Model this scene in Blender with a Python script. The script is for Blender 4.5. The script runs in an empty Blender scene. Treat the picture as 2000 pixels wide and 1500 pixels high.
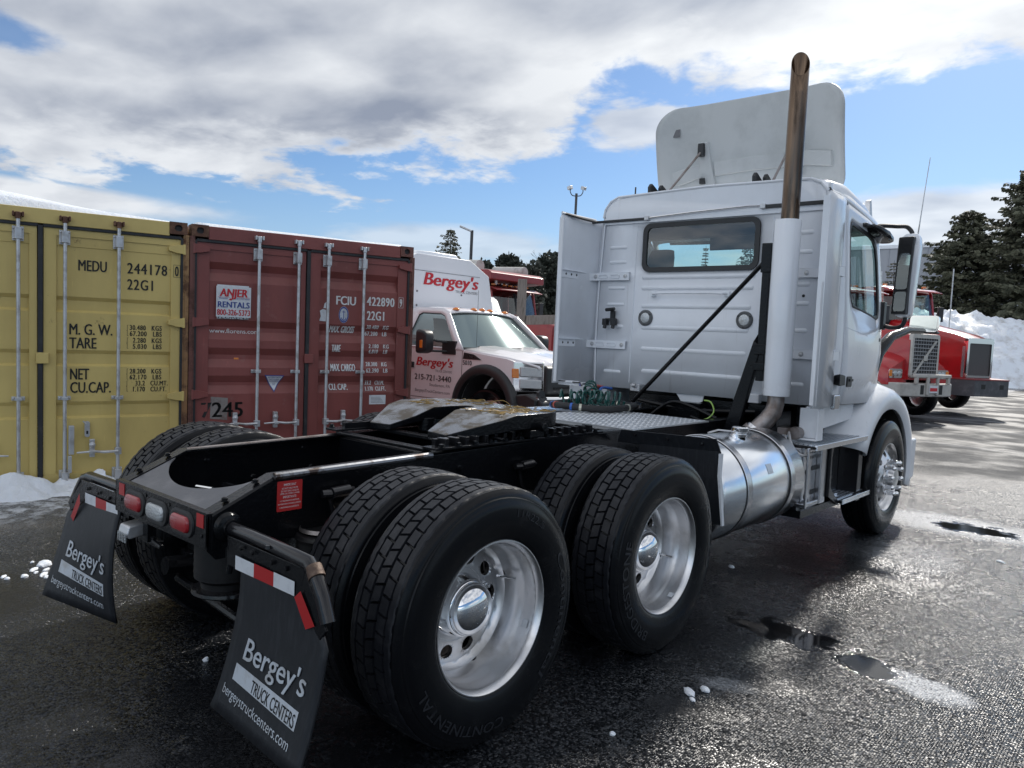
import bpy, bmesh, math, random
from math import sin, cos, pi, radians, sqrt, atan2, tan, exp, floor
from mathutils import Vector, Matrix
random.seed(7)
S = bpy.context.scene
COL = S.collection

# ---------------------------------------------------------------- camera
YAW, PIT, ROL = radians(-41.354), radians(-3.539), radians(2.73)
CAM = Vector((3.169, -2.187, 1.609))
fw = Vector((sin(YAW)*cos(PIT), cos(YAW)*cos(PIT), sin(PIT)))
rt = Vector((cos(YAW), -sin(YAW), 0)); up = rt.cross(fw)
r2 = cos(ROL)*rt + sin(ROL)*up; u2 = -sin(ROL)*rt + cos(ROL)*up
cd = bpy.data.cameras.new('camera'); cam = bpy.data.objects.new('camera', cd); COL.objects.link(cam)
M = Matrix((r2, u2, -fw)).transposed().to_4x4(); M.translation = CAM; cam.matrix_world = M
cd.sensor_width = 36; cd.lens = 36*1501.3/2000; cd.clip_start = .05; cd.clip_end = 3000
S.camera = cam
S.view_settings.view_transform = 'Standard'; S.view_settings.look = 'None'
S.view_settings.exposure = 0.35; S.view_settings.gamma = 1; S.view_settings.use_curve_mapping = False

# ---------------------------------------------------------------- sun and sky
SUN_EL, SUN_AZ = radians(38), radians(-9)      # azimuth measured from +Y towards +X
sv = Vector((sin(SUN_AZ)*cos(SUN_EL), cos(SUN_AZ)*cos(SUN_EL), sin(SUN_EL)))
sd = bpy.data.lights.new('sun', 'SUN'); sun = bpy.data.objects.new('sun', sd); COL.objects.link(sun)
sd.energy = 3.0; sd.angle = radians(3.0); sd.color = (1, .95, .88)
sun.rotation_euler = sv.to_track_quat('Z', 'Y').to_euler(); sun.location = (0, 0, 30)

class NT:
    def __init__(s, tree): s.t = tree
    def n(s, typ, **kw):
        nd = s.t.nodes.new(typ); ins = kw.pop('i', {})
        for k, v in kw.items(): setattr(nd, k, v)
        for k, v in ins.items(): s.set(nd.inputs[k], v)
        return nd
    def set(s, sock, v):
        if isinstance(v, bpy.types.NodeSocket): s.t.links.new(v, sock)
        elif isinstance(v, bpy.types.Node): s.t.links.new(v.outputs[0], sock)
        else: sock.default_value = v
    def m(s, op, a, b=0.0, c=None, clamp=False):
        nd = s.t.nodes.new('ShaderNodeMath'); nd.operation = op; nd.use_clamp = clamp
        s.set(nd.inputs[0], a); s.set(nd.inputs[1], b)
        if c is not None: s.set(nd.inputs[2], c)
        return nd.outputs[0]
    def ss(s, v, lo, hi, a=0.0, b=1.0):
        nd = s.t.nodes.new('ShaderNodeMapRange'); nd.interpolation_type = 'SMOOTHSTEP'
        s.set(nd.inputs['Value'], v)
        s.set(nd.inputs['From Min'], lo); s.set(nd.inputs['From Max'], hi); s.set(nd.inputs['To Min'], a); s.set(nd.inputs['To Max'], b)
        return nd.outputs[0]
    def mix(s, f, a, b, mode='MIX'):
        nd = s.t.nodes.new('ShaderNodeMix'); nd.data_type = 'RGBA'; nd.blend_type = mode
        s.set(nd.inputs[0], f); s.set(nd.inputs[6], a); s.set(nd.inputs[7], b)
        return nd.outputs[2]
    def noise(s, vec, scale, detail=4, rough=.5, dist=0.0, out='Fac'):
        nd = s.t.nodes.new('ShaderNodeTexNoise')
        if vec is not None: s.set(nd.inputs['Vector'], vec)
        nd.inputs['Scale'].default_value = scale; nd.inputs['Detail'].default_value = detail
        nd.inputs['Roughness'].default_value = rough; nd.inputs['Distortion'].default_value = dist
        return nd.outputs[out]
    def curve(s, v, pts):
        nd = s.t.nodes.new('ShaderNodeFloatCurve'); cm = nd.mapping; c = cm.curves[0]
        cm.use_clip = False
        while len(c.points) > 2: c.points.remove(c.points[1])
        c.points[0].location = pts[0]; c.points[-1].location = pts[-1]
        for p in pts[1:-1]: c.points.new(*p)
        cm.update(); s.set(nd.inputs['Value'], v)
        return nd.outputs[0]
def C(*c): return (*c, 1.0)

w = bpy.data.worlds.new('World'); S.world = w; w.use_nodes = True
w.node_tree.nodes.clear(); W = NT(w.node_tree)
sky = W.n('ShaderNodeTexSky', sky_type='NISHITA', sun_disc=False, sun_elevation=SUN_EL, sun_rotation=SUN_AZ,
          altitude=100, air_density=1.0, dust_density=.6, ozone_density=2.5)
tc = W.n('ShaderNodeTexCoord')
sx = W.n('ShaderNodeSeparateXYZ', i={0: tc.outputs['Generated']})
dx, dy, dz = sx.outputs
# azimuth (degrees, from +Y to +X, left is negative) and elevation (degrees) of the looked-at direction
az = W.m('MULTIPLY', W.m('ARCTAN2', dx, dy), 180/pi)
el = W.m('MULTIPLY', W.m('ARCSINE', W.m('MINIMUM', W.m('MAXIMUM', dz, -1.0), 1.0)), 180/pi)
azn = W.m('MULTIPLY_ADD', az, 1/360, .5)
# cloud layer coordinates: a flat deck seen from below
zz = W.m('ADD', W.m('MAXIMUM', dz, 0.0), .16)
pv = W.n('ShaderNodeCombineXYZ', i={0: W.m('DIVIDE', dx, zz), 1: W.m('DIVIDE', dy, zz), 2: 0.0})
n_big = W.noise(pv, 1.1, 3, .5); n_mid = W.noise(pv, 3.4, 8, .56, .25); n_fine = W.noise(pv, 9.0, 8, .6, .3)
def azp(a): return a/360+.5
nz = W.m('ADD', W.m('MULTIPLY', W.m('SUBTRACT', n_mid, .5), 10.0), W.m('MULTIPLY', W.m('SUBTRACT', n_fine, .5), 4.0))
# the great bank: its lower edge in elevation/20 against azimuth
SKYPTS = [(-180, 14), (-110, 10), (-85, 8.2), (-75, 8.4), (-69.6, 8.9), (-63.8, 9.1), (-58, 10.1), (-53, 10.4), (-46, 11.8), (-42, 12.8), (-38.2, 14.6), (-34, 17.6), (-24, 18.2), (-17.8, 18.0), (-9.4, 17.4), (10, 17), (60, 15), (120, 17), (180, 14)]
SKYPTS = [(azp(a), e/40) for a, e in SKYPTS]
edge = W.m('MULTIPLY', W.curve(azn, SKYPTS), 40.0)
d1 = W.m('ADD', W.m('SUBTRACT', el, edge), nz)
fade = W.ss(el, 24.0, 60.0)
hole = W.m('MULTIPLY', W.ss(n_big, .56, .72), W.m('ADD', 1.0, W.m('MULTIPLY', fade, 6.0)))
def gap(a0, e0, ra, re):
    da = W.m('DIVIDE', W.m('SUBTRACT', az, a0), ra); de = W.m('DIVIDE', W.m('SUBTRACT', el, e0), re)
    return W.ss(W.m('ADD', W.m('SUBTRACT', 1.0, W.m('SQRT', W.m('ADD', W.m('MULTIPLY', da, da), W.m('MULTIPLY', de, de)))), W.m('MULTIPLY', nz, .24)), -.1, .8)
holes = gap(-75.0, 16.6, 4.0, 1.2)
m1 = W.m('MULTIPLY', W.ss(W.m('SUBTRACT', W.m('ADD', d1, .2), W.m('MULTIPLY', hole, 2.0)), -.5, 1.5), W.m('SUBTRACT', 1.0, W.m('MULTIPLY', holes, .9)))
def blob(a0, e0, ra, re, k=1.0, soft=1.0, lo=-.2, hi=.35):
    da = W.m('DIVIDE', W.m('SUBTRACT', az, a0), ra); de = W.m('DIVIDE', W.m('SUBTRACT', el, e0), re)
    q = W.m('ADD', W.m('MULTIPLY', da, da), W.m('MULTIPLY', de, de))
    v = W.m('ADD', W.m('SUBTRACT', 1.0, W.m('SQRT', q)), W.m('MULTIPLY', nz, .085*soft))
    return W.m('MULTIPLY', W.ss(v, lo, hi), k), W.ss(de, -.8, .6)
def cover(m, b): return W.m('MAXIMUM', m, b)
m2 = 0.0
for args in [(-80, 7.3, 17.5, 1.1, 1, .5), (-46, 6.6, 9, 1.3, .55, .9), (-33.4, 15.3, 3.6, 1.7, .85, 3.2), (-13, 8.8, 10, 2.0, .85, 1.0),
              (-17, 4.6, 14, 3.0, .85, .9), (-38, 4.6, 8, 1.6, .5, 1), (24, 8, 16, 2.6, .9, 1), (70, 7, 22, 3, .9, 1), (-130, 8, 25, 3, .9, 1), (140, 8, 30, 3, .9, 1)]:
    b, sh = blob(*args); m2 = cover(m2, b)
mask = W.m('MAXIMUM', m1, m2)
# brightness of the clouds: sunlit rims, grey bellies
inner = W.ss(d1, .8, 4.5)
def soft(a0, e0, ra, re):
    da = W.m('DIVIDE', W.m('SUBTRACT', az, a0), ra); de = W.m('DIVIDE', W.m('SUBTRACT', el, e0), re)
    return W.ss(W.m('ADD', W.m('SUBTRACT', 1.0, W.m('SQRT', W.m('ADD', W.m('MULTIPLY', da, da), W.m('MULTIPLY', de, de)))), W.m('MULTIPLY', nz, .05)), -.35, .55)
dark = W.m('MAXIMUM', soft(-52, 13.9, 15, 2.7), W.m('MAXIMUM', W.m('MULTIPLY', soft(-69, 12.6, 9, 1.8), .7), W.m('MAXIMUM', W.m('MULTIPLY', soft(-36, 23.2, 14, 2.6), .6), W.m('MULTIPLY', soft(-68, 18.5, 12, 2.2), .55))))
nb = W.ss(W.noise(pv, 1.7, 5, .5, .3), .40, .62)
elsewhere = W.ss(el, 21.0, 30.0)
belly = W.m('MULTIPLY', inner, W.m('MAXIMUM', W.m('MULTIPLY', dark, W.m('ADD', .75, W.m('MULTIPLY', nb, .25))), W.m('MULTIPLY', nb, W.m('MULTIPLY_ADD', elsewhere, .5, .30))))
pst = W.n('ShaderNodeMapping', i={0: pv, 2: (0, 0, radians(-35)), 3: (.8, 1.25, 1)}).outputs[0]
wisps = W.m('ADD', W.m('MULTIPLY', W.m('SUBTRACT', W.noise(pst, 2.6, 5, .48, .2), .5), 1.9), W.m('MULTIPLY', W.m('SUBTRACT', n_mid, .5), .55))
g = W.m('SUBTRACT', W.m('ADD', .84, wisps), W.m('MULTIPLY', belly, .85), clamp=True)
sunv = W.n('ShaderNodeVectorMath', operation='DOT_PRODUCT', i={0: tc.outputs['Generated'], 1: tuple(sv)})
glow = W.ss(sunv.outputs['Value'], .80, 1.0)
back = W.ss(sunv.outputs['Value'], .15, -.85)   # clouds opposite the sun show their lit faces
CG, CW = C(2.35, 2.70, 3.45), C(6.4, 6.65, 7.0)
ccol = W.mix(g, CG, CW)
ccol = W.mix(1.0, ccol, W.mix(glow, C(1, 1, 1), C(1.5, 1.47, 1.40)), 'MULTIPLY')
ccol = W.mix(1.0, ccol, W.mix(back, C(1, 1, 1), C(2.05, 2.05, 2.03)), 'MULTIPLY')
skyc = W.mix(1.0, sky.outputs[0], C(.56, .70, .85), 'MULTIPLY')
hz = W.ss(el, 0.0, 13.0, .42, 0.0)
skyc = W.mix(hz, skyc, C(4.0, 5.0, 6.3))
final = W.mix(mask, skyc, ccol)
bg = W.n('ShaderNodeBackground', i={0: final, 1: .1})
W.n('ShaderNodeOutputWorld', i={0: bg.outputs[0]})

# ---------------------------------------------------------------- material helpers
def newmat(name):
    m = bpy.data.materials.new(name); m.use_nodes = True; m.node_tree.nodes.clear()
    return m, NT(m.node_tree)
def pm(name, col, rough=.5, metal=0.0, col2=None, nscale=3.0, namt=1.0, thr=(.45, .7), bump=0.0, bscale=40.0, r2=None, coat=0.0,
       stretch=None, emit=None, spec=.5, trans=0.0, brough=.6):
    m, T = newmat(name)
    tc = T.n('ShaderNodeTexCoord'); v = tc.outputs['Object']
    if stretch: v = T.n('ShaderNodeMapping', i={0: v, 3: stretch}).outputs[0]
    b = T.n('ShaderNodeBsdfPrincipled'); o = T.n('ShaderNodeOutputMaterial', i={0: b.outputs[0]})
    if col2 is not None:
        f = T.m('MULTIPLY', T.ss(T.noise(v, nscale, 8, .62), thr[0], thr[1]), namt)
        T.set(b.inputs['Base Color'], T.mix(f, C(*col), C(*col2)))
        if r2 is not None: T.set(b.inputs['Roughness'], T.ss(f, 0.0, 1.0, rough, r2))
        else: b.inputs['Roughness'].default_value = rough
    else:
        b.inputs['Base Color'].default_value = C(*col)
        if r2 is not None: T.set(b.inputs['Roughness'], T.ss(T.noise(v, nscale, 6, .6), .3, .7, rough, r2))
        else: b.inputs['Roughness'].default_value = rough
    b.inputs['Metallic'].default_value = metal; b.inputs['Specular IOR Level'].default_value = spec
    b.inputs['Coat Weight'].default_value = coat; b.inputs['Coat Roughness'].default_value = .06
    if bump:
        bn = T.n('ShaderNodeBump', i={'Strength': bump, 'Distance': .01, 'Height': T.noise(v, bscale, 4, brough)})
        T.set(b.inputs['Normal'], bn.outputs[0])
    if emit: b.inputs['Emission Color'].default_value = C(*emit[0]); b.inputs['Emission Strength'].default_value = emit[1]
    return m
def glassmat(name, tint=(.75, .85, .85), refl=(1, 1, 1), base=.06, rough=.02):
    m, T = newmat(name)
    fr = T.n('ShaderNodeFresnel', i={0: 1.5})
    a = T.n('ShaderNodeBsdfTransparent', i={0: C(*tint)}); g = T.n('ShaderNodeBsdfGlossy', i={0: C(*refl), 1: rough})
    mx = T.n('ShaderNodeMixShader', i={0: T.m('ADD', fr.outputs[0], base, clamp=True), 1: a.outputs[0], 2: g.outputs[0]})
    T.n('ShaderNodeOutputMaterial', i={0: mx.outputs[0]})
    return m

def grimy(name, col, rough, coat):
    # clean paint with faint road film, thin run marks and a salty lower edge
    m, T = newmat(name); v = T.n('ShaderNodeTexCoord').outputs['Object']
    film = T.m('MULTIPLY', T.ss(T.noise(v, 1.7, 7, .62), .42, .75), .15)
    runs = T.m('MULTIPLY', T.ss(T.noise(T.n('ShaderNodeMapping', i={0: v, 3: (16, 16, .8)}).outputs[0], 1.6, 5, .55), .60, .74), .22)
    z = T.n('ShaderNodeSeparateXYZ', i={0: v}).outputs[2]
    low = T.m('MULTIPLY', T.ss(T.m('ADD', z, T.m('MULTIPLY', T.noise(v, 6, 5, .6), .25)), 1.62, 1.28), .22)
    spk = T.m('MULTIPLY', T.ss(T.noise(v, 55, 3, .6), .68, .76), T.ss(z, 2.2, 1.3, 0.0, .35))
    f = T.m('ADD', T.m('MAXIMUM', film, runs), T.m('MAXIMUM', low, spk), clamp=True)
    b = T.n('ShaderNodeBsdfPrincipled', i={'Base Color': T.mix(f, C(*col), C(.40, .395, .39)), 'Roughness': T.ss(f, 0.0, .5, rough, .6), 'Coat Weight': coat, 'Coat Roughness': .08})
    T.set(b.inputs['Normal'], T.n('ShaderNodeBump', i={'Strength': .06, 'Distance': .02, 'Height': T.noise(v, 2.2, 3, .4)}).outputs[0])
    T.n('ShaderNodeOutputMaterial', i={0: b.outputs[0]}); return m
white = grimy('white_paint', (.83, .86, .91), .22, .4)
white_in = grimy('white_panel_paint', (.82, .85, .90), .38, .1)
deflm = pm('deflector_paint', (.62, .64, .64), .5, col2=(.48, .50, .50), nscale=3, namt=.6, bump=.05, bscale=90)
black = pm('black_chassis_paint', (.0045, .005, .0065), .20, col2=(.026, .024, .022), nscale=7, namt=.5, thr=(.58, .8), bump=.25, bscale=55, r2=.5, spec=.28)
blackgloss = pm('black_gloss_paint', (.012, .012, .014), .16, bump=.06, bscale=30)
blackplastic = pm('black_plastic', (.02, .021, .023), .42, bump=.06, bscale=160)
greyplate = pm('dusty_black_plate', (.070, .072, .082), .30, col2=(.13, .13, .14), nscale=5, bump=.08, bscale=90)
rubber = pm('tyre_rubber', (.0045, .005, .0065), .22, col2=(.010, .0105, .012), nscale=9, thr=(.5, .8), bump=.04, bscale=70, r2=.40, spec=.22)
treadm = pm('tread_rubber', (.010, .0112, .015), .42, col2=(.030, .031, .036), nscale=14, thr=(.48, .74), bump=.2, bscale=220, spec=.32)
flapm = pm('flap_rubber', (.013, .015, .019), .45, col2=(.028, .031, .037), nscale=9, thr=(.42, .8), bump=.08, bscale=60, stretch=(6, 6, 1), spec=.35)
rimm = pm('cast_aluminium', (.74, .74, .75), .30, 1.0, col2=(.42, .40, .37), nscale=4, namt=.7, thr=(.5, .75), bump=.03, bscale=50, r2=.5)
chrome = pm('chrome', (.86, .86, .87), .05, 1.0)
alu = pm('polished_aluminium', (.88, .90, .93), .20, 1.0, col2=(.76, .78, .81), nscale=3, namt=.6, bump=.012, bscale=5, r2=.28)
worn = pm('worn_edge_metal', (.22, .23, .25), .38, .8, col2=(.06, .045, .04), nscale=10, thr=(.5, .62), bump=.05)
tread_alu = pm('tread_plate_aluminium', (.74, .76, .78), .38, .85, bump=.05, bscale=60)
steel = pm('galvanised_steel', (.60, .61, .63), .42, .7, col2=(.36, .34, .32), nscale=9, namt=.8, bump=.05, bscale=50)
stainless = pm('stainless', (.6, .6, .62), .22, 1.0, col2=(.4, .4, .42), nscale=3, namt=.5)
exh = pm('heat_tinted_chrome', (.17, .12, .085), .18, 1.0, col2=(.04, .028, .022), nscale=5, thr=(.40, .62), stretch=(1.4, 1.4, .18), r2=.3)
elbow = pm('heat_stained_steel', (.34, .31, .30), .42, .9, col2=(.16, .12, .10), nscale=6, thr=(.4, .7), bump=.04)
grease_metal = pm('greased_steel_plate', (.27, .28, .30), .25, .8, col2=(.10, .082, .06), nscale=9, thr=(.42, .62), bump=.08, bscale=25, r2=.45)
grease = pm('amber_grease', (.32, .20, .05), .22, col2=(.16, .10, .04), nscale=40)
bellows = pm('air_bag_rubber', (.006, .006, .007), .5, bump=.1, bscale=50)
redlens = pm('red_lens', (.34, .012, .018), .12, coat=.6, bump=.15, bscale=160)
clearlens = pm('clear_lens', (.55, .57, .58), .12, .6, bump=.5, bscale=120)
amber = pm('amber_lens', (.75, .22, .02), .2, coat=.5)
redtape = pm('red_reflective_tape', (.42, .018, .02), .35)
whitetape = pm('white_reflective_tape', (.66, .69, .73), .35, col2=(.55, .58, .62), nscale=20)
whiteprint = pm('white_print', (.72, .73, .74), .5, col2=(.5, .5, .5), nscale=30, namt=.7)
silverprint = pm('silver_print', (.55, .60, .66), .38, .15, col2=(.40, .40, .40), nscale=14, namt=.8)
blackprint = pm('black_print', (.012, .012, .012), .5)
redprint = pm('red_print', (.55, .02, .03), .4)
blueprint = pm('blue_print', (.03, .06, .28), .4)
greyprint = pm('grey_print', (.16, .16, .17), .5)
redlabel = pm('red_label', (.42, .02, .02), .45)
windglass = glassmat('windshield_glass', (.62, .74, .70), (.24, .29, .29), .0, .07)
winglass = glassmat('window_glass', (.72, .86, .84), base=.05)
mirrorm = pm('mirror_glass', (.8, .86, .86), .02, 1.0)
interior = pm('dark_interior', (.035, .036, .04), .7)
interior_grey = pm('grey_interior_trim', (.12, .125, .13), .7)
green_hose = pm('green_hose', (.004, .07, .06), .25, coat=.3)
lime = pm('lime_hose', (.35, .55, .12), .4)
hose_red = pm('red_hose', (.5, .09, .07), .4); hose_blue = pm('blue_hose', (.03, .12, .45), .4)
hose_black = pm('black_hose', (.015, .015, .016), .5, bump=.3, bscale=90)
brass = pm('brass_fitting', (.5, .5, .42), .35, .8)

# snow
def snowmat(name, dirty=0.2):
    m, T = newmat(name); tc = T.n('ShaderNodeTexCoord'); v = tc.outputs['Object']
    b = T.n('ShaderNodeBsdfPrincipled'); T.n('ShaderNodeOutputMaterial', i={0: b.outputs[0]})
    f = T.m('MULTIPLY', T.ss(T.noise(v, 1.3, 8, .65), .45, .72), dirty)
    T.set(b.inputs['Base Color'], T.mix(f, C(.80, .84, .90), C(.36, .33, .30)))
    b.inputs['Roughness'].default_value = .6
    b.inputs['Subsurface Weight'].default_value = .15; b.inputs['Subsurface Radius'].default_value = (.05, .06, .08); b.inputs['Subsurface Scale'].default_value = .3
    T.set(b.inputs['Normal'], T.n('ShaderNodeBump', i={'Strength': .5, 'Distance': .03, 'Height': T.noise(v, 16, 6, .7)}).outputs[0])
    return m
snow = snowmat('snow', .25); snow_dirty = snowmat('dirty_snow', .9)

# ---------------------------------------------------------------- mesh helpers
SPLIT = {'fifth_wheel_mount', 'marking_lines', 'panel_seam', 'bar_bracket', 'wiper', 'step_frame', 'spring_seat', 'slide_crossbar', 'sign_line', 'rubber_seal', 'mirror_arm', 'mirror', 'lock_box', 'latch_strap', 'gladhand', 'crossmember',
         'cam_keeper', 'cab_suspension', 'air_line', 'torn_sticker', 'extender_lip', 'label_lines', 'hose_holder'}
class MB:
    def __init__(s): s.v = []; s.f = []; s.mi = []; s.cur = 0
    def add(s, vs, fs):
        n = len(s.v); s.v += [tuple(p) for p in vs]
        for f in fs: s.f.append([i+n for i in f]); s.mi.append(s.cur)
        return s
    def box(s, x0, x1, y0, y1, z0, z1):
        return s.hexa([(x0, y0, z0), (x1, y0, z0), (x1, y1, z0), (x0, y1, z0), (x0, y0, z1), (x1, y0, z1), (x1, y1, z1), (x0, y1, z1)])
    def hexa(s, p): return s.add(p, [(3, 2, 1, 0), (4, 5, 6, 7), (0, 1, 5, 4), (1, 2, 6, 5), (2, 3, 7, 6), (3, 0, 4, 7)])
    def cbox(s, c, d, R=None):
        pts = []
        for k in (-1, 1):
            for (i, j) in ((-1, -1), (1, -1), (1, 1), (-1, 1)):
                p = Vector((i*d[0]/2, j*d[1]/2, k*d[2]/2))
                if R is not None: p = R @ p
                pts.append(Vector(c)+p)
        return s.hexa(pts)
    def prism(s, poly, fn0, fn1):
        n = len(poly)
        s.add([fn0(*p) for p in poly]+[fn1(*p) for p in poly], [list(range(n))[::-1], list(range(n, 2*n))]+[(i, (i+1) % n, n+(i+1) % n, n+i) for i in range(n)])
        return s
    def px(s, poly, x0, x1): return s.prism(poly, lambda a, b: (x0, a, b), lambda a, b: (x1, a, b))   # poly in (y,z)
    def py(s, poly, y0, y1): return s.prism(poly, lambda a, b: (a, y0, b), lambda a, b: (a, y1, b))   # poly in (x,z)
    def pz(s, poly, z0, z1): return s.prism(poly, lambda a, b: (a, b, z0), lambda a, b: (a, b, z1))
    def loft(s, rings, closed=True, cap=True):
        n = len(rings[0]); vs = [p for r in rings for p in r]; fs = []
        for k in range(len(rings)-1):
            for i in range(n if closed else n-1):
                j = (i+1) % n; fs.append((k*n+i, k*n+j, (k+1)*n+j, (k+1)*n+i))
        if cap and closed: fs += [list(range(n))[::-1], list(range((len(rings)-1)*n, len(rings)*n))]
        return s.add(vs, fs)
    def tube(s, path, r, n=10, cap=True, smooth_path=False):
        P = [Vector(p) for p in path]
        if smooth_path and len(P) > 2:
            Q = []
            for i in range(len(P)-1):
                p0 = P[max(i-1, 0)]; p1 = P[i]; p2 = P[i+1]; p3 = P[min(i+2, len(P)-1)]
                for k in range(8):
                    t = k/8
                    Q.append(.5*((2*p1)+(-p0+p2)*t+(2*p0-5*p1+4*p2-p3)*t*t+(-p0+3*p1-3*p2+p3)*t**3))
            Q.append(P[-1]); P = Q
        rings = []; nrm = None
        for i, p in enumerate(P):
            t = (P[min(i+1, len(P)-1)]-P[max(i-1, 0)]).normalized()
            if nrm is None:
                a = Vector((0, 0, 1)) if abs(t.z) < .9 else Vector((1, 0, 0)); nrm = t.cross(a).normalized()
            else: nrm = (nrm-t*nrm.dot(t)).normalized()
            bn = t.cross(nrm); rr = r[i] if isinstance(r, (list, tuple)) else r
            rings.append([p+(nrm*cos(2*pi*k/n)+bn*sin(2*pi*k/n))*rr for k in range(n)])
        return s.loft(rings, True, cap)
    def lathe(s, prof, origin=(0, 0, 0), axis='x', n=48, cap=False, a0=0.0):
        # prof: list of (radius, along-axis)
        o = Vector(origin); rings = []
        for r, a in prof:
            ring = []
            for k in range(n):
                t = 2*pi*k/n+a0; c, d = r*cos(t), r*sin(t)
                ring.append(o+Vector({'x': (a, c, d), 'y': (c, a, d), 'z': (c, d, a)}[axis]))
            rings.append(ring)
        return s.loft(rings, True, cap)
    def sheet(s, fn, us, vs_):
        n = len(vs_); return s.add([fn(u, v) for u in us for v in vs_], [(i*n+j, i*n+j+1, (i+1)*n+j+1, (i+1)*n+j) for i in range(len(us)-1) for j in range(n-1)])
    def islands(s):
        n = len(s.v); par = list(range(n))
        def find(a):
            while par[a] != a: par[a] = par[par[a]]; a = par[a]
            return a
        for f in s.f:
            r0 = find(f[0])
            for i in f[1:]: par[find(i)] = r0
        boxes = {}
        for i, p in enumerate(s.v):
            b = boxes.setdefault(find(i), [list(p), list(p)])
            for k in range(3): b[0][k] = min(b[0][k], p[k]); b[1][k] = max(b[1][k], p[k])
        keys = list(boxes); g = {k: k for k in keys}
        def top(a):
            while g[a] != a: a = g[a]
            return a
        for i, a in enumerate(keys):
            for b in keys[:i]:
                A, B_ = boxes[a], boxes[b]
                if all(A[0][k]-.006 <= B_[1][k] and B_[0][k]-.006 <= A[1][k] for k in range(3)): g[top(a)] = top(b)
        out = {}
        for fi, f in enumerate(s.f): out.setdefault(top(find(f[0])), []).append(fi)
        return list(out.values())
    def build(s, name, mat, parent=None, loc=None, **kw):
        if name in SPLIT and len(s.f) < 4000:
            isl = s.islands()
            if len(isl) > 1:
                res = []
                for fs in isl:
                    m = MB(); mp = {}
                    for fi in fs:
                        for i in s.f[fi]:
                            if i not in mp: mp[i] = len(m.v); m.v.append(s.v[i])
                        m.f.append([mp[i] for i in s.f[fi]]); m.mi.append(s.mi[fi])
                    res.append(m.build1(name, mat, parent, loc, **kw))
                return res[0]
        return s.build1(name, mat, parent, loc, **kw)
    def build1(s, name, mat, parent=None, loc=None, bevel=0.0, seg=2, smooth=35, solid=0.0, recalc=True, rot=None, off=0.0):
        me = bpy.data.meshes.new(name); me.from_pydata(s.v, [], s.f); me.update()
        mats = mat if isinstance(mat, (list, tuple)) else [mat]
        for m in mats: me.materials.append(m)
        if len(mats) > 1: me.polygons.foreach_set('material_index', s.mi)
        if recalc or solid:
            bm = bmesh.new(); bm.from_mesh(me); bmesh.ops.remove_doubles(bm, verts=bm.verts, dist=1e-5)
            bmesh.ops.recalc_face_normals(bm, faces=bm.faces); bm.to_mesh(me); bm.free()
        if smooth:
            me.polygons.foreach_set('use_smooth', [True]*len(me.polygons)); me.set_sharp_from_angle(angle=radians(smooth))
        o = bpy.data.objects.new(name, me); COL.objects.link(o)
        if parent is not None: o.parent = parent
        if loc is not None: o.location = loc
        if rot is not None: o.rotation_euler = rot
        if solid:
            md = o.modifiers.new('s', 'SOLIDIFY'); md.thickness = solid; md.offset = off
        if bevel:
            md = o.modifiers.new('b', 'BEVEL'); md.width = bevel; md.segments = seg; md.limit_method = 'ANGLE'; md.angle_limit = radians(40); md.harden_normals = True
        return o
def rr(x0, x1, z0, z1, r, n=6):
    """rounded rectangle outline, counter-clockwise"""
    out = []
    rs = r if isinstance(r, (list, tuple)) else [r]*4
    for (cx, cz, a, q) in ((x1, z0, -pi/2, rs[0]), (x1, z1, 0, rs[1]), (x0, z1, pi/2, rs[2]), (x0, z0, pi, rs[3])):
        sx_ = -1 if cx == x1 else 1; sz_ = -1 if cz == z1 else 1
        for k in range(n+1):
            t = a+pi/2*k/n; out.append((cx+sx_*q+q*cos(t), cz+sz_*q+q*sin(t)))
    return out
def rayhit(poly, c, t):
    d = (cos(t), sin(t)); best = None
    for i in range(len(poly)):
        a, b = poly[i], poly[(i+1) % len(poly)]
        ex, ey = b[0]-a[0], b[1]-a[1]; den = d[0]*ey-d[1]*ex
        if abs(den) < 1e-12: continue
        qx, qy = a[0]-c[0], a[1]-c[1]
        u = (qx*ey-qy*ex)/den; v = (qx*d[1]-qy*d[0])/den
        if u > 0 and -1e-6 <= v <= 1+1e-6 and (best is None or u > best): best = u
    return (c[0]+d[0]*best, c[1]+d[1]*best)
def holed(mb, outer, inner, fn, extra=32, rings=1):
    """panel between an outer outline and a hole, both star-shaped about the hole's centre"""
    c = (sum(p[0] for p in inner)/len(inner), sum(p[1] for p in inner)/len(inner))
    T = sorted(set([round(atan2(p[1]-c[1], p[0]-c[0]), 5) for p in list(outer)+list(inner)]+[round(-pi+2*pi*k/extra, 5) for k in range(extra)]))
    O = [rayhit(outer, c, t) for t in T]; I = [rayhit(inner, c, t) for t in T]
    RR = []
    for k in range(rings+1):
        f = k/rings; RR.append([fn(a[0]*(1-f)+b[0]*f, a[1]*(1-f)+b[1]*f) for a, b in zip(O, I)])
    mb.loft(RR, True, False)
    return mb
def empty(name, loc=(0, 0, 0), rz=0.0, parent=None, rot=None):
    o = bpy.data.objects.new(name, None); COL.objects.link(o); o.location = loc; o.rotation_euler = rot if rot else (0, 0, rz)
    if parent: o.parent = parent
    o.empty_display_size = .3
    return o
def tag(o, label=None, cat=None, group=None, kind=None):
    if label: o['label'] = label
    if cat: o['category'] = cat
    if group: o['group'] = group
    if kind: o['kind'] = kind
    return o
def dup(o, parent=None, loc=None, rot=None):
    c = o.copy(); COL.objects.link(c)
    if parent is not None: c.parent = parent
    if loc is not None: c.location = loc
    if rot is not None: c.rotation_euler = rot
    for ch in list(o.children): dup(ch, c)
    return c

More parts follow.
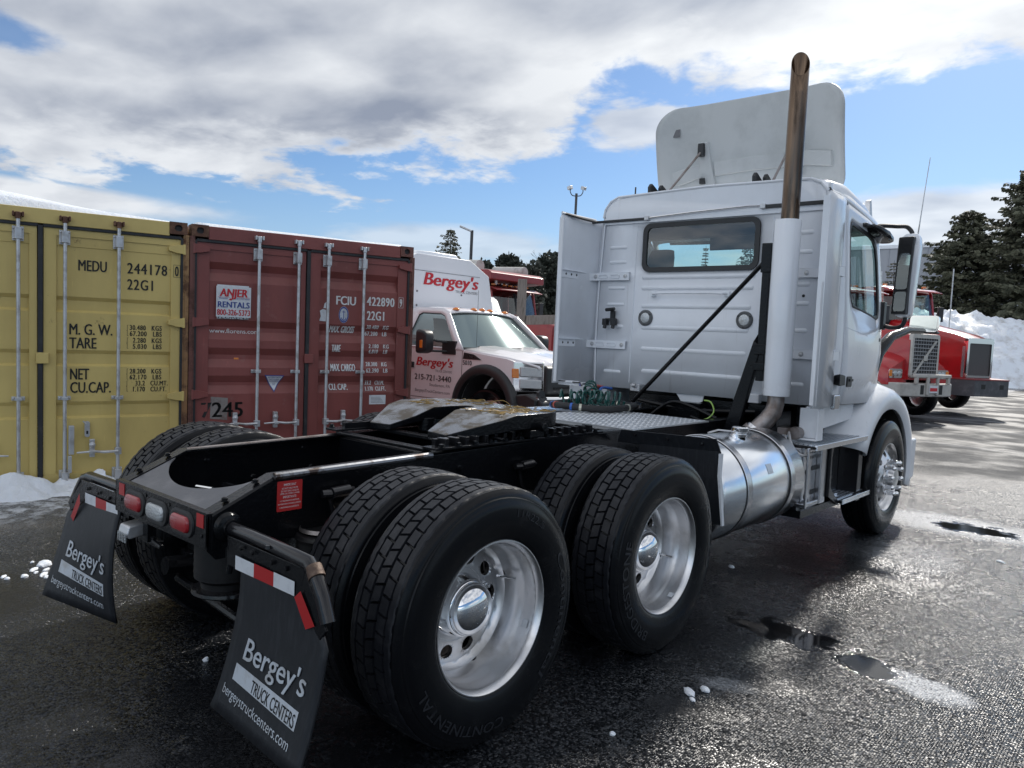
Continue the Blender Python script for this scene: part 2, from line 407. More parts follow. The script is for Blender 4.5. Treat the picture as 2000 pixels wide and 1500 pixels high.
def finer(pts, fs, lim):
    """cut flat print into small faces so that it can follow pressed metal"""
    bm = bmesh.new(); V = [bm.verts.new((p[0], p[1], 0)) for p in pts]
    for f in fs:
        try: bm.faces.new([V[i] for i in f])
        except ValueError: pass
    bmesh.ops.triangulate(bm, faces=bm.faces[:])
    for _ in range(5):
        E_ = [e for e in bm.edges if e.calc_length() > lim]
        if not E_: break
        bmesh.ops.subdivide_edges(bm, edges=E_, cuts=1, use_grid_fill=False); bmesh.ops.triangulate(bm, faces=bm.faces[:])
    bm.verts.index_update(); out = [(v.co.x, v.co.y) for v in bm.verts], [[v.index for v in f.verts] for f in bm.faces]
    bm.free(); return out
_caps = {}
def glyphs(txt, bold=0.0, shear=0.0, depth=.5, res=3, space=1.0):
    cu = bpy.data.curves.new('t', 'FONT'); cu.body = txt; cu.size = 1; cu.offset = bold; cu.shear = shear; cu.extrude = 0.0; cu.resolution_u = res; cu.space_character = space
    o = bpy.data.objects.new('t', cu); me = bpy.data.meshes.new_from_object(o)
    vs = [(v.co.x, v.co.y) for v in me.vertices]; fs = [list(p.vertices) for p in me.polygons]
    bpy.data.objects.remove(o); bpy.data.curves.remove(cu); bpy.data.meshes.remove(me)
    return vs, fs
def capheight(bold):
    if bold not in _caps:
        v, _ = glyphs('H', bold); _caps[bold] = (min(p[1] for p in v), max(p[1] for p in v))
    return _caps[bold]
def text(mb, txt, u0, v0, width, cap, fn, bold=0.0, shear=0.0, space=1.0, d=.001, off=None):
    """lettering from u0, baseline v0, total width, capital height; fn(u,v,depth) places it"""
    # strokes are thickened by laying the print two or three times, each a hair above the last
    thick = bold*cap*1.05; bold = 0.0
    vs, fs = glyphs(txt, bold, shear, space=space)
    lo, hi = capheight(bold); x0 = min(p[0] for p in vs); x1 = max(p[0] for p in vs)
    width -= 2*max(0, thick); sx_ = width/(x1-x0); sy_ = cap/(hi-lo)
    flat = [(u0+(p[0]-x0)*sx_, v0+(p[1]-lo)*sy_) for p in vs]
    if off: flat, fs = finer(flat, fs, off)
    for k, du in enumerate((0, 1, 2, .5, 1.5) if thick > .0006 else (0,)):
        mb.add([fn(p[0]+du*thick, p[1], d+k*(.0006 if cap > .05 else .0002)) for p in flat], fs)
    return mb
def link_lettering(mb, mat, parent, name='lettering'):
    return mb.build(name, mat, parent, smooth=0, recalc=False)

# ================================================================ ground
m, T = newmat('wet_asphalt')
tc = T.n('ShaderNodeTexCoord'); v = tc.outputs['Object']
sp = T.n('ShaderNodeSeparateXYZ', i={0: v}); X, Y, Z = sp.outputs
def ell(x0, y0, rx, ry, rot=0.0, warp=.35, wn=None, soft=.25):
    c_, s_ = cos(rot), sin(rot)
    ax = T.m('SUBTRACT', X, x0); ay = T.m('SUBTRACT', Y, y0)
    a = T.m('DIVIDE', T.m('ADD', T.m('MULTIPLY', ax, c_), T.m('MULTIPLY', ay, s_)), rx)
    b = T.m('DIVIDE', T.m('SUBTRACT', T.m('MULTIPLY', ay, c_), T.m('MULTIPLY', ax, s_)), ry)
    q = T.m('SUBTRACT', 1.0, T.m('SQRT', T.m('ADD', T.m('MULTIPLY', a, a), T.m('MULTIPLY', b, b))))
    return T.m('ADD', q, T.m('MULTIPLY', T.m('SUBTRACT', wn, .5), warp*4))
wn = T.noise(v, 5.5, 6, .62); wl = T.noise(v, .8, 5, .55); wf = T.noise(v, 22.0, 4, .6)
pud = 0.0
for (x0, y0, rx, ry, ro, wa) in [(1.55, 2.10, .42, .20, .05, .42), (2.02, 1.98, .20, .15, -.2, .30), (1.74, 6.12, .42, .30, -.2, .35)]:
    pud = T.m('MAXIMUM', pud, T.ss(ell(x0, y0, rx, ry, ro, wa*1.25, wn), -.05, .42))
damp = 0.0
for (x0, y0, rx, ry, ro, wa) in [(1.80, 1.38, .20, .12, .4, .6), (1.15, 1.6, .8, .5, .7, .6), (.9, 3.6, 1.4, .8, .3, .6), (1.0, -.9, 1.3, .8, .3, .6), (1.60, .85, .30, .16, .3, .7), (1.95, .62, .2, .1, .3, .6), (.2, -.55, .5, .3, .4, .6), (-1.9, -.9, .7, .4, 0, .6)]:
    damp = T.m('MAXIMUM', damp, T.ss(ell(x0, y0, rx, ry, ro, wa, wn), -.1, .6, 0.0, .75))
wet = T.ss(T.m('ADD', wl, T.m('MULTIPLY', T.m('SUBTRACT', wn, .5), .5)), .36, .60)
# dry, dusty lanes farther out
dist = T.m('SQRT', T.m('ADD', T.m('MULTIPLY', X, X), T.m('MULTIPLY', Y, Y)))
dry = T.m('MULTIPLY', T.ss(Y, 6.5, 11.0), T.ss(wl, .35, .6, .6, 1.0))
# salt and frost: rims of the puddles and streaks on the far lot
salt = 0.0
for (x0, y0, rx, ry, ro, k) in [(2.30, 1.93, .27, .17, -.35, .95), (1.58, 6.15, .95, .60, -.15, .8), (1.62, 4.45, .40, .75, .1, .40), (1.62, 1.22, .18, .10, .4, .35)]:
    salt = T.m('MAXIMUM', salt, T.m('MULTIPLY', T.ss(ell(x0, y0, rx, ry, ro, .28, wn), 0.0, .5), k))
salt = T.m('MULTIPLY', salt, T.m('SUBTRACT', 1.0, pud))
salt = T.m('MULTIPLY', salt, T.ss(T.noise(v, 60, 5, .7), .30, .62, .25, 1.0))
mp = T.n('ShaderNodeMapping', i={0: v, 2: (0, 0, .25), 3: (.16, .55, 1)})
streak = T.m('MULTIPLY', T.ss(T.noise(mp.outputs[0], 1.2, 7, .62), .55, .70), T.ss(Y, 8.0, 14.0))
salt = T.m('MAXIMUM', salt, T.m('MULTIPLY', streak, .32))
# slush film at the foot of the snow by the containers
slush = T.m('MULTIPLY', T.ss(T.m('ADD', X, T.m('MULTIPLY', T.m('SUBTRACT', wn, .5), 1.0)), -3.35, -3.9), T.ss(T.noise(v, 7, 6, .65), .42, .60))
mud = T.m('MULTIPLY', T.ss(X, -3.0, -3.7), .8)
vor = T.n('ShaderNodeTexVoronoi', feature='F1', i={'Vector': v, 'Scale': 95.0, 'Randomness': 1.0})
stone = T.n('ShaderNodeSeparateColor', i={0: vor.outputs['Color']}).outputs[0]
base = T.mix(T.ss(stone, .3, 1.0), C(.0055, .007, .0095), C(.026, .029, .035))
base = T.mix(T.m('MULTIPLY', wet, .5), base, C(.009, .010, .012))
base = T.mix(dry, base, T.mix(wn, C(.035, .037, .042), C(.065, .067, .072)))
base = T.mix(mud, base, C(.09, .085, .08))
base = T.mix(pud, base, C(.010, .010, .011))
base = T.mix(salt, base, C(.55, .57, .60))
base = T.mix(slush, base, C(.60, .62, .66))
base = T.mix(T.m('MULTIPLY', damp, .8), base, C(.008, .0085, .010))
b = T.n('ShaderNodeBsdfPrincipled', i={'Base Color': base, 'Specular IOR Level': T.ss(dry, 0.0, 1.0, .36, .20)})
ro = T.ss(wet, 0.0, 1.0, .36, .24)
ro = T.m('MAXIMUM', ro, T.m('MULTIPLY', dry, .80)); ro = T.m('MAXIMUM', ro, T.m('MULTIPLY', salt, .55)); ro = T.m('MAXIMUM', ro, T.m('MULTIPLY', slush, .6))
ro = T.m('MULTIPLY', ro, T.m('SUBTRACT', 1.0, T.m('MULTIPLY', pud, .93)))
T.set(b.inputs['Roughness'], ro)
hgt = T.m('ADD', T.m('MULTIPLY', vor.outputs['Distance'], -1.2), T.m('ADD', T.m('MULTIPLY', stone, .6), T.m('MULTIPLY', T.noise(v, 260, 3, .7), .35)))
bst = T.m('MULTIPLY', T.m('MULTIPLY', T.m('SUBTRACT', 1.0, T.m('MULTIPLY', pud, .985)), T.m('SUBTRACT', 1.0, T.m('MULTIPLY', damp, .8))), T.ss(dist, 4.0, 22.0, .85, .25))
bst = T.m('MULTIPLY', bst, T.ss(wn, .35, .65, .55, 1.0))
# each stone chip tilts its own way and catches the sky on its own
sc_ = T.n('ShaderNodeSeparateColor', i={0: vor.outputs['Color']})
tilt = T.m('MULTIPLY', T.m('MULTIPLY', T.m('SUBTRACT', 1.0, pud), T.m('SUBTRACT', 1.0, damp)), T.ss(dist, 3.0, 18.0, .95, .18))
cn = T.n('ShaderNodeCombineXYZ', i={0: T.m('MULTIPLY', T.m('SUBTRACT', sc_.outputs[0], .5), tilt), 1: T.m('MULTIPLY', T.m('SUBTRACT', sc_.outputs[1], .5), tilt), 2: 1.0})
nn_ = T.n('ShaderNodeVectorMath', operation='NORMALIZE', i={0: cn.outputs[0]})
bn = T.n('ShaderNodeBump', i={'Strength': bst, 'Distance': .004, 'Height': hgt, 'Normal': nn_.outputs[0]})
bn2 = T.n('ShaderNodeBump', i={'Strength': .02, 'Distance': .01, 'Height': wl, 'Normal': bn.outputs[0]})
T.set(b.inputs['Normal'], bn2.outputs[0])
T.n('ShaderNodeOutputMaterial', i={0: b.outputs[0]})
asphalt = m
mb = MB(); mb.sheet(lambda x, y: (x, y, 0), [400-80*i for i in range(11)], [-300+90*i for i in range(11)])
tag(mb.build('asphalt_ground', asphalt, smooth=0, recalc=False), kind='structure')

# ================================================================ THE SEMI TRUCK (forward = +Y, origin on the ground under the rearmost axle)
truck = tag(empty('semi_truck'), 'white day cab semi truck with a bare black rear chassis and tall exhaust stack', 'truck')

# ---- wheels
def sidewall_x(r):
    P = [(.295, .112), (.305, .128), (.34, .140), (.40, .147), (.45, .142), (.485, .130), (.503, .118)]
    for (a, x0), (b_, x1) in zip(P, P[1:]):
        if r <= b_: return x0+(x1-x0)*(r-a)/(b_-a)
    return .118
def make_tyre(name, drive=True):
    half = [(.295, .112), (.3, .122), (.312, .131), (.322, .1345), (.34, .140), (.37, .1455), (.40, .147), (.425, .1455), (.45, .142), (.455, .139), (.47, .136), (.474, .132), (.485, .130), (.497, .121), (.504, .116)]
    top = [(.506, .107), (.499, .102)] if drive else [(.508, .107), (.512, .098)]
    if drive: mid = [(.499, .05), (.5, 0)]
    else:
        mid = []
        for c in (.066, .030): mid += [(.514, c+.005), (.503, c+.004), (.503, c-.004), (.514, c-.005)]
        mid += [(.515, 0)]
    pr = half+top+mid
    full = pr+[(r, -x) for r, x in pr[-2::-1]]
    mb = MB(); mb.cur = 0; mb.lathe(full, n=72)
    if drive:
        mb.cur = 1; NB = 50; rnd = random.Random(3)
        def crown(x): return .5155-.006*(x/.108)**2
        for row, xc in enumerate((-.052, 0, .052)):
            for k in range(NB):
                t0 = 2*pi*(k+(.5 if row % 2 else 0))/NB; dt = 2*pi/NB*.452
                pts = []
                hw = .0232
                for lvl in (0, 1):
                    for (sx_, st) in ((-1, -1), (1, -1), (1, 1), (-1, 1)):
                        x = xc+sx_*(hw-(.0035 if lvl else 0))+st*.0; t = t0+st*(dt-(.004 if lvl else 0))+sx_*.010*(1 if row != 1 else -1)
                        r_ = crown(x) if lvl else .498
                        pts.append((x, r_*cos(t), r_*sin(t)))
                # mid points give each block its worn, waisted shape
                mb.hexa(pts)
        for sg in (-1, 1):
            n = 2*NB*2; rings = []
            for k in range(n):
                t = 2*pi*k/n; nt = (k % 4 == 0)
                xi = .0785 if not (k % 4 in (2,)) else .0825
                xo = .1065 if nt else .111
                rt_, rb = (.5085 if nt else crown(.1)), .499
                rings.append([(sg*xi, rb*cos(t), rb*sin(t)), (sg*(xi+.002), (crown(.08))*cos(t), (crown(.08))*sin(t)), (sg*(xo-.006), rt_*cos(t), rt_*sin(t)), (sg*xo, (rt_-.006)*cos(t), (rt_-.006)*sin(t)), (sg*.113, .497*cos(t), .497*sin(t))])
            mb.loft(rings+[rings[0]], False, False)
    return mb
def arc_text(mb, txt, R, a_start, span, cap, bold=.02, space=1.05):
    """raised sidewall lettering reading clockwise seen from outside; angles in degrees from the top"""
    L = radians(span)*R
    text(mb, txt, 0, 0, L, cap, lambda u, v, d: (sidewall_x(R+v)+.0025, (R+v)*sin(radians(a_start)+u/R), (R+v)*cos(radians(a_start)+u/R)), bold, 0, space)
def holed_disc(mb, N, r1, r2, rc, ha, hb, xfn, depth, a0=0.0):
    """annular wheel disc with N hand holes"""
    for k in range(N):
        ac = 2*pi*(k+a0)/N; hw = pi/N*rc
        outer = [(r1, -hw), (r2, -hw), (r2, 0), (r2, hw), (r1, hw), (r1, 0)]
        inner = [(rc+ha*cos(2*pi*j/20), hb*sin(2*pi*j/20)) for j in range(20)]
        def f(r_, t, dd=0.0): a = ac+t/rc; return (xfn(r_)+dd, r_*cos(a), r_*sin(a))
        holed(mb, outer, inner, lambda a, b_: f(a, b_), 20, 2)
        mb.loft([[f(a, b_) for a, b_ in inner], [f(a, b_, -depth*.3) for a, b_ in inner], [f(a, b_, -depth) for a, b_ in inner]], True, False)
def make_dual_rim(outer=True):
    mb = MB()
    mb.lathe([(.292, .104), (.300, .112), (.3065, .121), (.3045, .128), (.300, .1285), (.296, .124), (.289, .112), (.284, .098), (.2795, .05), (.2775, .035), (.272, .026), (.268, -.01), (.264, -.04), (.262, -.055)], n=64)
    mb.lathe([(.262, -.055), (.252, -.074), (.240, -.082)], n=60)
    xf = lambda r_: -.082+.008*(1-((r_-.15)/.09)**2)
    holed_disc(mb, 10, .150, .240, .192, .028, .033, xf, .02, .5)
    mb.lathe([(.150, -.0745), (.148, -.08), (.10, -.08)], n=60)
    # back barrel so nothing shows through
    mb.lathe([(.284, .10), (.284, -.12)], n=48)
    return mb
def make_inner_rim():
    mb = MB(); mb.lathe([(.300, .124), (.304, .128), (.306, .12), (.294, .10), (.28, .05), (.27, -.1), (.2, -.11), (.11, -.112)], n=48); return mb
def make_steer_rim():
    mb = MB()
    mb.lathe([(.292, .104), (.300, .112), (.3065, .121), (.3045, .128), (.300, .1285), (.296, .124), (.289, .112), (.284, .098), (.280, .075), (.272, .066), (.262, .068), (.252, .078)], n=64)
    xf = lambda r_: .078+(.252-r_)*.55
    holed_disc(mb, 10, .170, .252, .213, .024, .031, xf, .03, .5)
    mb.lathe([(.170, .1231), (.160, .130), (.150, .132), (.10, .132)], n=60)
    return mb
def hub_cap_mb():
    mb = MB(); mb.lathe([(.128, -.081), (.128, -.074), (.121, -.068), (.118, -.02), (.114, -.008), (.1095, -.006), (.1085, -.002)]+[(.1075*cos(t), -.002+.060*sin(t)) for t in [pi/2*k/8 for k in range(0, 8)]]+[(.0005, .058)], n=48)
    return mb
tyre_me = {}
def place_wheel(x, y, z, kind, a_rot, letters=(), label=None, mirror=False):
    rim = {'outer': make_dual_rim, 'inner': make_inner_rim, 'steer': make_steer_rim}[kind]() if kind not in tyre_me else None
    if rim is not None:
        o = rim.build('wheel', rimm if kind != 'inner' else elbow, truck, smooth=40); tyre_me[kind] = o.data
    else:
        o = bpy.data.objects.new('wheel', tyre_me[kind]); COL.objects.link(o); o.parent = truck
    o.location = (x, y, z); o.rotation_euler = (a_rot, 0, pi if mirror else 0)
    if label: o['label'] = label
    tk = 'tyre_steer' if kind == 'steer' else 'tyre_drive'
    if tk not in tyre_me:
        t = make_tyre('tyre', kind != 'steer').build('tyre', [rubber, treadm], o, smooth=32); tyre_me[tk] = t.data
        if kind == 'steer': pass
    else:
        t = bpy.data.objects.new('tyre', tyre_me[tk]); COL.objects.link(t); t.parent = o
    # every tyre sits turned a little differently, so their wear and lettering differ
    if letters:
        for a in letters:
            mb = MB(); arc_text(mb, *a); l = link_lettering(mb, rubber_letters, o, 'sidewall_lettering'); l.rotation_euler = (-a_rot, 0, 0)
    if kind == 'outer':
        h = hub_cap_mb().build('hub_cap', chrome, o, smooth=50) if 'cap' not in tyre_me else bpy.data.objects.new('hub_cap', tyre_me['cap'])
        if 'cap' in tyre_me: COL.objects.link(h); h.parent = o
        tyre_me['cap'] = h.data
        for k in (0, 4, 5):
            if 'nut' not in tyre_me:
                nb = MB(); nb.lathe([(.017, 0), (.017, .012), (.0135, .014), (.0135, .026), (.008, .028), (.0072, .040), (.0005, .041)], n=6); q = nb.build('lug_nut', steel, o); tyre_me['nut'] = q.data
            else: q = bpy.data.objects.new('lug_nut', tyre_me['nut']); COL.objects.link(q); q.parent = o
            a = 2*pi*k/10; q.location = (-.078, .152*cos(a), .152*sin(a))
        vs = MB(); vs.tube([(-.06, .225, 0), (-.02, .235, .0), (.03, .245, 0)], .005, 6); vs.build('valve_stem', chrome, o)
    if kind == 'steer':
        hb = MB(); hb.lathe([(.112, .130), (.112, .14), (.095, .15), (.088, .185), (.084, .195), (.05, .200), (.0005, .201)], n=32); hb.build('hub', rimm, o, smooth=40)
        for k in range(10):
            if 'spike' not in tyre_me:
                nb = MB(); nb.lathe([(.025, 0), (.025, .008), (.019, .012), (.018, .060), (.022, .066), (.022, .074), (.014, .088), (.0005, .092)], n=12); q = nb.build('lug_nut_cover', chrome, o); tyre_me['spike'] = q.data
            else: q = bpy.data.objects.new('lug_nut_cover', tyre_me['spike']); COL.objects.link(q); q.parent = o
            a = 2*pi*(k+.5)/10; q.location = (.132, .143*cos(a), .143*sin(a))
    return o
rubber_letters = pm('raised_rubber_lettering', (.024, .026, .031), .26)
rustw = pm('rusty_weld_metal', (.09, .055, .04), .6, .3, col2=(.20, .14, .10), nscale=30, bump=.3, bscale=80)
RW = .512; AX = 1.319; WX = 1.083; WI = .745; FY = 5.197
w1 = place_wheel(WX, 0, RW, 'outer', .35, [('CONTINENTAL', .405, 172, 74, .040, .022), ('Continental', .395, 62, 76, .042, .022), ('11R22.5', .40, 12, 26, .030, .02)], 'nearest rear dual wheel with chrome hub cap')
w2 = place_wheel(WX, AX, RW, 'outer', -.3, [('M720', .415, 62, 46, .050, .015, 1.35), ('BRIDGESTONE', .395, 208, 82, .046, .025)], 'second right drive wheel with lettering on the tyre')
place_wheel(WI, 0, RW, 'inner', .8); place_wheel(WI, AX, RW, 'inner', 1.7)
for y in (0, AX):
    place_wheel(-WX, y, RW, 'outer', .5+y, mirror=True); place_wheel(-WI, y, RW, 'inner', 1.1+y, mirror=True)
place_wheel(1.078, FY, RW, 'steer', .2, [('CONTINENTAL', .40, 150, 80, .04, .02)], 'right front wheel with chrome lug nut covers')
place_wheel(-1.078, FY, RW, 'steer', .1, mirror=True)
# small stickers inside the bright rims
for wo, ang, x in ((w1, 22, .055), (w2, 62, .075)):
    mb = MB(); a = radians(ang+90)-wo.rotation_euler.x
    mb.sheet(lambda u, v: (x+u, .2775*cos(0)*cos(v)*.995, .2775*.995*sin(v)), [0, .03], [-.06, .06]); s_ = mb.build('sticker', whitetape, wo, recalc=False)
    s_.rotation_euler = (pi/2-radians(ang)-wo.rotation_euler.x-pi/2, 0, 0)

# axles and suspension
def tpart(mb, name, mat, **kw): return mb.build(name, mat, truck, **kw)
for y in (0, AX):
    mb = MB(); mb.tube([(-.95, y, .5), (.95, y, .5)], .065, 14); mb.lathe([(.02, -.2), (.16, -.15), (.215, 0), (.16, .15), (.02, .22)], (0.05, y, .5), 'y', 20)
    tpart(mb, 'axle', black)
    for sg in (-1, 1):
        mb = MB(); mb.lathe([(.21, -.06), (.215, 0), (.2, .12)], (sg*.62, y, .5), 'x', 24, True); tpart(mb, 'brake_drum', elbow)
        mb = MB(); mb.tube([(sg*.42, y-.55, .44), (sg*.42, y-.1, .40), (sg*.42, y+.45, .48), (sg*.42, y+.62, .62)], .045, 8); tpart(mb, 'suspension_arm', black)
for (x, y) in ((-.30, -.48), (.60, -.30), (-.6, -.30), (.6, 1.0), (-.6, 1.0)):
    if abs(x) > .5: x = math.copysign(.50, x); r0 = .115
    else: x = .10; y = -.52; r0 = .13
    mb = MB()
    prof = [(r0*.8, .76), (r0, .75), (r0*1.05, .735)]
    for k in range(7): z_ = .725-k*.03; prof += [(r0*1.012, z_), (r0*1.0, z_-.012)]
    prof += [(r0*1.0, .52), (r0*.80, .50), (r0*.78, .47)]
    mb.lathe([(r_, z_) for r_, z_ in prof], (x, y, 0), 'z', 28, True)
    ab = tpart(mb, 'air_bag', bellows)
    mb = MB(); mb.lathe([(r0*.78, .475), (r0*1.06, .468), (r0*1.08, .455), (r0*.9, .442), (r0*.3, .44)], (x, y, 0), 'z', 28, True); mb.build('air_bag_base', blackgloss, ab)
# low cross tube and shocks behind the axle
mb = MB(); mb.tube([(-.45, -.47, .36), (.55, -.50, .31)], .02, 8); mb.tube([(-.4, -.42, .42), (.5, -.45, .37)], .015, 8); tpart(mb, 'torque_rod', black)

# ---- frame rails: C sections with a tapered tail
def railz(y): return .88+(y+.76)/.27*.12 if y < -.49 else (1.0+.036*min((y+.49)/1.7, 1))
for sg in (-1, 1):
    mb = MB(); rings = []
    for y in (-.76, -.49, -.2, .4, 1.2, 2.2, 3.4, 5.0, 6.3):
        zt = railz(y); zb = .735 if y < -.4 else .72
        if y < -.7: zb = .745
        a, b_ = sg*.43, sg*.35
        rings.append([(a, y, zb), (a, y, zt-.008), (a-sg*.008, y, zt), (b_, y, zt), (b_, y, zt-.010), (a-sg*.010, y, zt-.012), (a-sg*.010, y, zb+.01), (b_, y, zb+.01), (b_, y, zb)])
    mb.loft(rings); fr = tpart(mb, 'frame_rail', black, bevel=.0015)
    if sg > 0:
        # bare rounded top edge polished by trailers
        mb = MB(); mb.tube([(.425, -.50, .997), (.425, 0, 1.005), (.425, .36, 1.012)], .016, 10); mb.build('slide_edge', worn, fr)
    else:
        mb = MB(); mb.tube([(-.39, -.47, 1.0), (-.39, .42, 1.018)], .006, 6); mb.build('slide_edge', elbow, fr)
    for (y, x) in ((-.56, .39), (-.69, .39)):
        mb = MB(); z_ = railz(y)+.004; mb.lathe([(.017, 0), (.017, .004), (.0125, .005), (.0125, .013), (.008, .016), (.0004, .016)], (sg*x, y, z_), 'z', 12); mb.build('bolt', black, fr)
    for (y, z_) in ((-.15, .93), (.12, .80), (.55, .93), (.8, .85), (1.1, .9), (1.5, .85), (1.8, .92)):
        mb = MB(); mb.lathe([(.018, 0), (.018, .005), (.012, .006), (.012, .02), (.0004, .021)], (0, y, z_), 'x', 8)
        for i, p in enumerate(mb.v): mb.v[i] = (sg*(.43+p[0]), p[1], p[2])
        mb.build('bolt', black, fr)
    for (y, z_) in ((-.35, .93), (-.1, .82), (.2, .95), (.25, .84)):
        mb = MB(); mb.lathe([(.017, 0), (.012, .004), (.012, .012), (.0004, .013)], (0, y, z_), 'x', 8)
        for i, p in enumerate(mb.v): mb.v[i] = (sg*(.42-p[0]), p[1], p[2])
        mb.build('bolt', black, fr)
# red maker's warning label on the right rail
def frame_label():
    mb = MB(); pts = rr(0, .118, 0, .125, .004, 3)
    mb.add([(.4313, -.487+a, .850+b_+.0) for a, b_ in pts], [list(range(len(pts)))])
    o = mb.build('warning_label', redlabel, truck, recalc=False)
    tm = MB(); f = lambda u, v, d: (.4320+d*.3, -.487+u, .850+v)
    L = [('IMPORTANT', .030, .058, .104, .010), ('DO NOT WELD FRAME', .022, .074, .091, .0065), ('DO NOT DRILL HOLES IN', .018, .082, .080, .0065), ('UPPER OR LOWER FLANGES', .014, .090, .069, .0065), ('IMPORTANTE', .028, .062, .053, .010),
         ('NO SOLDAR EN EL BASTIDOR', .014, .090, .040, .006), ('NO PERFORAR PATINES SUPERIOR', .006, .106, .027, .006), ('E INFERIOR DEL BASTIDOR', .014, .090, .013, .006)]
    for t, u0, wd, v0, cp in L: text(tm, t, u0, v0, wd, cp, f, .01)
    link_lettering(tm, whiteprint, o)
frame_label()
# crossmembers
for (y, w_, z1) in ((.38, .05, 1.005), (1.55, .06, 1.02), (2.05, .05, 1.02)):
    mb = MB(); mb.box(-.35, .35, y, y+w_, .80, z1); tpart(mb, 'crossmember', black, bevel=.004)
mb = MB(); mb.box(-.34, .34, .10, .16, .74, .80); mb.tube([(-.34, -.3, .80), (.34, -.25, .78)], .03, 10); tpart(mb, 'crossmember', black)
# hose and fitting seen inside the tail
mb = MB(); mb.tube([(-.33, -.55, .80), (-.2, -.42, .78), (.0, -.35, .80), (.2, -.3, .76)], .010, 8, smooth_path=True); mb.tube([(-.3, -.4, .76), (-.1, -.5, .79), (.1, -.45, .75)], .008, 8, smooth_path=True); mb.tube([(-.22, -.47, .835), (-.12, -.45, .835)], .014, 10); tpart(mb, 'air_line', blackgloss)
mb = MB(); mb.tube([(-.22, -.50, .845), (-.13, -.47, .845)], .014, 10); tpart(mb, 'air_fitting', chrome)
# tail plate with cut-out
n = 26; mb = MB()
def plz(y): return railz(y)-.004
outer = [(-.345, -.765), (.345, -.765), (.345, -.545)] ; arc = [(.345-.69*k/n, -.545-.135*math.sin(pi*k/n)**.7) for k in range(1, n)]
poly = outer+arc+[(-.345, -.545)]
mb.prism(poly, lambda a, b_: (a, b_, plz(b_)-.006), lambda a, b_: (a, b_, plz(b_)))
tpart(mb, 'tail_plate', greyplate, smooth=0)
# rear light bar
mb = MB(); mb.py(rr(-.425, .425, .742, .884, .012, 3), -.778, -.768); mb.box(-.42, .42, -.768, -.745, .872, .884); mb.px([(-.778, .742), (-.74, .70), (-.70, .70), (-.70, .88), (-.778, .884)], .415, .425); mb.px([(-.778, .742), (-.74, .72), (-.70, .72), (-.70, .88), (-.778, .884)], -.425, -.415)
bar = tpart(mb, 'rear_light_bar', black, bevel=.002)
for x, mt in ((-.213, redlens), (.001, clearlens), (.225, redlens)):
    mb = MB(); g = rr(-.098, .098, -.052, .052, .050, 8); h_ = rr(-.074, .074, -.033, .033, .026, 8)
    mb.loft([[(a+x, -.778, b_+.812) for a, b_ in g], [(a*.98+x, -.785, b_*.96+.812) for a, b_ in g], [(a*1.04+x, -.787, b_*1.1+.812) for a, b_ in h_], [(a+x, -.786, b_+.812) for a, b_ in h_]], True, False)
    gm = mb.build('light_grommet', blackplastic, bar, smooth=60)
    mb = MB(); mb.loft([[(a*.99+x, -.786, b_*.99+.812) for a, b_ in h_], [(a*.97+x, -.795, b_*.93+.812) for a, b_ in h_], [(a*.9+x, -.798, b_*.75+.812) for a, b_ in h_]], True, True)
    l = mb.build('tail_light' if mt is redlens else 'reversing_light', mt, bar, smooth=60)
for x in (-.38, .345):
    mb = MB(); mb.box(x, x+.055, -.7805, -.778, .822, .874); mb.build('reflective_tape', redtape, bar)
for (x, z_) in ((.385, .79), (-.36, .80), (-.11, .862), (.11, .862)):
    mb = MB(); mb.lathe([(.008, 0), (.008, .003), (.0003, .0035)], (0, 0, 0), 'y', 10)
    for i, p in enumerate(mb.v): mb.v[i] = (x+p[0], -.778-p[1], z_+p[2])
    mb.build('bolt', black, bar)
# number plate lamp hanging under the bar on its bracket
mb = MB(); mb.px([(-.80, .665), (-.79, .70), (-.70, .715), (-.68, .70), (-.68, .66), (-.785, .642)], -.34, -.245); lp = tpart(mb, 'number_plate_lamp', steel, bevel=.008)
mb = MB()
for k in range(5): mb.box(-.335+k*.018, -.328+k*.018, -.802, -.797, .628, .668)
mb.box(-.34, -.25, -.80, -.79, .66, .668); mb.build('lamp_lens', clearlens, lp)
mb = MB(); mb.box(-.30, -.10, -.72, -.70, .62, .655); mb.box(-.30, -.20, -.73, -.69, .63, .745); mb.tube([(-.16, -.72, .645), (-.06, -.73, .640)], .011, 8); tpart(mb, 'lamp_bracket', black, bevel=.003)

# ---- mud flaps and their hangers
def flap(sg, path, X0, X1, yfn, ztop, zbot, tapes, tform, label):
    mb = MB(); us = [k/14 for k in range(15)]; vs = [k/14 for k in range(15)]
    def P(u, v, d=0.0):      # u 0..1 from left to right in the picture, v 0..1 upward
        X0_ = X0+.080*min(1, v/.75)**.8 if sg > 0 else X0
        x = X0_+(X1-X0_)*u; z = zbot+(ztop-zbot)*v
        # chamfered outer shoulder
        return (x, yfn(u, v)-d, z)
    def Q(u, v, d=0.0):
        cut = .17*max(0, v-.72)/.28*1.35
        if sg > 0: uu = u*(1-cut)
        else: uu = cut+u*(1-cut)
        return P(uu, v, d)
    mb.loft([[Q(u, v) for u in us] for v in vs], False, False)
    o = mb.build('mud_flap', flapm, truck, solid=.009, off=0, smooth=60); o['label'] = label
    W_, H_ = abs(X1-X0), ztop-zbot
    f = lambda u, v, d: P(u/W_, v/H_, d+.006)
    tb = MB(); tform(tb, f); link_lettering(tb, silverprint, o)
    # dark letters on the silver bar
    db = MB(); dform(db, f); link_lettering(db, blackprint, o)
    return o, f
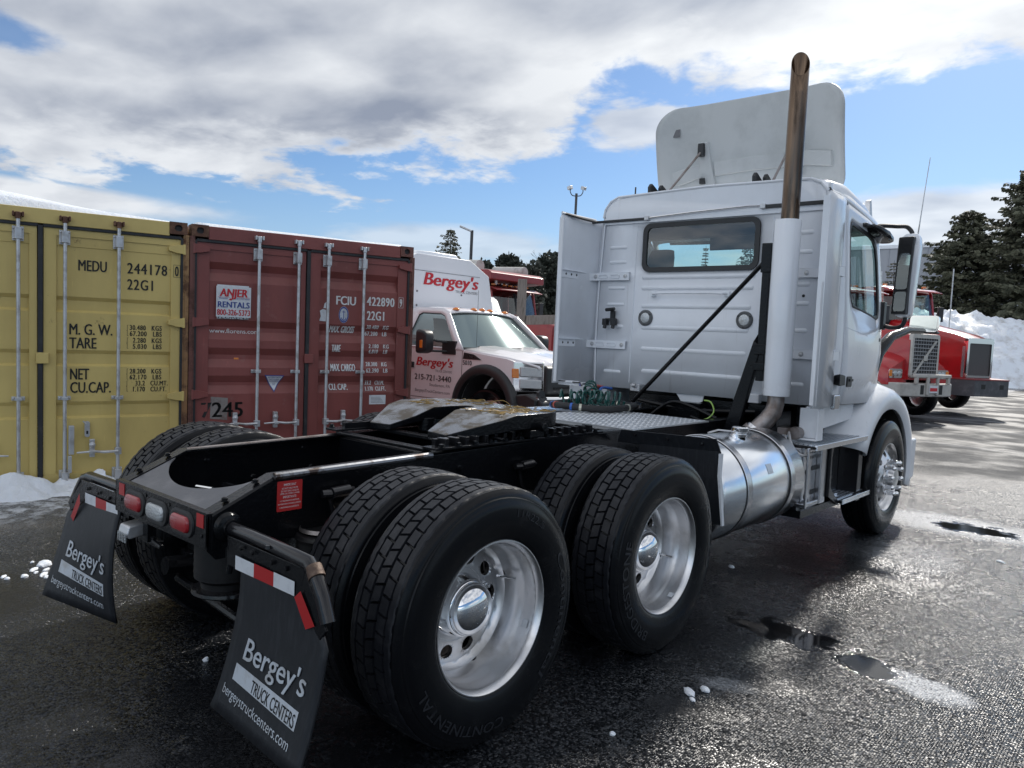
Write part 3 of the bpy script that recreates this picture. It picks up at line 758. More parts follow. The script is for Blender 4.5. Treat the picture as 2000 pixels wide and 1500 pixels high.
def curved_quad(mb, f, pts, n=8):
    (a, b_, c_, d_) = pts
    mb.sheet(lambda s_, t: f(*[(a[i]*(1-s_)*(1-t)+b_[i]*s_*(1-t)+c_[i]*s_*t+d_[i]*(1-s_)*t) for i in (0, 1)], 0.0), [k/n for k in range(n+1)], [0, 1])
def tf(tb, f):
    sh = lambda u, v, d: f(u, v, d)
    text(tb, "Bergey's", .120, .222, .44, .078, sh, .035, .10)
    curved_quad(tb, lambda u, v, d: f(u, v, 0.0), [(.085, .135), (.55, .115), (.55, .175), (.085, .195)])
    text(tb, 'bergeystruckcenters.com', .045, .075, .50, .034, lambda u, v, d: f(u, v-(u-.045)*.045, d), .012)
def dform(db, f):
    text(db, 'TRUCK CENTERS', .225, .134, .315, .042, lambda u, v, d: f(u, v-(u-.225)*.045, .0012), .014)
fl1, f1 = flap(1, None, .533, 1.172, lambda u, v: -.735-.012*(1-v)-.055*(1-v)**2.4-.045*u*(1-v)**1.5, .735, .185, None, tf, 'right mud flap, nearest the camera')
fl2, f2 = flap(-1, None, -1.175, -.545, lambda u, v: -.695-.020*(1-v)-.12*(1-v)**1.4*(1-u)-.14*v*(1-v)*u, .735, .165, None, tf, 'left mud flap, farther away')
def hanger(sg, p, tape):
    mb = MB(); mb.tube(p, .025 if sg > 0 else .027, 14); h_ = tpart(mb, 'flap_hanger', blackgloss)
    return h_
h1 = hanger(1, [(.44, -.70, .825), (.62, -.705, .828), (.85, -.72, .83), (1.04, -.735, .83), (1.085, -.74, .80), (1.13, -.742, .735), (1.165, -.745, .665)], None)
h2 = hanger(-1, [(-.44, -.66, .79), (-.8, -.657, .785), (-1.06, -.655, .78), (-1.115, -.66, .765), (-1.15, -.67, .71), (-1.185, -.69, .62)], None)
mb = MB(); mb.tube([(1.062, -.736, .825), (1.092, -.741, .795)], [.027, .029], 12); mb.build('rusty_weld', rustw, h1)
mb = MB(); mb.lathe([(.055, 0), (.058, .006), (.047, .018), (.049, .026), (.035, .030), (.033, .045)], (.43, -.70, .825), 'x', 24, True); mb.build('mounting_flange', black, h1)
mb = MB(); mb.lathe([(.05, 0), (.05, -.02), (.03, -.03)], (-.43, -.66, .79), 'x', 20, True); mb.build('mounting_flange', black, h2)
# clamp plates behind/over the flap with the reflective tape
mb = MB(); mb.hexa([(.50, -.735, .70), (1.00, -.745, .70), (1.00, -.738, .71), (.50, -.728, .71), (.50, -.735, .81), (1.03, -.745, .81), (1.03, -.738, .81), (.50, -.728, .81)])
mb.hexa([(1.0, -.747, .70), (1.13, -.752, .60), (1.135, -.742, .60), (1.0, -.738, .70), (1.03, -.747, .80), (1.165, -.752, .64), (1.165, -.742, .64), (1.03, -.738, .80)]); mb.build('clamp_plate', black, h1, bevel=.002)
mb = MB(); mb.hexa([(-.98, -.710, .67), (-.47, -.700, .68), (-.47, -.692, .68), (-.98, -.700, .67), (-1.03, -.710, .775), (-.45, -.70, .775), (-.45, -.692, .775), (-1.03, -.70, .775)])
mb.hexa([(-1.12, -.730, .60), (-.98, -.710, .67), (-.98, -.70, .67), (-1.12, -.72, .60), (-1.15, -.725, .64), (-1.02, -.710, .77), (-1.02, -.70, .77), (-1.15, -.715, .64)]); mb.build('clamp_plate', black, h2, bevel=.002)
def tapeq(par, a, b_, c_, d_, y, mt):
    mb = MB(); mb.add([(p[0], y, p[1]) for p in (a, b_, c_, d_)], [(0, 1, 2, 3)]); mb.build('reflective_tape', mt, par, recalc=False)
X_ = [.585, .714, .844, .973]
for i, mt in enumerate((whitetape, redtape, whitetape)): tapeq(h1, (X_[i], .704), (X_[i+1], .704), (X_[i+1], .754), (X_[i], .756), -.7475, mt)
tapeq(h1, (1.055, .615), (1.105, .640), (1.02, .735), (.985, .705), -.7545, redtape)
X_ = [-.965, -.83, -.70, -.565]
for i, mt in enumerate((whitetape, redtape, whitetape)): tapeq(h2, (X_[i], .668), (X_[i+1], .672), (X_[i+1], .722), (X_[i], .72), -.7125, mt)
tapeq(h2, (-1.10, .575), (-1.065, .555), (-.975, .665), (-.985, .715), -.7325, redtape)
for (x, z_, y, h_) in ((.70, .79, -.746, h1), (.62, .79, -.744, h1), (.83, .785, -.746, h1), (.92, .785, -.746, h1), (-.93, .745, -.712, h2), (-.80, .745, -.711, h2), (-.68, .74, -.706, h2), (-.60, .735, -.706, h2), (-1.06, .66, -.735, h2)):
    mb = MB(); mb.lathe([(.009, 0), (.008, .006), (.0003, .007)], (0, 0, 0), 'y', 8)
    for i, p in enumerate(mb.v): mb.v[i] = (x+p[0], y-p[1], z_+p[2])
    mb.build('bolt', black, h_)
mb = MB(); mb.lathe([(.012, 0), (.010, .012), (.0003, .013)], (.80, -.745, .828), 'z', 8); mb.build('bolt', blackgloss, h1)
# hooks hanging under the right hanger
mb = MB(); mb.tube([(.50, -.71, .79), (.50, -.715, .72), (.49, -.72, .66)], .012, 8); tpart(mb, 'strap_hook', black)

# shock absorbers / valves on the outside of the right rail
for y in (-.22, 1.02):
    mb = MB(); mb.tube([(.46, y-.07, .905), (.47, y-.03, .905)], .018, 10); mb.tube([(.47, y-.03, .905), (.47, y+.06, .91)], .026, 12); mb.tube([(.47, y+.06, .91), (.47, y+.085, .91)], .014, 8); mb.tube([(.45, y-.02, .88), (.45, y, .80), (.45, y+.05, .74)], .010, 6)
    tpart(mb, 'air_valve', blackgloss)
mb = MB(); mb.tube([(.50, -.16, .80), (.50, -.05, .765), (.52, .1, .76)], .022, 8); mb.lathe([(.10, .78), (.105, .765), (.06, .755)], (.50, -.30, 0), 'z', 20); tpart(mb, 'spring_seat', elbow)

# ---- fifth wheel on its toothed slide rails
rack = {}
for sg in (-1, 1):
    mb = MB(); mb.box(sg*.405-.05, sg*.405+.05, .36, 1.78, railz(1)+.004, railz(1)+.016)
    mb.box(sg*.37-.012, sg*.37+.012, .42, 1.75, railz(1)+.014, railz(1)+.05); ra = tpart(mb, 'slide_rail', blackgloss, bevel=.002); rack[sg] = ra
    for k in range(18):
        y = .46+k*.072
        t_ = MB(); t_.box(sg*.395-.03, sg*.395+.035, y-.013, y+.013, railz(1)+.014, railz(1)+.055); t_.build('rack_tooth', blackgloss, ra, bevel=.003)
    for k in range(12):
        y = .40+k*.118
        mb = MB(); mb.lathe([(.018, 0), (.018, .005), (.013, .006), (.013, .018), (.0003, .021)], (sg*.452, y, railz(1)+.016), 'z', 6); mb.build('bolt', black, ra)
mb = MB(); mb.box(-.36, .36, .36, .42, railz(.4)+.002, railz(.4)+.016); mb.box(-.36, .36, .60, .66, railz(.6)+.01, railz(.6)+.03); tpart(mb, 'slide_crossbar', black, bevel=.003)
fwp = MB()
TZ = 1.188
half_out = [(.155, .575, 1.088), (.315, .560, 1.085), (.47, .82, 1.165), (.478, .92, TZ), (.47, 1.22, TZ), (.42, 1.34, TZ-.004), (.25, 1.375, TZ-.006), (0, 1.38, TZ-.006)]
half_in = [(.155, .575, 1.088), (.105, .72, 1.135), (.085, .84, TZ-.006), (.06, .95, TZ), (.052, 1.0, TZ), (.045, 1.03, TZ), (.03, 1.052, TZ), (0, 1.06, TZ)]
top = []
for sg in (-1, 1):
    A = [(sg*x, y, z) for x, y, z in half_in]; B_ = [(sg*x, y, z) for x, y, z in half_out]
    fwp.cur = 0
    Amid = [tuple((A[i][k]+B_[i][k])/2 for k in range(3)) for i in range(8)]
    fwp.loft([A, Amid, B_], False, False)
    dn = lambda p, h_: (p[0], p[1], p[2]-h_)
    fwp.cur = 1
    hs = [.035, .04, .07, .085, .085, .085, .085, .085]
    fwp.loft([B_, [dn(p, h_) for p, h_ in zip(B_, hs)]], False, False); fwp.loft([A, [dn(p, h_) for p, h_ in zip(A, hs)]], False, False)
    fwp.loft([[dn(p, h_) for p, h_ in zip(A, hs)], [dn(p, h_) for p, h_ in zip(B_, hs)]], False, False)
    fwp.add([A[0], B_[0], dn(B_[0], .035), dn(A[0], .035)], [(0, 1, 2, 3)])
fifth = fwp.build('fifth_wheel', [grease_metal, black], truck, smooth=30, bevel=.006)
# strings and smears of amber grease on the plate
gr = MB(); rg = random.Random(11)
for k in range(80):
    side = rg.choice((-1, 1, 1)); x = side*rg.uniform(.12, .42); y = rg.uniform(.86, 1.34)
    if rg.random() < .3: x = rg.uniform(-.35, .35); y = rg.uniform(1.14, 1.34)
    a = rg.uniform(-.5, .6)+(pi/2 if rg.random() < .35 else 0); L = rg.uniform(.04, .16); pts = []
    for j in range(5): t = j/4-.5; pts.append((max(-.44, min(.44, x+cos(a)*L*t)), max(.86, min(1.35, y+sin(a)*L*t+.012*sin(7*t+k))), TZ+.002+.001*sin(k*2+j)))
    gr.tube(pts, [.001, .0028, .0035, .0028, .001], 5, smooth_path=False)
for k in range(26):
    cx_, cy_ = rg.uniform(.22, .42), rg.uniform(.9, 1.25); gr.lathe([(.018*rg.random()+.006, 0), (.008, .004), (.0004, .005)], (cx_, cy_, TZ), 'z', 7)
gr.build('grease', grease, fifth, smooth=60)['kind'] = 'stuff'
mb = MB(); mb.tube([(.10, 1.30, TZ), (.06, 1.27, TZ+.03), (-.05, 1.25, TZ+.012), (-.12, 1.28, TZ+.02), (-.2, 1.24, TZ)], .0025, 6, smooth_path=True); mb.build('grease_string', grease, fifth)
# mounting: pivots, release handle, base
mb = MB()
for sg in (-1, 1):
    mb.px([(.98, 1.04), (1.28, 1.04), (1.20, 1.10), (1.16, 1.125), (1.08, 1.125), (1.04, 1.10)], sg*.39-.03, sg*.39+.03)
    mb.tube([(sg*.46, 1.12, 1.115), (sg*.52, 1.12, 1.115)], .024, 12)
mb.box(-.42, .42, .96, 1.30, 1.04, 1.055); mb.lathe([(.06, 1.04), (.06, 1.12)], (.12, .82, 0), 'z', 16, True); mb.lathe([(.05, 1.04), (.05, 1.12)], (-.12, .82, 0), 'z', 16, True)
mb.box(.44, .50, 1.02, 1.14, 1.06, 1.10); mb.tube([(.30, .78, 1.07), (.44, .80, 1.07), (.50, .80, 1.065)], .012, 8)
mb.build('fifth_wheel_mount', black, fifth, bevel=.004)
mb = MB(); mb.hexa([(.16, .58, 1.045), (.30, .55, 1.045), (.36, .70, 1.045), (.20, .74, 1.045), (.16, .58, 1.056), (.30, .55, 1.056), (.36, .70, 1.056), (.20, .74, 1.056)]); mb.build('greasy_wear_pad', grease_metal, fifth)

# ---- deck plate with raised tread
mb = MB(); mb.box(-.47, .462, 2.09, 3.17, 1.030, 1.040); mb.box(-.47, .462, 2.085, 2.095, 1.0, 1.040)
deck = tpart(mb, 'deck_plate', tread_alu, bevel=.001)
mb = MB()
for i in range(24):
    for j in range(28):
        x = -.455+i*.0395+(.019 if j % 2 else 0); y = 2.115+j*.0383
        if x > .448: continue
        a = .6 if (i+j) % 2 else -.6
        R_ = Matrix.Rotation(a, 3, 'Z'); h_ = Vector((x, y, 1.040))
        P4 = [h_+R_ @ Vector(q) for q in ((-.015, 0, 0), (0, -.006, 0), (.015, 0, 0), (0, .006, 0), (0, 0, .0035))]
        mb.add(P4, [(0, 1, 4), (1, 2, 4), (2, 3, 4), (3, 0, 4)])
mb.build('tread_pattern', tread_alu, deck, smooth=0, recalc=False)['kind'] = 'stuff'

# ================================================================ CAB
YW = 3.78
def xs(y, z):
    t = 1.135
    if z > 1.95: t -= .04*((z-1.95)/.8)**1.2
    if z < 1.6: t -= .015*((1.6-z)/.4)
    if y > 4.4: t -= .035*((y-4.4)/.6)**2
    if y < 3.95: t -= .085*((3.95-y)/.185)**2
    return t
# rear wall
mb = MB()
outer = [(-1.07, 1.19), (-.9, 1.185), (0, 1.185), (.9, 1.185), (1.07, 1.19)] + [(1.075, 1.8), (1.062, 2.5), (1.045, 2.70)] + [(1.03, 2.78), (.985, 2.86), (.91, 2.905)] + [(0, 2.93)] + [(-.91, 2.905), (-.985, 2.86), (-1.03, 2.78)] + [(-1.045, 2.70), (-1.062, 2.5), (-1.075, 1.8)]
win = rr(-.565, .475, 2.262, 2.645, .06, 6)
holed(mb, outer, win, lambda a, b_: (a, YW, b_), 40)
wall = tpart(mb, 'cab_rear_wall', white_in, solid=.03, off=1)
if True:
    wall['label'] = 'white ribbed rear wall of the cab'
mb = MB()   # rubber frame
o_ = rr(-.59, .50, 2.24, 2.668, .075, 8); i_ = rr(-.548, .458, 2.279, 2.628, .05, 8)
mb.loft([[(a, YW-.002, b_) for a, b_ in o_], [(a*.998, YW-.018, b_) for a, b_ in o_], [(a, YW-.016, b_) for a, b_ in i_], [(a, YW+.01, b_) for a, b_ in i_]], True, False)
rw = tpart(mb, 'rear_window', blackplastic, smooth=50)
mb = MB(); pts = rr(-.55, .46, 2.277, 2.63, .05, 6); mb.add([(a, YW-.004, b_) for a, b_ in pts], [list(range(len(pts)))]); mb.build('pane', winglass, rw, recalc=False)
# pressed ribs on the wall
def rib(x0, x1, z, h_=.020, d_=.010):
    mb = MB(); a = rr(x0, x1, z-h_, z+h_, h_*.98, 5); b_ = rr(x0+.012, x1-.012, z-h_*.45, z+h_*.45, h_*.44, 5)
    mb.loft([[(p[0], YW-.001, p[1]) for p in a], [(p[0], YW-d_, p[1]) for p in b_]], True, False); mb.add([(p[0], YW-d_, p[1]) for p in b_], [list(range(len(b_)))])
    mb.build('pressed_rib', white_in, wall, smooth=60)
for z_, xl, xr_ in ((2.195, -.59, .48), (2.098, -.59, .47), (1.937, -.58, .46), (1.746, -.57, .45), (1.555, -.56, .44), (1.356, -.54, .42)): rib(xl, xr_, z_)
for z_ in (2.47, 2.335, 2.10, 1.95, 1.75, 1.33): rib(-.95, -.76, z_, .016)
for z_ in (2.52, 2.37, 2.12, 1.97, 1.76, 1.34): rib(.80, .93, z_, .018)
# broad raised centre panel edges
for x in (-.665, .60):
    mb = MB(); mb.box(x, x+.006, YW-.006, YW+.002, 1.24, 2.66); mb.build('panel_seam', white_in, wall, bevel=.002)
mb = MB()
for (x0, x1, z_) in ((-.95, -.70, 2.78), (.02, .38, 2.83)):
    mb.box(x0, x1, YW-.004, YW+.002, z_, z_+.005); mb.box(x0, x1, YW-.004, YW+.002, z_-.035, z_-.03)
mb.build('panel_seam', white_in, wall)
# drip bar above the window
mb = MB(); mb.tube([(-.56, YW-.03, 2.715), (-.1, YW-.035, 2.735), (.40, YW-.03, 2.750), (.52, YW-.03, 2.745)], .008, 8); br = mb.build('drip_rail', chrome, wall)
mb = MB(); mb.box(-1.15, -.56, YW-.035, YW-.012, 2.70, 2.722); mb.box(.53, 1.05, YW-.035, YW-.012, 2.722, 2.75); mb.build('rubber_seal', blackplastic, wall, bevel=.003)
for x, z_ in ((-.555, 2.713), (.515, 2.738)): mb = MB(); mb.box(x-.02, x+.025, YW-.045, YW-.01, z_-.018, z_+.02); mb.build('drip_rail_clip', steel, wall, bevel=.004)
# grab handle
mb = MB(); mb.tube([(-.44, YW-.05, 2.045), (-.3, YW-.055, 2.050), (.1, YW-.055, 2.050), (.235, YW-.05, 2.045)], .010, 10)
for x in (-.455, .25): mb.tube([(x+(.02 if x < 0 else -.02), YW-.05, 2.045), (x, YW-.02, 2.045)], .010, 8); mb.box(x-.022, x+.022, YW-.022, YW-.001, 2.022, 2.066)
gh = tpart(mb, 'grab_handle', white, bevel=.003)
# work lamps
for x in (-.524, .412):
    mb = MB(); mb.lathe([(.072, 0), (.072, .012), (.062, .022), (.050, .022), (.049, .014)], (0, 0, 0), 'y', 32)
    mb.v = [(x+p[0], YW-p[1], 1.832+p[2]) for p in mb.v]; lampo = tpart(mb, 'work_lamp', interior_grey)
    mb = MB(); mb.lathe([(.050, .014), (.045, .020), (.03, .024), (.0005, .026)], (0, 0, 0), 'y', 28)
    mb.v = [(x+p[0], YW-p[1], 1.832+p[2]) for p in mb.v]; mb.build('lamp_lens', clearlens, lampo)
    for k in range(3):
        a = 2*pi*k/3+.5; mb = MB(); mb.lathe([(.006, 0), (.006, .004), (.0003, .005)], (0, 0, 0), 'y', 8)
        mb.v = [(x+.061*cos(a)+p[0], YW-.021-p[1], 1.832+.061*sin(a)+p[2]) for p in mb.v]; mb.build('screw', blackplastic, lampo)
# hose holder (dummy couplers)
mb = MB(); x, z_ = -.88, 1.83
mb.box(x-.012, x+.03, YW-.03, YW, z_-.03, z_+.06); mb.box(x-.055, x+.055, YW-.05, YW-.01, z_-.035, z_-.01)
for dx_ in (-.045, .045): mb.box(x+dx_-.022, x+dx_+.022, YW-.075, YW-.02, z_-.075, z_-.015); mb.tube([(x+dx_, YW-.05, z_-.06), (x+dx_, YW-.06, z_-.105)], .018, 10)
mb.tube([(x-.04, YW-.06, z_+.065), (x+.06, YW-.065, z_+.075)], .016, 10); tpart(mb, 'hose_holder', blackplastic, bevel=.005)
# plug and marks
mb = MB(); mb.lathe([(.012, 0), (.012, .006), (.0003, .008)], (0, 0, 0), 'y', 6); mb.v = [(.88+p[0], YW-p[1]-.001, 2.03+p[2]) for p in mb.v]; mb.build('plug', blackplastic, wall)

# side extenders (fixed wind deflectors behind the cab) with perforated brackets
for sg in (-1, 1):
    mb = MB(); X0 = 1.195
    plan = [(1.187, 3.315), (1.187, 3.48), (1.178, 3.62), (1.155, 3.74), (1.125, 3.83), (1.08, 3.90)]
    mb.loft([[(sg*px_, py_, 1.205) for px_, py_ in plan], [(sg*px_, py_+.005, 2.69) for px_, py_ in plan], [(sg*(px_-.004), py_+.02, 2.735) for px_, py_ in plan]], False, False); ex = tpart(mb, 'side_extender', white, solid=.016, off=0, smooth=50)
    mb = MB(); mb.box(sg*X0, sg*(X0-.045), 3.318, 3.330, 1.22, 2.70); mb.tube([(sg*(X0-.02), 3.32, 2.742), (sg*(X0-.02), 3.55, 2.744), (sg*(X0-.05), 3.80, 2.74)], .010, 6); mb.build('extender_lip', white if sg > 0 else white_in, ex)
    mb = MB(); mb.tube([(sg*(X0-.012), 3.33, 2.745), (sg*(X0-.05), 3.57, 2.725), (sg*(X0-.10), 3.74, 2.71)], .012, 6); mb.build('rubber_seal', blackplastic, ex)
    for z_ in (2.205, 1.578):
        for nm, quad in (('a', 0), ('b', 1)):
            mb = MB()
            if quad == 0:   # along the extender
                y0, y1 = 3.36, 3.78
                mb.box(sg*(X0-.016), sg*(X0-.024), y0, y1, z_-.035, z_+.035)
                mb.box(sg*(X0-.016), sg*(X0-.045), y0, y1, z_+.031, z_+.035)
                b1 = mb.build('extender_bracket', white_in, ex, bevel=.002)
                for y in (3.42, 3.50, 3.58, 3.67):
                    q = MB(); q.lathe([(.011, 0), (.009, .002), (.0003, .002)], (sg*(X0-.024), y, z_), 'x', 10); 
                    q.v = [(2*sg*(X0-.024)-p[0] if sg > 0 else p[0], p[1], p[2]) for p in q.v]; q.build('bolt_hole', blackplastic, b1)
            else:
                x0, x1 = (-1.15, -.71) if sg < 0 else (.80, 1.17)
                mb.box(x0, x1, YW-.028, YW-.02, z_-.037, z_+.037); mb.box(x0, x1, YW-.028, YW, z_+.033, z_+.037); b1 = mb.build('wall_bracket', white_in, ex, bevel=.002)
                xx = [x0+.07, x0+.16, x0+.29, x0+.40] if sg < 0 else [x0+.1, x0+.22]
                for i, x in enumerate(xx):
                    if i in (1, 2) and sg < 0:
                        q = MB(); h_ = rr(x-.05, x+.05, z_-.018, z_+.018, .017, 4); h2_ = rr(x-.044, x+.044, z_-.012, z_+.012, .011, 4)
                        q.loft([[(a, YW-.0285, b_) for a, b_ in h_], [(a, YW-.034, b_) for a, b_ in h_], [(a, YW-.034, b_) for a, b_ in h2_], [(a, YW-.029, b_) for a, b_ in h2_]], True, False); q.build('pressed_slot', white_in, b1)
                    else:
                        q = MB(); q.lathe([(.020, 0), (.018, .004), (.008, .005), (.0003, .008)], (0, 0, 0), 'y', 14); q.v = [(x+p[0], YW-.028-p[1], z_+p[2]) for p in q.v]; q.build('bolt', steel, b1)
# latch strip at the foot of the left extender
mb = MB(); mb.box(-1.185, -.95, 3.40, 3.412, 1.19, 1.235); mb.tube([(-1.17, 3.39, 1.212), (-1.0, 3.39, 1.222), (-.95, 3.5, 1.22)], .006, 6); tpart(mb, 'extender_latch', white_in, bevel=.003)
mb = MB(); mb.box(-1.17, -1.10, 3.385, 3.40, 1.222, 1.230); mb.box(-1.01, -.93, 3.385, 3.40, 1.218, 1.228); tpart(mb, 'latch_strap', blackplastic)
# white lower cab skirt left
mb = MB(); mb.box(-1.15, -.93, 3.82, 4.6, .98, 1.18); mb.box(-.99, -.94, 3.80, 3.82, 1.01, 1.04); tpart(mb, 'cab_skirt', white, bevel=.01)

# cab sides: fixed quarter, door with window
def side_fn(sg, dx_=0.0): return lambda a, b_: (sg*(xs(a, b_)+dx_), a, b_)
WINP = [(4.06, 2.01), (4.10, 1.965), (4.75, 1.895), (4.82, 1.915), (4.83, 1.98), (4.80, 2.12), (4.735, 2.38), (4.68, 2.50), (4.60, 2.555), (4.50, 2.58), (4.06, 2.625), (4.02, 2.61), (4.01, 2.56), (4.03, 2.06)]
DOORP = [(4.03, 1.20), (4.74, 1.19), (4.88, 1.23), (5.02, 1.33), (5.075, 1.48), (5.07, 1.62), (5.0, 1.84), (4.96, 2.0), (4.86, 2.35), (4.80, 2.54), (4.70, 2.635), (4.5, 2.69), (3.97, 2.745), (3.945, 2.72), (3.955, 2.0)]
for sg in (-1, 1):
    mb = MB(); q = [(3.76, 1.20), (3.85, 1.20), (3.85, 1.6), (3.85, 2.0), (3.85, 2.4), (3.85, 2.74), (3.76, 2.72), (3.76, 2.4), (3.76, 2.0), (3.76, 1.6)]
    ys = [3.765, 3.80, 3.84, 3.88, 3.92, 3.95, 4.04]; zs_ = [1.19+.05*i for i in range(32)]
    mb.sheet(lambda y, z: (sg*(xs(y, z)-.004), y, z), ys, zs_)
    # strip above the door up to the roof, and A pillar
    mb.sheet(lambda y, t: (sg*xs(y, 2.70+.08*t), y, 2.748+.06*t-.12*max(0, y-4.0)), [3.765+.06*i for i in range(18)], [0, .5, 1])
    mb.loft([[(sg*xs(a_, z_), a_, z_), (sg*(xs(b_, z_)-.008), b_, z_)] for z_, a_, b_ in ((2.66, 4.72, 4.80), (2.54, 4.80, 4.87), (2.35, 4.865, 4.94), (2.0, 4.965, 5.05), (1.84, 5.005, 5.10), (1.62, 5.075, 5.14), (1.48, 5.08, 5.15), (1.3, 5.02, 5.15))], False, False)
    cs = tpart(mb, 'cab_side', white, solid=.012, off=0, smooth=50)
    mb = MB(); holed(mb, DOORP, WINP, side_fn(sg, .002), 60, 3); dr = tpart(mb, 'door', white, solid=.02, off=0, smooth=50, recalc=True)
    # black shut line round the door
    c = (4.48, 1.95); mb = MB()
    grown = [(c[0]+(p[0]-c[0])*1.014, c[1]+(p[1]-c[1])*1.010) for p in DOORP]
    mb.loft([[side_fn(sg, -.006)(*p) for p in DOORP], [side_fn(sg, -.006)(*p) for p in grown]], True, False); mb.build('shut_line_seal', blackplastic, dr, recalc=False)
    # window rubber and glass
    cw = (4.40, 2.25); mb = MB()
    big = [(cw[0]+(p[0]-cw[0])*1.03, cw[1]+(p[1]-cw[1])*1.03) for p in WINP]; sm = [(cw[0]+(p[0]-cw[0])*.945, cw[1]+(p[1]-cw[1])*.93) for p in WINP]
    mb.loft([[side_fn(sg, .006)(*p) for p in big], [side_fn(sg, .016)(*p) for p in WINP], [side_fn(sg, .010)(*p) for p in sm], [side_fn(sg, -.004)(*p) for p in sm]], True, False)
    wf_ = mb.build('window_frame', blackplastic, dr, smooth=60)
    mb = MB(); mb.add([side_fn(sg, -.002)(*p) for p in WINP], [list(range(len(WINP)))]); mb.build('pane', winglass, dr, recalc=False)
    # swage line low on the door
    mb = MB(); mb.tube([(sg*(xs(3.98, 1.80)+.008), 3.98, 1.805), (sg*(xs(4.5, 1.76)+.008), 4.5, 1.755), (sg*(xs(5.0, 1.7)+.008), 5.0, 1.69)], .006, 6); mb.build('swage_line', white, dr)
    # handle in black recess, hinge cover behind it and steel plate
    mb = MB(); h_ = rr(4.10, 4.225, 1.335, 1.42, .015, 4); mb.loft([[(sg*(xs(4, 1.4)+.012), a, b_) for a, b_ in h_], [(sg*(xs(4, 1.4)+.018), a, b_) for a, b_ in h_]], True, True); hd = mb.build('door_handle', blackplastic, dr, bevel=.003)
    mb = MB(); mb.box(sg*(xs(4, 1.4)+.018), sg*(xs(4, 1.4)+.032), 4.14, 4.215, 1.38, 1.40); mb.box(sg*(xs(4, 1.4)+.0185), sg*(xs(4, 1.4)+.022), 4.11, 4.135, 1.345, 1.41); mb.build('handle_grip', blackplastic, hd, bevel=.004)
    mb = MB(); mb.hexa([(sg*1.125, 3.86, 1.36), (sg*1.19, 3.80, 1.35), (sg*1.19, 3.93, 1.355), (sg*1.12, 3.96, 1.36), (sg*1.125, 3.86, 1.43), (sg*1.19, 3.80, 1.445), (sg*1.19, 3.93, 1.43), (sg*1.12, 3.96, 1.43)]); tpart(mb, 'marker_lamp', blackplastic, bevel=.006)
    mb = MB(); mb.box(sg*1.15, sg*1.185, 3.74, 3.86, 1.175, 1.285); tpart(mb, 'bracket_plate', stainless, bevel=.01)
    mb = MB(); mb.box(sg*(xs(4.95, 1.73)+.006), sg*(xs(4.95, 1.73)+.014), 4.93, 4.98, 1.715, 1.745); mb.build('badge', blackplastic, dr)
# door inner trims, seats, dashboard
mb = MB()
for sg in (-1, 1):
    mb.sheet(lambda y, z: (sg*(xs(y, z)-.05), y, z), [3.85+.1*i for i in range(12)], [1.2, 1.5, 1.8, 1.93])
mb.sheet(lambda x, y: (x, y, 1.22), [-1.05, 0, 1.05], [3.82, 5.0]); mb.sheet(lambda x, y: (x, y, 2.80-.10*max(0, y-4.2)/.4), [-1.0, -.5, 0, .5, 1.0], [3.82, 4.2, 4.6])
mb.sheet(lambda x, z: (x, YW+.05, z), [-1.05, 0, 1.05], [1.22, 2.24]); mb.sheet(lambda x, z: (x, YW+.04, z), [-1.0, -.6], [2.24, 2.78]); mb.sheet(lambda x, z: (x, YW+.04, z), [.50, 1.0], [2.24, 2.78])
tpart(mb, 'cab_lining', interior_grey)
for x, nm in ((-.58, 'driver'), (.60, 'passenger')):
    mb = MB(); mb.loft([[(x+a, 3.98+.02*k+b_, z_) for a, b_ in rr(-.24*s_, .24*s_, -.06, .06, .05, 4)] for k, (z_, s_) in enumerate(((1.62, .95), (1.9, 1), (2.15, .95), (2.24, .72), (2.26, .55), (2.40, .52), (2.47, .44)))])
    mb.loft([[(x+a, 4.22+b_, z_) for a, b_ in rr(-.25, .25, -.24, .26, .08, 4)] for z_ in (1.45, 1.6, 1.64)]); tpart(mb, 'seat', interior, bevel=.01)
mb = MB(); mb.loft([[(-1.0, y, z), (1.0, y, z), (1.0, 5.0, z-.0), (-1.0, 5.0, z)] for y, z in ((4.75, 1.3), (4.6, 1.75), (4.72, 1.93), (4.9, 1.96))]); tpart(mb, 'dashboard', interior)
mb = MB()
ring = [(-.58+.225*cos(2*pi*k/28), 4.50+.225*sin(2*pi*k/28)*.45, 1.98+.225*sin(2*pi*k/28)*.89) for k in range(29)]
mb.tube(ring, .015, 8, cap=False); mb.tube([(-.58, 4.50, 1.98), (-.58, 4.68, 1.86)], .03, 8); mb.tube([ring[0], (-.58, 4.5, 1.98), ring[14]], .015, 6); tpart(mb, 'steering_wheel', blackplastic)
mb = MB(); mb.box(-.95, .95, 4.40, 4.50, 2.62, 2.72); mb.box(-.30, .48, 4.46, 4.48, 2.50, 2.64); tpart(mb, 'overhead_console', interior, bevel=.01)

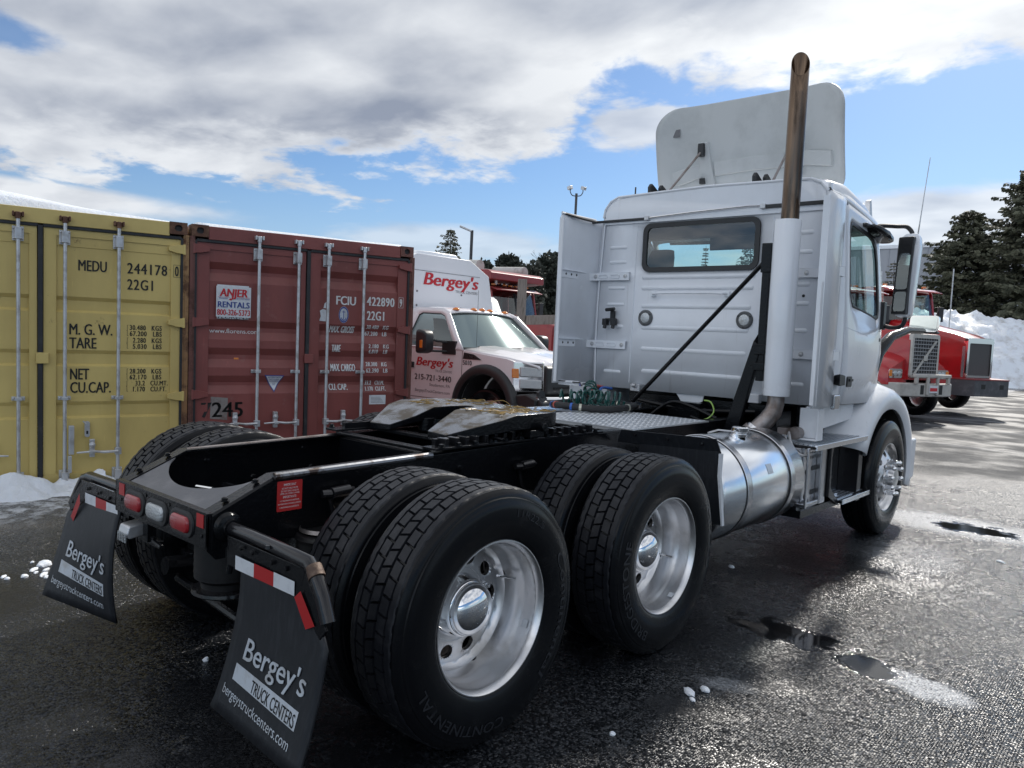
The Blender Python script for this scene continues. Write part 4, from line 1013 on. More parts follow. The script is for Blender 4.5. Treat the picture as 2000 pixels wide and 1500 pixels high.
# roof
mb = MB(); st = []
for y, zt, zs_ in ((3.765, 2.93, 2.68), (3.78, 2.945, 2.70), (3.84, 2.962, 2.74), (4.0, 2.965, 2.75), (4.2, 2.94, 2.73), (4.45, 2.885, 2.71), (4.65, 2.79, 2.67), (4.78, 2.70, 2.63), (4.82, 2.655, 2.60)):
    row = []; w0 = xs(y, 2.72)-.004; H_ = zt-zs_
    for k in range(-12, 13):
        t = k/12; a = abs(t); x = w0*(1-(1-min(1, a))**1)*1.0
        # superellipse profile
        th = a*pi/2; xx = w0*(sin(th))**.42 if a > 0 else 0; zz_ = zs_+H_*(cos(th))**.42 if a < 1 else zs_
        row.append((math.copysign(xx, t), y+.07*(1-(xx/w0)**2)*(1 if y > 4.3 else 0)*(y-4.3)/.36, zz_))
    st.append(row)
mb.loft(st, False, False); mb.add(st[0], [list(range(25))]); roof = tpart(mb, 'roof', white, smooth=40)
mb = MB(); mb.tube([(-1.03, YW-.012, 2.745), (-1.015, YW-.012, 2.82), (-.96, YW-.012, 2.89), (-.88, YW-.012, 2.925), (0, YW-.012, 2.945), (.88, YW-.012, 2.925), (.96, YW-.012, 2.89), (1.015, YW-.012, 2.82), (1.03, YW-.012, 2.745)], .012, 8); mb.build('roof_gutter', white_in, roof)
mb = MB(); mb.tube([(1.0, 3.80, 2.86), (.985, 4.1, 2.85), (.955, 4.4, 2.79)], .006, 6); mb.build('roof_seam', white_in, roof)
mb = MB(); mb.box(1.02, 1.045, YW-.035, YW-.005, 2.76, 2.88); mb.build('gutter_end_bracket', white, roof, bevel=.004)
# snow left on the roof
mb = MB(); mb.sheet(lambda x, y: (x, y, 2.957+.02*sin(x*5)*(1-abs(x)/.8)+(-.06 if abs(x) > .64 or y > 4.38 or y < 3.92 else .014)-max(0, y-4.1)*.2), [-.7+.07*i for i in range(21)], [3.9+.055*i for i in range(10)]); rs = tag(mb.build('roof_snow', snow, smooth=60), 'thin white snow patch on the truck cab roof', 'snow', kind='stuff')
# windshield
mb = MB(); st = []
for v in [k/6 for k in range(7)]:
    row = []
    for u in [k/10-1 for k in range(21)]:
        z = 2.66-(2.66-1.93)*v; y = 4.81+.29*v+.10*(1-u*u); row.append((u*(xs(4.75, z)-.012), y, z))
    st.append(row)
mb.loft(st, False, False); tpart(mb, 'windshield', winglass, recalc=False)
# sun visor over the windshield, with its end bracket
mb = MB(); mb.sheet(lambda u, v: (u*1.02, 4.84+.14*v+.12*(1-u*u), 2.745+.02*(1-v)-.10*v*v), [k/8-1 for k in range(17)], [0, .5, 1]); vz = tpart(mb, 'sun_visor', blackgloss, solid=.01)
mb = MB(); mb.hexa([(1.03, 4.62, 2.63), (1.07, 4.62, 2.63), (1.09, 4.90, 2.63), (1.05, 4.90, 2.63), (1.03, 4.62, 2.66), (1.07, 4.62, 2.66), (1.09, 4.96, 2.71), (1.05, 4.96, 2.71)]); mb.build('visor_bracket', blackplastic, vz, bevel=.01)
mb = MB(); mb.px([(4.74, 2.90), (4.78, 2.92), (4.84, 2.76), (4.88, 2.72), (4.90, 2.68), (4.76, 2.68), (4.76, 2.80)], .98, 1.02); tpart(mb, 'visor_end_plate', steel, bevel=.004)
# downward-looking blind spot mirror above the passenger door
mb = MB(); mb.loft([[(1.15+.085*a*s_, yy+.0, 2.615+.042*b_*s_-dz_) for a, b_ in rr(-1, 1, -.8, .8, .5, 5)] for yy, s_, dz_ in ((4.40, .4, -.02), (4.44, .85, 0), (4.62, 1, .02), (4.76, .9, .045), (4.81, .5, .055))]); dm = tpart(mb, 'blind_spot_mirror', blackgloss, smooth=60)
mb = MB(); mb.box(1.08, 1.15, 4.30, 4.42, 2.62, 2.65); mb.build('mirror_arm', blackplastic, dm, bevel=.008)
# door mirror: slim tall housing on two arms
def door_mirror(sg):
    # placed where the photograph shows it, at the right of the windshield pillar
    A = Vector((sg*1.30, 4.98, 0))
    mb = MB(); st = []
    for z, w_, d_, off in ((1.93, .045, .05, .0), (1.95, .062, .09, .0), (2.1, .072, .115, .004), (2.35, .080, .13, .014), (2.52, .080, .13, .020), (2.60, .070, .10, .020), (2.635, .045, .06, .018)):
        st.append([(A.x+sg*off+a*w_, A.y+b_*d_, z) for a, b_ in [(-1, -.9), (1, -.9), (1.0, -.3), (.75, .6), (.3, 1), (-.3, 1), (-.75, .6), (-1.0, -.3)]])
    mb.loft(st); h_ = tpart(mb, 'door_mirror', white, smooth=40, bevel=.008)
    mb = MB(); mb.hexa([(A.x-.085, A.y-.125, 1.95), (A.x+.040, A.y-.155, 1.95), (A.x+.045, A.y-.06, 1.95), (A.x-.06, A.y-.06, 1.95), (A.x-.065, A.y-.125, 2.60), (A.x+.068, A.y-.155, 2.60), (A.x+.065, A.y-.06, 2.60), (A.x-.04, A.y-.06, 2.60)]); mb.build('mirror_bezel', blackplastic, h_, bevel=.012)
    for z0, z1 in ((2.16, 2.46), (1.975, 2.14)):
        mb = MB(); pts = rr(-.066, .030, z0, z1, .02, 4); mb.add([(A.x+a+.022*(b_-1.95)/.65, A.y-.1315-.235*(a+.066)-.0*(b_-1.95), b_) for a, b_ in pts], [list(range(len(pts)))]); mb.build('mirror_glass', mirrorm, h_, recalc=False)
    mb = MB(); mb.tube([(sg*1.03, 4.78, 2.68), (sg*1.10, 4.84, 2.70), (sg*1.20, 4.92, 2.70), (sg*1.26, 4.97, 2.70), (sg*1.30, 4.98, 2.66), (sg*1.31, 4.98, 2.62)], .018, 10, smooth_path=True)
    mb.tube([(sg*1.12, 4.98, 1.86), (sg*1.19, 4.98, 1.84), (sg*1.27, 4.98, 1.85), (sg*1.30, 4.98, 1.90), (sg*1.30, 4.98, 1.95)], .018, 10, smooth_path=True)
    mb.box(sg*1.10, sg*1.145, 4.93, 5.0, 1.82, 2.06); mb.build('mirror_arm', blackplastic, h_, bevel=.006)
    if sg > 0:
        mb = MB(); mb.tube([(A.x+.05, A.y+.0, 2.60), (A.x+.075, A.y, 2.95), (A.x+.10, A.y, 3.27)], [.006, .004, .003], 6); mb.v = mb.v; h2_ = mb.build('radio_antenna', steel, h_)
door_mirror(1); door_mirror(-1)

# hood, fenders, nose
mb = MB(); st = []
for y, w_, zt, zs_ in ((5.09, .90, 1.90, 1.30), (5.3, .84, 1.83, 1.25), (5.6, .76, 1.76, 1.15), (6.0, .66, 1.66, 1.0), (6.3, .60, 1.56, .9), (6.42, .56, 1.45, .85)):
    row = []
    for k in range(-10, 11):
        a = abs(k)/10; th = a*pi/2; row.append((math.copysign(w_*sin(th)**.5 if a else 0, k), y, zs_+(zt-zs_)*(cos(th)**.5 if a < 1 else 0)))
    st.append(row)
mb.loft(st, False, False); mb.add(st[-1], [list(range(21))]); hood = tpart(mb, 'hood', white, smooth=45)
mb = MB(); mb.box(-.42, .42, 6.42, 6.46, .80, 1.42); g_ = tpart(mb, 'grille', blackplastic, bevel=.02)
for k in range(7): q = MB(); q.box(-.40, .40, 6.46, 6.472, .86+k*.08, .885+k*.08); q.build('grille_bar', chrome, g_)
for sg in (-1, 1):
    mb = MB(); st = []
    for k in range(25):
        th = radians(-14+k*(157-(-14))/24)     # from the front foot over the top to the rear foot
        cy_, cz_ = FY, .515
        fz = 1.0
        def pt(r_, x):
            y = cy_+r_*cos(th)*1.10; z = cz_+r_*sin(th)
            return (sg*x, y, z)
        top_ = max(0, sin(th))
        st.append([pt(.615, 1.155), pt(.61, 1.185), pt(.635, 1.20), pt(.69, 1.205), pt(.74, 1.195), pt(.785, 1.15), pt(.83, 1.02), pt(.85+.05*top_, .86), pt(.84+.16*top_, .62)])
    mb.loft(st, False, False); fe = tpart(mb, 'fender', white, smooth=50, solid=.006)
    mb = MB(); mb.loft([[(sg*x, FY+.62*cos(radians(a))*1.08, .515+.615*sin(radians(a))) for x in (1.15, .5)] for a in range(-14, 160, 10)], False, False); mb.build('wheel_arch_liner', blackplastic, fe)
    mb = MB(); mb.px([(6.02, .40), (6.10, .42), (6.12, .80), (5.98, .80), (5.93, .45)], sg*1.20, sg*.6); tpart(mb, 'bumper_corner', white, bevel=.02)
    mb = MB(); mb.hexa([(sg*.62, 6.16, 1.0), (sg*1.0, 5.98, 1.0), (sg*.98, 5.9, 1.0), (sg*.6, 6.1, 1.0), (sg*.62, 6.14, 1.2), (sg*.98, 5.95, 1.2), (sg*.96, 5.9, 1.2), (sg*.6, 6.08, 1.2)]); tpart(mb, 'headlight', clearlens, bevel=.02)
    mb = MB(); mb.box(sg*1.13, sg*1.19, 5.87, 5.97, .73, .77); tpart(mb, 'bracket_plate', steel, bevel=.005)
    # inner black splash panel behind the wheel
    mb = MB(); mb.box(sg*.45, sg*1.0, 4.50, 4.56, .35, 1.1); tpart(mb, 'splash_panel', blackplastic)
    # white sill between door and steps, with flanged end
    mb = MB(); mb.px([(3.60, 1.02), (3.66, .99), (4.56, 1.05), (4.60, 1.215), (3.60, 1.19)], sg*1.06, sg*1.02); tpart(mb, 'cab_sill', white, bevel=.01)
    mb = MB(); mb.box(sg*1.00, sg*1.14, 3.555, 3.57, .96, 1.18); mb.box(sg*1.135, sg*1.15, 3.53, 3.64, .95, 1.18); mb.box(sg*.99, sg*1.15, 3.50, 3.64, .945, .958); tpart(mb, 'sill_end_flange', white, bevel=.004)
mb = MB(); mb.px([(6.1, .38), (6.5, .40), (6.52, .72), (6.2, .80), (6.1, .75)], -.75, .75); tpart(mb, 'front_bumper', white, bevel=.03)
# hood-mounted mirror on its black arm
mb = MB(); mb.tube([(1.03, 5.04, 1.46), (1.05, 5.16, 1.62), (1.09, 5.38, 1.77), (1.13, 5.75, 1.845), (1.15, 6.22, 1.855)], [.075, .06, .045, .035, .03], 10, smooth_path=False); tpart(mb, 'hood_mirror_arm', black, smooth=60)
mb = MB(); st = []
for y, s_ in ((6.22, 1.0), (6.27, 1.0), (6.34, .85), (6.38, .5)): st.append([(1.15+a*s_, y+(b_+.08)*.30, 1.93+b_*s_) for a, b_ in rr(-.13, .13, -.080, .080, .03, 4)])
mb.loft(st); hm = tpart(mb, 'hood_mirror', chrome, smooth=60)
mb = MB(); st = rr(-.118, .118, -.068, .068, .02, 4); mb.add([(1.15+a, 6.2165+(b_+.08)*.30, 1.93+b_) for a, b_ in st], [list(range(len(st)))]); mb.build('mirror_glass', mirrorm, hm, recalc=False)
mb = MB(); mb.box(1.02, 1.28, 6.22, 6.33, 1.832, 1.855); mb.build('mirror_base', blackplastic, hm, bevel=.01)

# roof deflector
def DP(u, v, d=0.0):        # u -1..1, v 0..1
    x = .890*u-.025; z = 2.99+.885*v; y = 4.72-.34*v+.12*v*v-.16*abs(u)**5*(1-.2*v)+d
    return (x, y, z)
mb = MB(); outl = [(u, v) for u, v in rr(-1, 1, 0, 1, .0, 1)]
N_ = 28
def dmap(u, v):              # squeeze the grid into a plate with rounded upper corners
    rx_, rz_ = .26, .27
    lim = 1.0
    if v > 1-rz_:
        q = (v-(1-rz_))/rz_; lim = 1-rx_+rx_*sqrt(max(0, 1-q*q))
    if v < .12: q = (.12-v)/.12; lim = 1-.10+.10*sqrt(max(0, 1-q*q))
    return DP(u*max(lim, .74), v)
vs_ = [k/24 for k in range(19)]+[.77, .80, .83, .86, .89, .92, .95, .975, .99, 1.0]
mb.sheet(lambda v, u: dmap(u, v), sorted(set(vs_)), [k/16-1 for k in range(33)])
df = tpart(mb, 'roof_deflector', deflm, solid=.022, off=0, smooth=60); df['label'] = 'upright wind deflector plate on the cab roof, seen from its hollow rear'
# raised ribs on its back
def band(pts, name='raised_rib', d_=.022, mt=deflm):
    mb = MB(); P = [Vector(DP(*p, -.013)) for p in pts]; Q = [p+Vector((0, -d_, 0)) for p in P]
    c = sum(P, Vector())/len(P); Q = [q+(Vector((c.x, q.y, c.z))-q)*.06 for q in Q]
    mb.loft([P, Q], True, False); mb.add(Q, [list(range(len(Q)))]); return mb.build(name, mt, df, smooth=0)
band([(-.86, .20), (-.86, .32), (-.70, .375), (-.52, .40), (-.40, .405), (-.40, .265), (-.6, .25), (-.80, .19)]); band([(-.40, .265), (-.40, .405), (0, .42), (.40, .415), (.40, .275), (0, .28)]); band([(.40, .275), (.40, .415), (.60, .41), (.88, .36), (.88, .22), (.62, .27)])
band([(-.50, .02), (-.54, .30), (-.56, .62), (-.44, .62), (-.40, .30), (-.36, .02)], d_=.03); band([(.34, .02), (.40, .30), (.44, .60), (.56, .60), (.54, .30), (.50, .02)], d_=.03)
mb = MB(); p0 = Vector(DP(-.79, .735, -.016)); mb.box(p0.x-.035, p0.x+.035, p0.y-.004, p0.y, p0.z-.035, p0.z+.035); mb.build('data_plate', greyprint, df)
for sgn in (-1, 1):
    p1 = Vector(DP(sgn*.50, .53, -.05)); mb = MB(); mb.cbox(p1+Vector((0, -.01, .0)), (.06, .05, .12)); mb.build('strut_bracket', blackplastic, df, bevel=.006)
    bx = (-.655 if sgn < 0 else .36)
    foot = Vector((bx, 4.25, 3.03)); mb = MB(); mb.tube([p1+Vector((0, -.03, -.03)), foot], .011, 8); mb.build('strut', elbow, df)
    p2 = Vector(DP(sgn*.52, .22, -.045)); mb = MB(); mb.cbox(p2, (.05, .04, .05)); mb.build('strut_bracket', blackplastic, df)
    # roof brackets: two triangular lugs on a rail
    mb = MB(); b0 = Vector((foot.x-.08, 4.05, 2.955))
    for k in (0, 1):
        mb.px([(b0.y+k*.10-.02, 2.94), (b0.y+k*.10+.34, 2.93), (b0.y+k*.10+.03, 3.075), (b0.y+k*.10, 3.085), (b0.y+k*.10-.03, 3.05)], b0.x+k*.05, b0.x+k*.05+.03)
    mb.box(b0.x-.03, b0.x+.12, 4.02, 4.42, 2.93, 2.975); tpart(mb, 'roof_bracket', blackplastic, bevel=.004)
mb = MB(); mb.box(-.92, -.84, 3.98, 4.06, 2.90, 2.985); tpart(mb, 'roof_bracket', blackplastic, bevel=.01)

# exhaust stack
EX, EY = .873, 3.40
mb = MB(); mb.lathe([(.055, 1.262), (.094, 1.262), (.0965, 1.27), (.0965, 2.545), (.092, 2.555), (.062, 2.556)], (EX, EY, 0), 'z', 40); mu = tpart(mb, 'muffler', white, smooth=40)
mb = MB(); rings = []; R_ = .064; PX, PY = EX+.012, EY
for z in (2.50, 2.7, 3.0, 3.3, 3.46): rings.append([(PX+R_*cos(a), PY+R_*sin(a), z) for a in [2*pi*k/36 for k in range(36)]])
for a_, rr_ in ((0, R_), (1, R_-.004)): rings.append([(PX+rr_*cos(a)+.0, PY+rr_*sin(a), 3.675+rr_*(sin(a)*1.5-cos(a)*.75)) for a in [2*pi*k/36 for k in range(36)]])
rings.append([(PX+(R_-.004)*cos(a), PY+(R_-.004)*sin(a), 3.2) for a in [2*pi*k/36 for k in range(36)]])
mb.loft(rings, True, False); st_ = tpart(mb, 'exhaust_pipe', exh, smooth=40)
mb = MB(); mb.lathe([(R_-.006, 3.50), (R_-.006, 3.0), (.001, 2.9)], (PX, PY, 0), 'z', 24); mb.build('pipe_inner', interior, st_)
mb = MB(); mb.tube([(EX, EY, 1.27), (EX, EY, 1.20), (EX-.01, EY-.01, 1.14), (EX-.045, EY-.03, 1.08), (EX-.085, EY-.05, 1.03), (EX-.11, EY-.065, 1.0)], [.062, .062, .063, .064, .064, .064], 20, smooth_path=False); eb = tpart(mb, 'exhaust_elbow', elbow, smooth=60)
mb = MB(); mb.tube([(EX-.105, EY-.062, 1.012), (EX-.122, EY-.074, .985)], .075, 20); mb.tube([(EX-.05, EY-.12, 1.02), (EX-.16, EY-.13, 1.01)], .006, 6); mb.build('band_clamp', stainless, eb, bevel=.003)
mb = MB(); mb.tube([(EX-.12, EY-.07, .99), (EX-.20, EY-.10, .90), (EX-.30, EY-.12, .82)], .085, 18); mb.build('flexible_pipe', elbow, eb, smooth=60)
# black mast, leg and diagonal brace carrying the stack
mb = MB(); mb.box(.685, .745, EY+.03, EY+.085, 1.36, 2.37); mb.box(.675, .755, EY+.02, EY+.09, 2.18, 2.40); mb.box(.74, .80, EY+.03, EY+.07, 2.2, 2.24); mb.box(.74, .80, EY+.03, EY+.07, 1.58, 1.62); mb.box(.67, .76, EY+.01, EY+.095, 1.44, 1.50); mb.box(.67, .76, EY+.01, EY+.095, 1.56, 1.64)
ms = tpart(mb, 'stack_mast', black, bevel=.006)
mb = MB(); mb.hexa([(.44, EY+.02, .90), (.56, EY+.02, .90), (.56, EY+.08, .90), (.44, EY+.08, .90), (.655, EY+.02, 1.66), (.72, EY+.02, 1.62), (.72, EY+.08, 1.62), (.70, EY+.08, 1.78)]); mb.build('mast_leg', black, ms, bevel=.008)
mb = MB(); mb.tube([(.69, EY+.05, 2.26), (-.41, EY+.06, 1.10)], .017, 10); mb.build('diagonal_brace', black, ms)

# things under and behind the cab
mb = MB(); mb.box(-.75, .75, 4.15, 4.2, .55, 1.19); mb.box(-.43, .43, 3.5, 4.2, .55, .90); tpart(mb, 'engine_tunnel', black)
mb = MB(); mb.box(-.7, .7, 3.86, 3.94, 1.07, 1.15); mb.box(-.35, .35, 3.60, 3.66, .82, 1.0); mb.tube([(-.5, 3.7, 1.1), (0, 3.72, 1.06), (.6, 3.7, 1.1)], .02, 8, smooth_path=True); mb.tube([(-.3, 3.6, 1.0), (-.1, 3.65, 1.12), (.3, 3.62, 1.02)], .014, 8, smooth_path=True)
mb.box(-.2, .1, 3.7, 3.9, 1.0, 1.12); mb.box(.62, .80, 3.62, 3.9, .85, 1.12); mb.tube([(.1, 3.55, 1.02), (.3, 3.6, .96), (.5, 3.62, 1.0)], .012, 6); tpart(mb, 'cab_suspension', black)
for x0, x1 in ((-.20, .08), (.33, .45)):
    mb = MB(); mb.prism([(x0, 1.20), (x1, 1.19), (x1-.01, 1.13), (x0+.14*(x1-x0)+.07, 1.06)], lambda a, b_: (a, 3.80, b_), lambda a, b_: (a, 3.815, b_)); tpart(mb, 'cab_mount_bracket', white, bevel=.004)
mb = MB(); mb.box(-.60, -.50, 3.70, 3.78, 1.17, 1.235); mb.tube([(-.57, 3.69, 1.225), (-.53, 3.69, 1.225)], .022, 8); tpart(mb, 'cab_latch', steel, bevel=.008)
mb = MB(); mb.box(.50, .60, 3.72, 3.79, 1.165, 1.24); tpart(mb, 'cab_latch', white_in, bevel=.01)
mb = MB(); mb.tube([(.19, 3.6, 1.16), (.26, 3.58, 1.15), (.30, 3.56, 1.08), (.26, 3.54, 1.02), (.18, 3.5, .99)], .006, 6, smooth_path=True); tpart(mb, 'lime_air_hose', lime)
mb = MB(); mb.lathe([(.045, 0), (.05, .02), (.045, .10)], (1.0, 3.46, .99), 'y', 16, True); mb.box(.90, .97, 3.40, 3.5, .98, 1.03); tpart(mb, 'intake_fitting', elbow)
mb = MB(); mb.tube([(.98, 3.42, 1.0), (1.03, 3.36, .92), (1.10, 3.33, .86), (1.15, 3.36, .85)], .010, 6, smooth_path=True); mb.tube([(.95, 3.42, 1.0), (1.02, 3.34, .88), (1.12, 3.30, .80)], .008, 6, smooth_path=True); tpart(mb, 'braided_hose', steel)

# fuel tank
TC = (.872, .705); TR = .330
mb = MB(); mb.lathe([(.0005, 1.955), (.20, 1.955), (TR-.03, 1.965), (TR-.008, 1.975), (TR, 1.99), (TR, 3.19), (TR-.008, 3.205), (TR-.03, 3.215), (.2, 3.225), (.0005, 3.225)], (TC[0], 0, TC[1]), 'y', 72); tank = tpart(mb, 'fuel_tank', alu, smooth=30)
for y in (2.30, 2.98):
    mb = MB(); mb.lathe([(TR+.001, y-.040), (TR+.004, y-.040), (TR+.004, y+.040), (TR+.001, y+.040)], (TC[0], 0, TC[1]), 'y', 72); mb.build('strap_rubber', blackplastic, tank)
    mb = MB(); mb.lathe([(TR+.004, y-.030), (TR+.008, y-.028), (TR+.008, y+.028), (TR+.004, y+.030)], (TC[0], 0, TC[1]), 'y', 72); mb.build('tank_strap', stainless, tank)
mb = MB(); mb.lathe([(.055, 0), (.055, .02), (.048, .022), (.048, .03), (.056, .032), (.056, .062), (.048, .068), (.02, .07), (.0005, .07)], (0, 0, 0), 'z', 24); mb.v = [(.955+p[0]+p[2]*.25, 2.62+p[1], TC[1]+TR*.965-.005+p[2]) for p in mb.v]; cap_ = mb.build('filler_cap', chrome, tank, bevel=.002)
mb = MB(); mb.tube([(.85, 2.40, 1.045), (.87, 2.50, 1.06), (.92, 2.60, 1.05)], .006, 6); mb.build('tank_vent_line', steel, tank)
mb = MB(); mb.sheet(lambda a, y: (TC[0]+(TR+.0015)*cos(a), y, TC[1]+(TR+.0015)*sin(a)), [.30, .40, .50], [2.60, 2.68]); mb.build('tank_sticker', steel, tank, recalc=False)
mb = MB(); mb.sheet(lambda a, y: (TC[0]+(TR+.0015)*cos(a), y, TC[1]+(TR+.0015)*sin(a)), [1.12, 1.17], [2.72, 2.80]); mb.build('tank_sticker', greyprint, tank, recalc=False)
# second tank on the other side (seen only from elsewhere)
t2 = bpy.data.objects.new('fuel_tank', tank.data); COL.objects.link(t2); t2.parent = truck; t2.location = (-2*TC[0], 0, 0)
# quarter fender plate ahead of the drive wheels
mb = MB(); mb.hexa([(.46, 1.935, .97), (1.17, 1.935, 1.0), (1.17, 1.945, 1.0), (.46, 1.945, .97), (.50, 1.91, 1.055), (1.15, 1.91, 1.075), (1.15, 1.92, 1.075), (.50, 1.92, 1.055)])
mb.prism([(.62, .99), (1.172, 1.0), (1.16, .86), (1.205, .575), (.70, .57), (.62, .62)], lambda a, b_: (a, 1.935, b_), lambda a, b_: (a, 1.945, b_)); qf = tpart(mb, 'splash_guard', flapm, bevel=.002)
mb = MB(); mb.prism([(1.165, .86), (1.205, .575), (1.215, .575), (1.18, .86), (1.182, .99), (1.165, .99)], lambda a, b_: (a, 1.925, b_), lambda a, b_: (a, 1.95, b_)); mb.build('guard_edge', whitetape, qf)
for x in (.60, .83, 1.06):
    mb = MB(); mb.lathe([(.013, 0), (.010, .010), (.0003, .011)], (0, 0, 0), 'y', 6); mb.v = [(x+p[0], 1.918-p[1], 1.035+p[2]) for p in mb.v]; mb.build('bolt', blackgloss, qf)
# steps: stainless box with slots, top and lower treads
mb = MB(); mb.box(1.155, 1.17, 3.33, 3.36, .47, .91); mb.box(1.0, 1.165, 3.335, 3.355, .47, .50); mb.box(1.14, 1.165, 3.36, 3.62, .88, .90); mb.box(1.14, 1.155, 3.36, 3.62, .47, .50)
sb = tpart(mb, 'step_bracket', stainless, bevel=.004)
mb = MB(); mb.box(1.10, 1.112, 3.40, 3.82, .46, .90); mb.box(.60, 1.10, 3.36, 3.42, .40, .90); mb.box(.60, 1.0, 3.42, 4.5, .40, .88); bx_ = mb.build('battery_box', stainless, sb, bevel=.004)
def slot(par, x, y0, y1, z0, z1, mt=blackplastic):
    mb = MB(); h_ = rr(y0, y1, z0, z1, min(y1-y0, z1-z0)*.25, 2); mb.add([(x, a, b_) for a, b_ in h_], [list(range(len(h_)))]); mb.build('slot', mt, par, recalc=False)
for z_ in (.52, .70): slot(bx_, 1.1145, 3.44, 3.50, z_, z_+.035); slot(bx_, 1.1145, 3.56, 3.66, z_+.02, z_+.055); slot(bx_, 1.1145, 3.70, 3.76, z_+.025, z_+.06)
for k in range(7):
    for j in (0, 1): slot(bx_, 1.1145, 3.45+k*.035, 3.462+k*.035, .81+j*.04, .835+j*.04)
for k in range(4): slot(bx_, 1.1145, 3.655, 3.665, .45+k*.1, .54+k*.1)
mb = MB(); mb.box(1.065, 1.15, 3.66, 3.78, .455, .90); mb.build('box_door_edge', stainless, sb, bevel=.01)
mb = MB(); mb.box(1.0, 1.012, 3.85, 4.45, .46, .88); pn = tpart(mb, 'step_back_panel', stainless, bevel=.003)
for z_ in (.56, .75): slot(pn, 1.0145, 4.22, 4.32, z_, z_+.035)
for k in range(9):
    for j in (0, 1): slot(pn, 1.0145, 4.00+k*.035, 4.012+k*.035, .81+j*.04, .835+j*.04)
mb = MB(); mb.px([(3.80, .90), (3.86, .90), (3.83, .80), (3.84, .56), (4.05, .43), (4.02, .41), (3.80, .50)], 1.0, 1.17); mb.px([(4.50, .90), (4.56, .90), (4.72, .44), (4.66, .42)], 1.0, 1.04); mb.box(.6, 1.17, 4.46, 4.56, .38, .92); tpart(mb, 'step_frame', blackgloss, bevel=.004)
def tread(x0, x1, y0, y1, z, nm):
    mb = MB(); mb.box(x0, x1, y0, y1, z-.028, z-.006); t_ = tpart(mb, nm, blackgloss, bevel=.003); mb = MB(); mb.box(x1-.016, x1+.004, y0, y1, z-.036, z+.004); mb.build('tread_nosing', alu, t_, bevel=.003)
    n_ = int((x1-x0-.02)/.036)
    for k in range(n_):
        xa = x0+.008+k*.036; q = MB(); q.box(xa, xa+.022, y0+.004, y1-.004, z-.008, z+.001)
        m_ = int((y1-y0)/.022)
        for j in range(m_): q.box(xa+.001, xa+.021, y0+.006+j*.022, y0+.016+j*.022, z+.001, z+.005)
        q.build('tread_strip', alu, t_)
    return t_
tread(.88, 1.20, 3.40, 4.62, .925, 'upper_step'); tread(.98, 1.20, 4.03, 4.80, .45, 'lower_step'); tread(.98, 1.10, 3.90, 4.2, .47, 'lower_step')
mb = MB(); mb.box(.70, .90, 3.50, 4.45, .94, .975); mb.box(.885, .90, 3.50, 4.45, .94, .99); tpart(mb, 'battery_cover', stainless, bevel=.004)
mb = MB(); mb.box(.9, 1.15, 3.3, 4.1, .40, .455); tpart(mb, 'step_frame', black)

# coiled air and power lines lying on the deck
HC = Vector((-.50, 3.02, 1.075))
mb = MB(); mb.cur = 0; ring = []
NN = 56
for k in range(NN+1):
    a = 2*pi*k/NN; ring.append((HC.x+.28*cos(a)+.05*sin(a), HC.y+.36*sin(a), HC.z+.006*sin(3*a)))
mb.tube(ring, [.026+.004*(k % 2) for k in range(NN+1)], 10, cap=False)
hz_ = tpart(mb, 'hose_bundle', hose_black, smooth=60); hz_['label'] = 'spiral-wrapped air lines coiled on the deck plate'
rg = random.Random(5)
for mt, ks in ((hose_blue, (37, 44)), (hose_red, (39,)), (brass, (1, 46, 15))):
    for k in ks:
        q = MB(); q.tube([Vector(ring[k]).lerp(Vector(ring[k+1]), .2), Vector(ring[k]).lerp(Vector(ring[k+1]), .75)], .0312, 10); q.build('colour_band', mt, hz_)
def helix(mb, path, R, turns, r=.009, n=14):
    P = [Vector(p) for p in path]; pts = []; tot = turns*n
    for i in range(tot+1):
        t = i/tot*(len(P)-1); k = min(int(t), len(P)-2); f = t-k
        p = P[k]*(1-f)+P[k+1]*f; a = 2*pi*i/n; T_ = (P[k+1]-P[k]).normalized(); N1 = T_.cross(Vector((0, 0, 1))).normalized(); N2 = N1.cross(T_)
        pts.append(p+N1*R*cos(a)+N2*R*sin(a))
    mb.tube(pts, r, 6)
mb = MB(); helix(mb, [(-.70, 2.80, 1.13), (-.55, 2.95, 1.135), (-.42, 3.12, 1.13), (-.34, 3.2, 1.12)], .062, 8); helix(mb, [(-.60, 2.86, 1.12), (-.45, 2.9, 1.15), (-.36, 3.05, 1.13)], .058, 6)
helix(mb, [(-.70, 3.25, 1.22), (-.62, 3.10, 1.18), (-.45, 3.05, 1.14)], .045, 5); mb.build('coiled_hose', green_hose, hz_, smooth=60)
mb = MB(); mb.tube([(-.72, 3.45, 1.20), (-.70, 3.30, 1.21), (-.62, 3.15, 1.15), (-.52, 3.0, 1.12)], .013, 8, smooth_path=True); mb.build('red_air_line', hose_red, hz_)
mb = MB(); mb.tube([(-.66, 3.5, 1.19), (-.66, 3.35, 1.20), (-.62, 3.25, 1.15)], .012, 8, smooth_path=True); mb.build('blue_air_line', hose_blue, hz_)
mb = MB(); mb.tube([(-.74, 3.44, 1.17), (-.78, 3.34, 1.15), (-.74, 3.22, 1.12)], .03, 8, smooth_path=True); mb.tube([(-.80, 2.74, 1.09), (-.84, 2.72, 1.14), (-.80, 2.70, 1.15)], .03, 8, smooth_path=True); mb.build('gladhand', blackplastic, hz_)

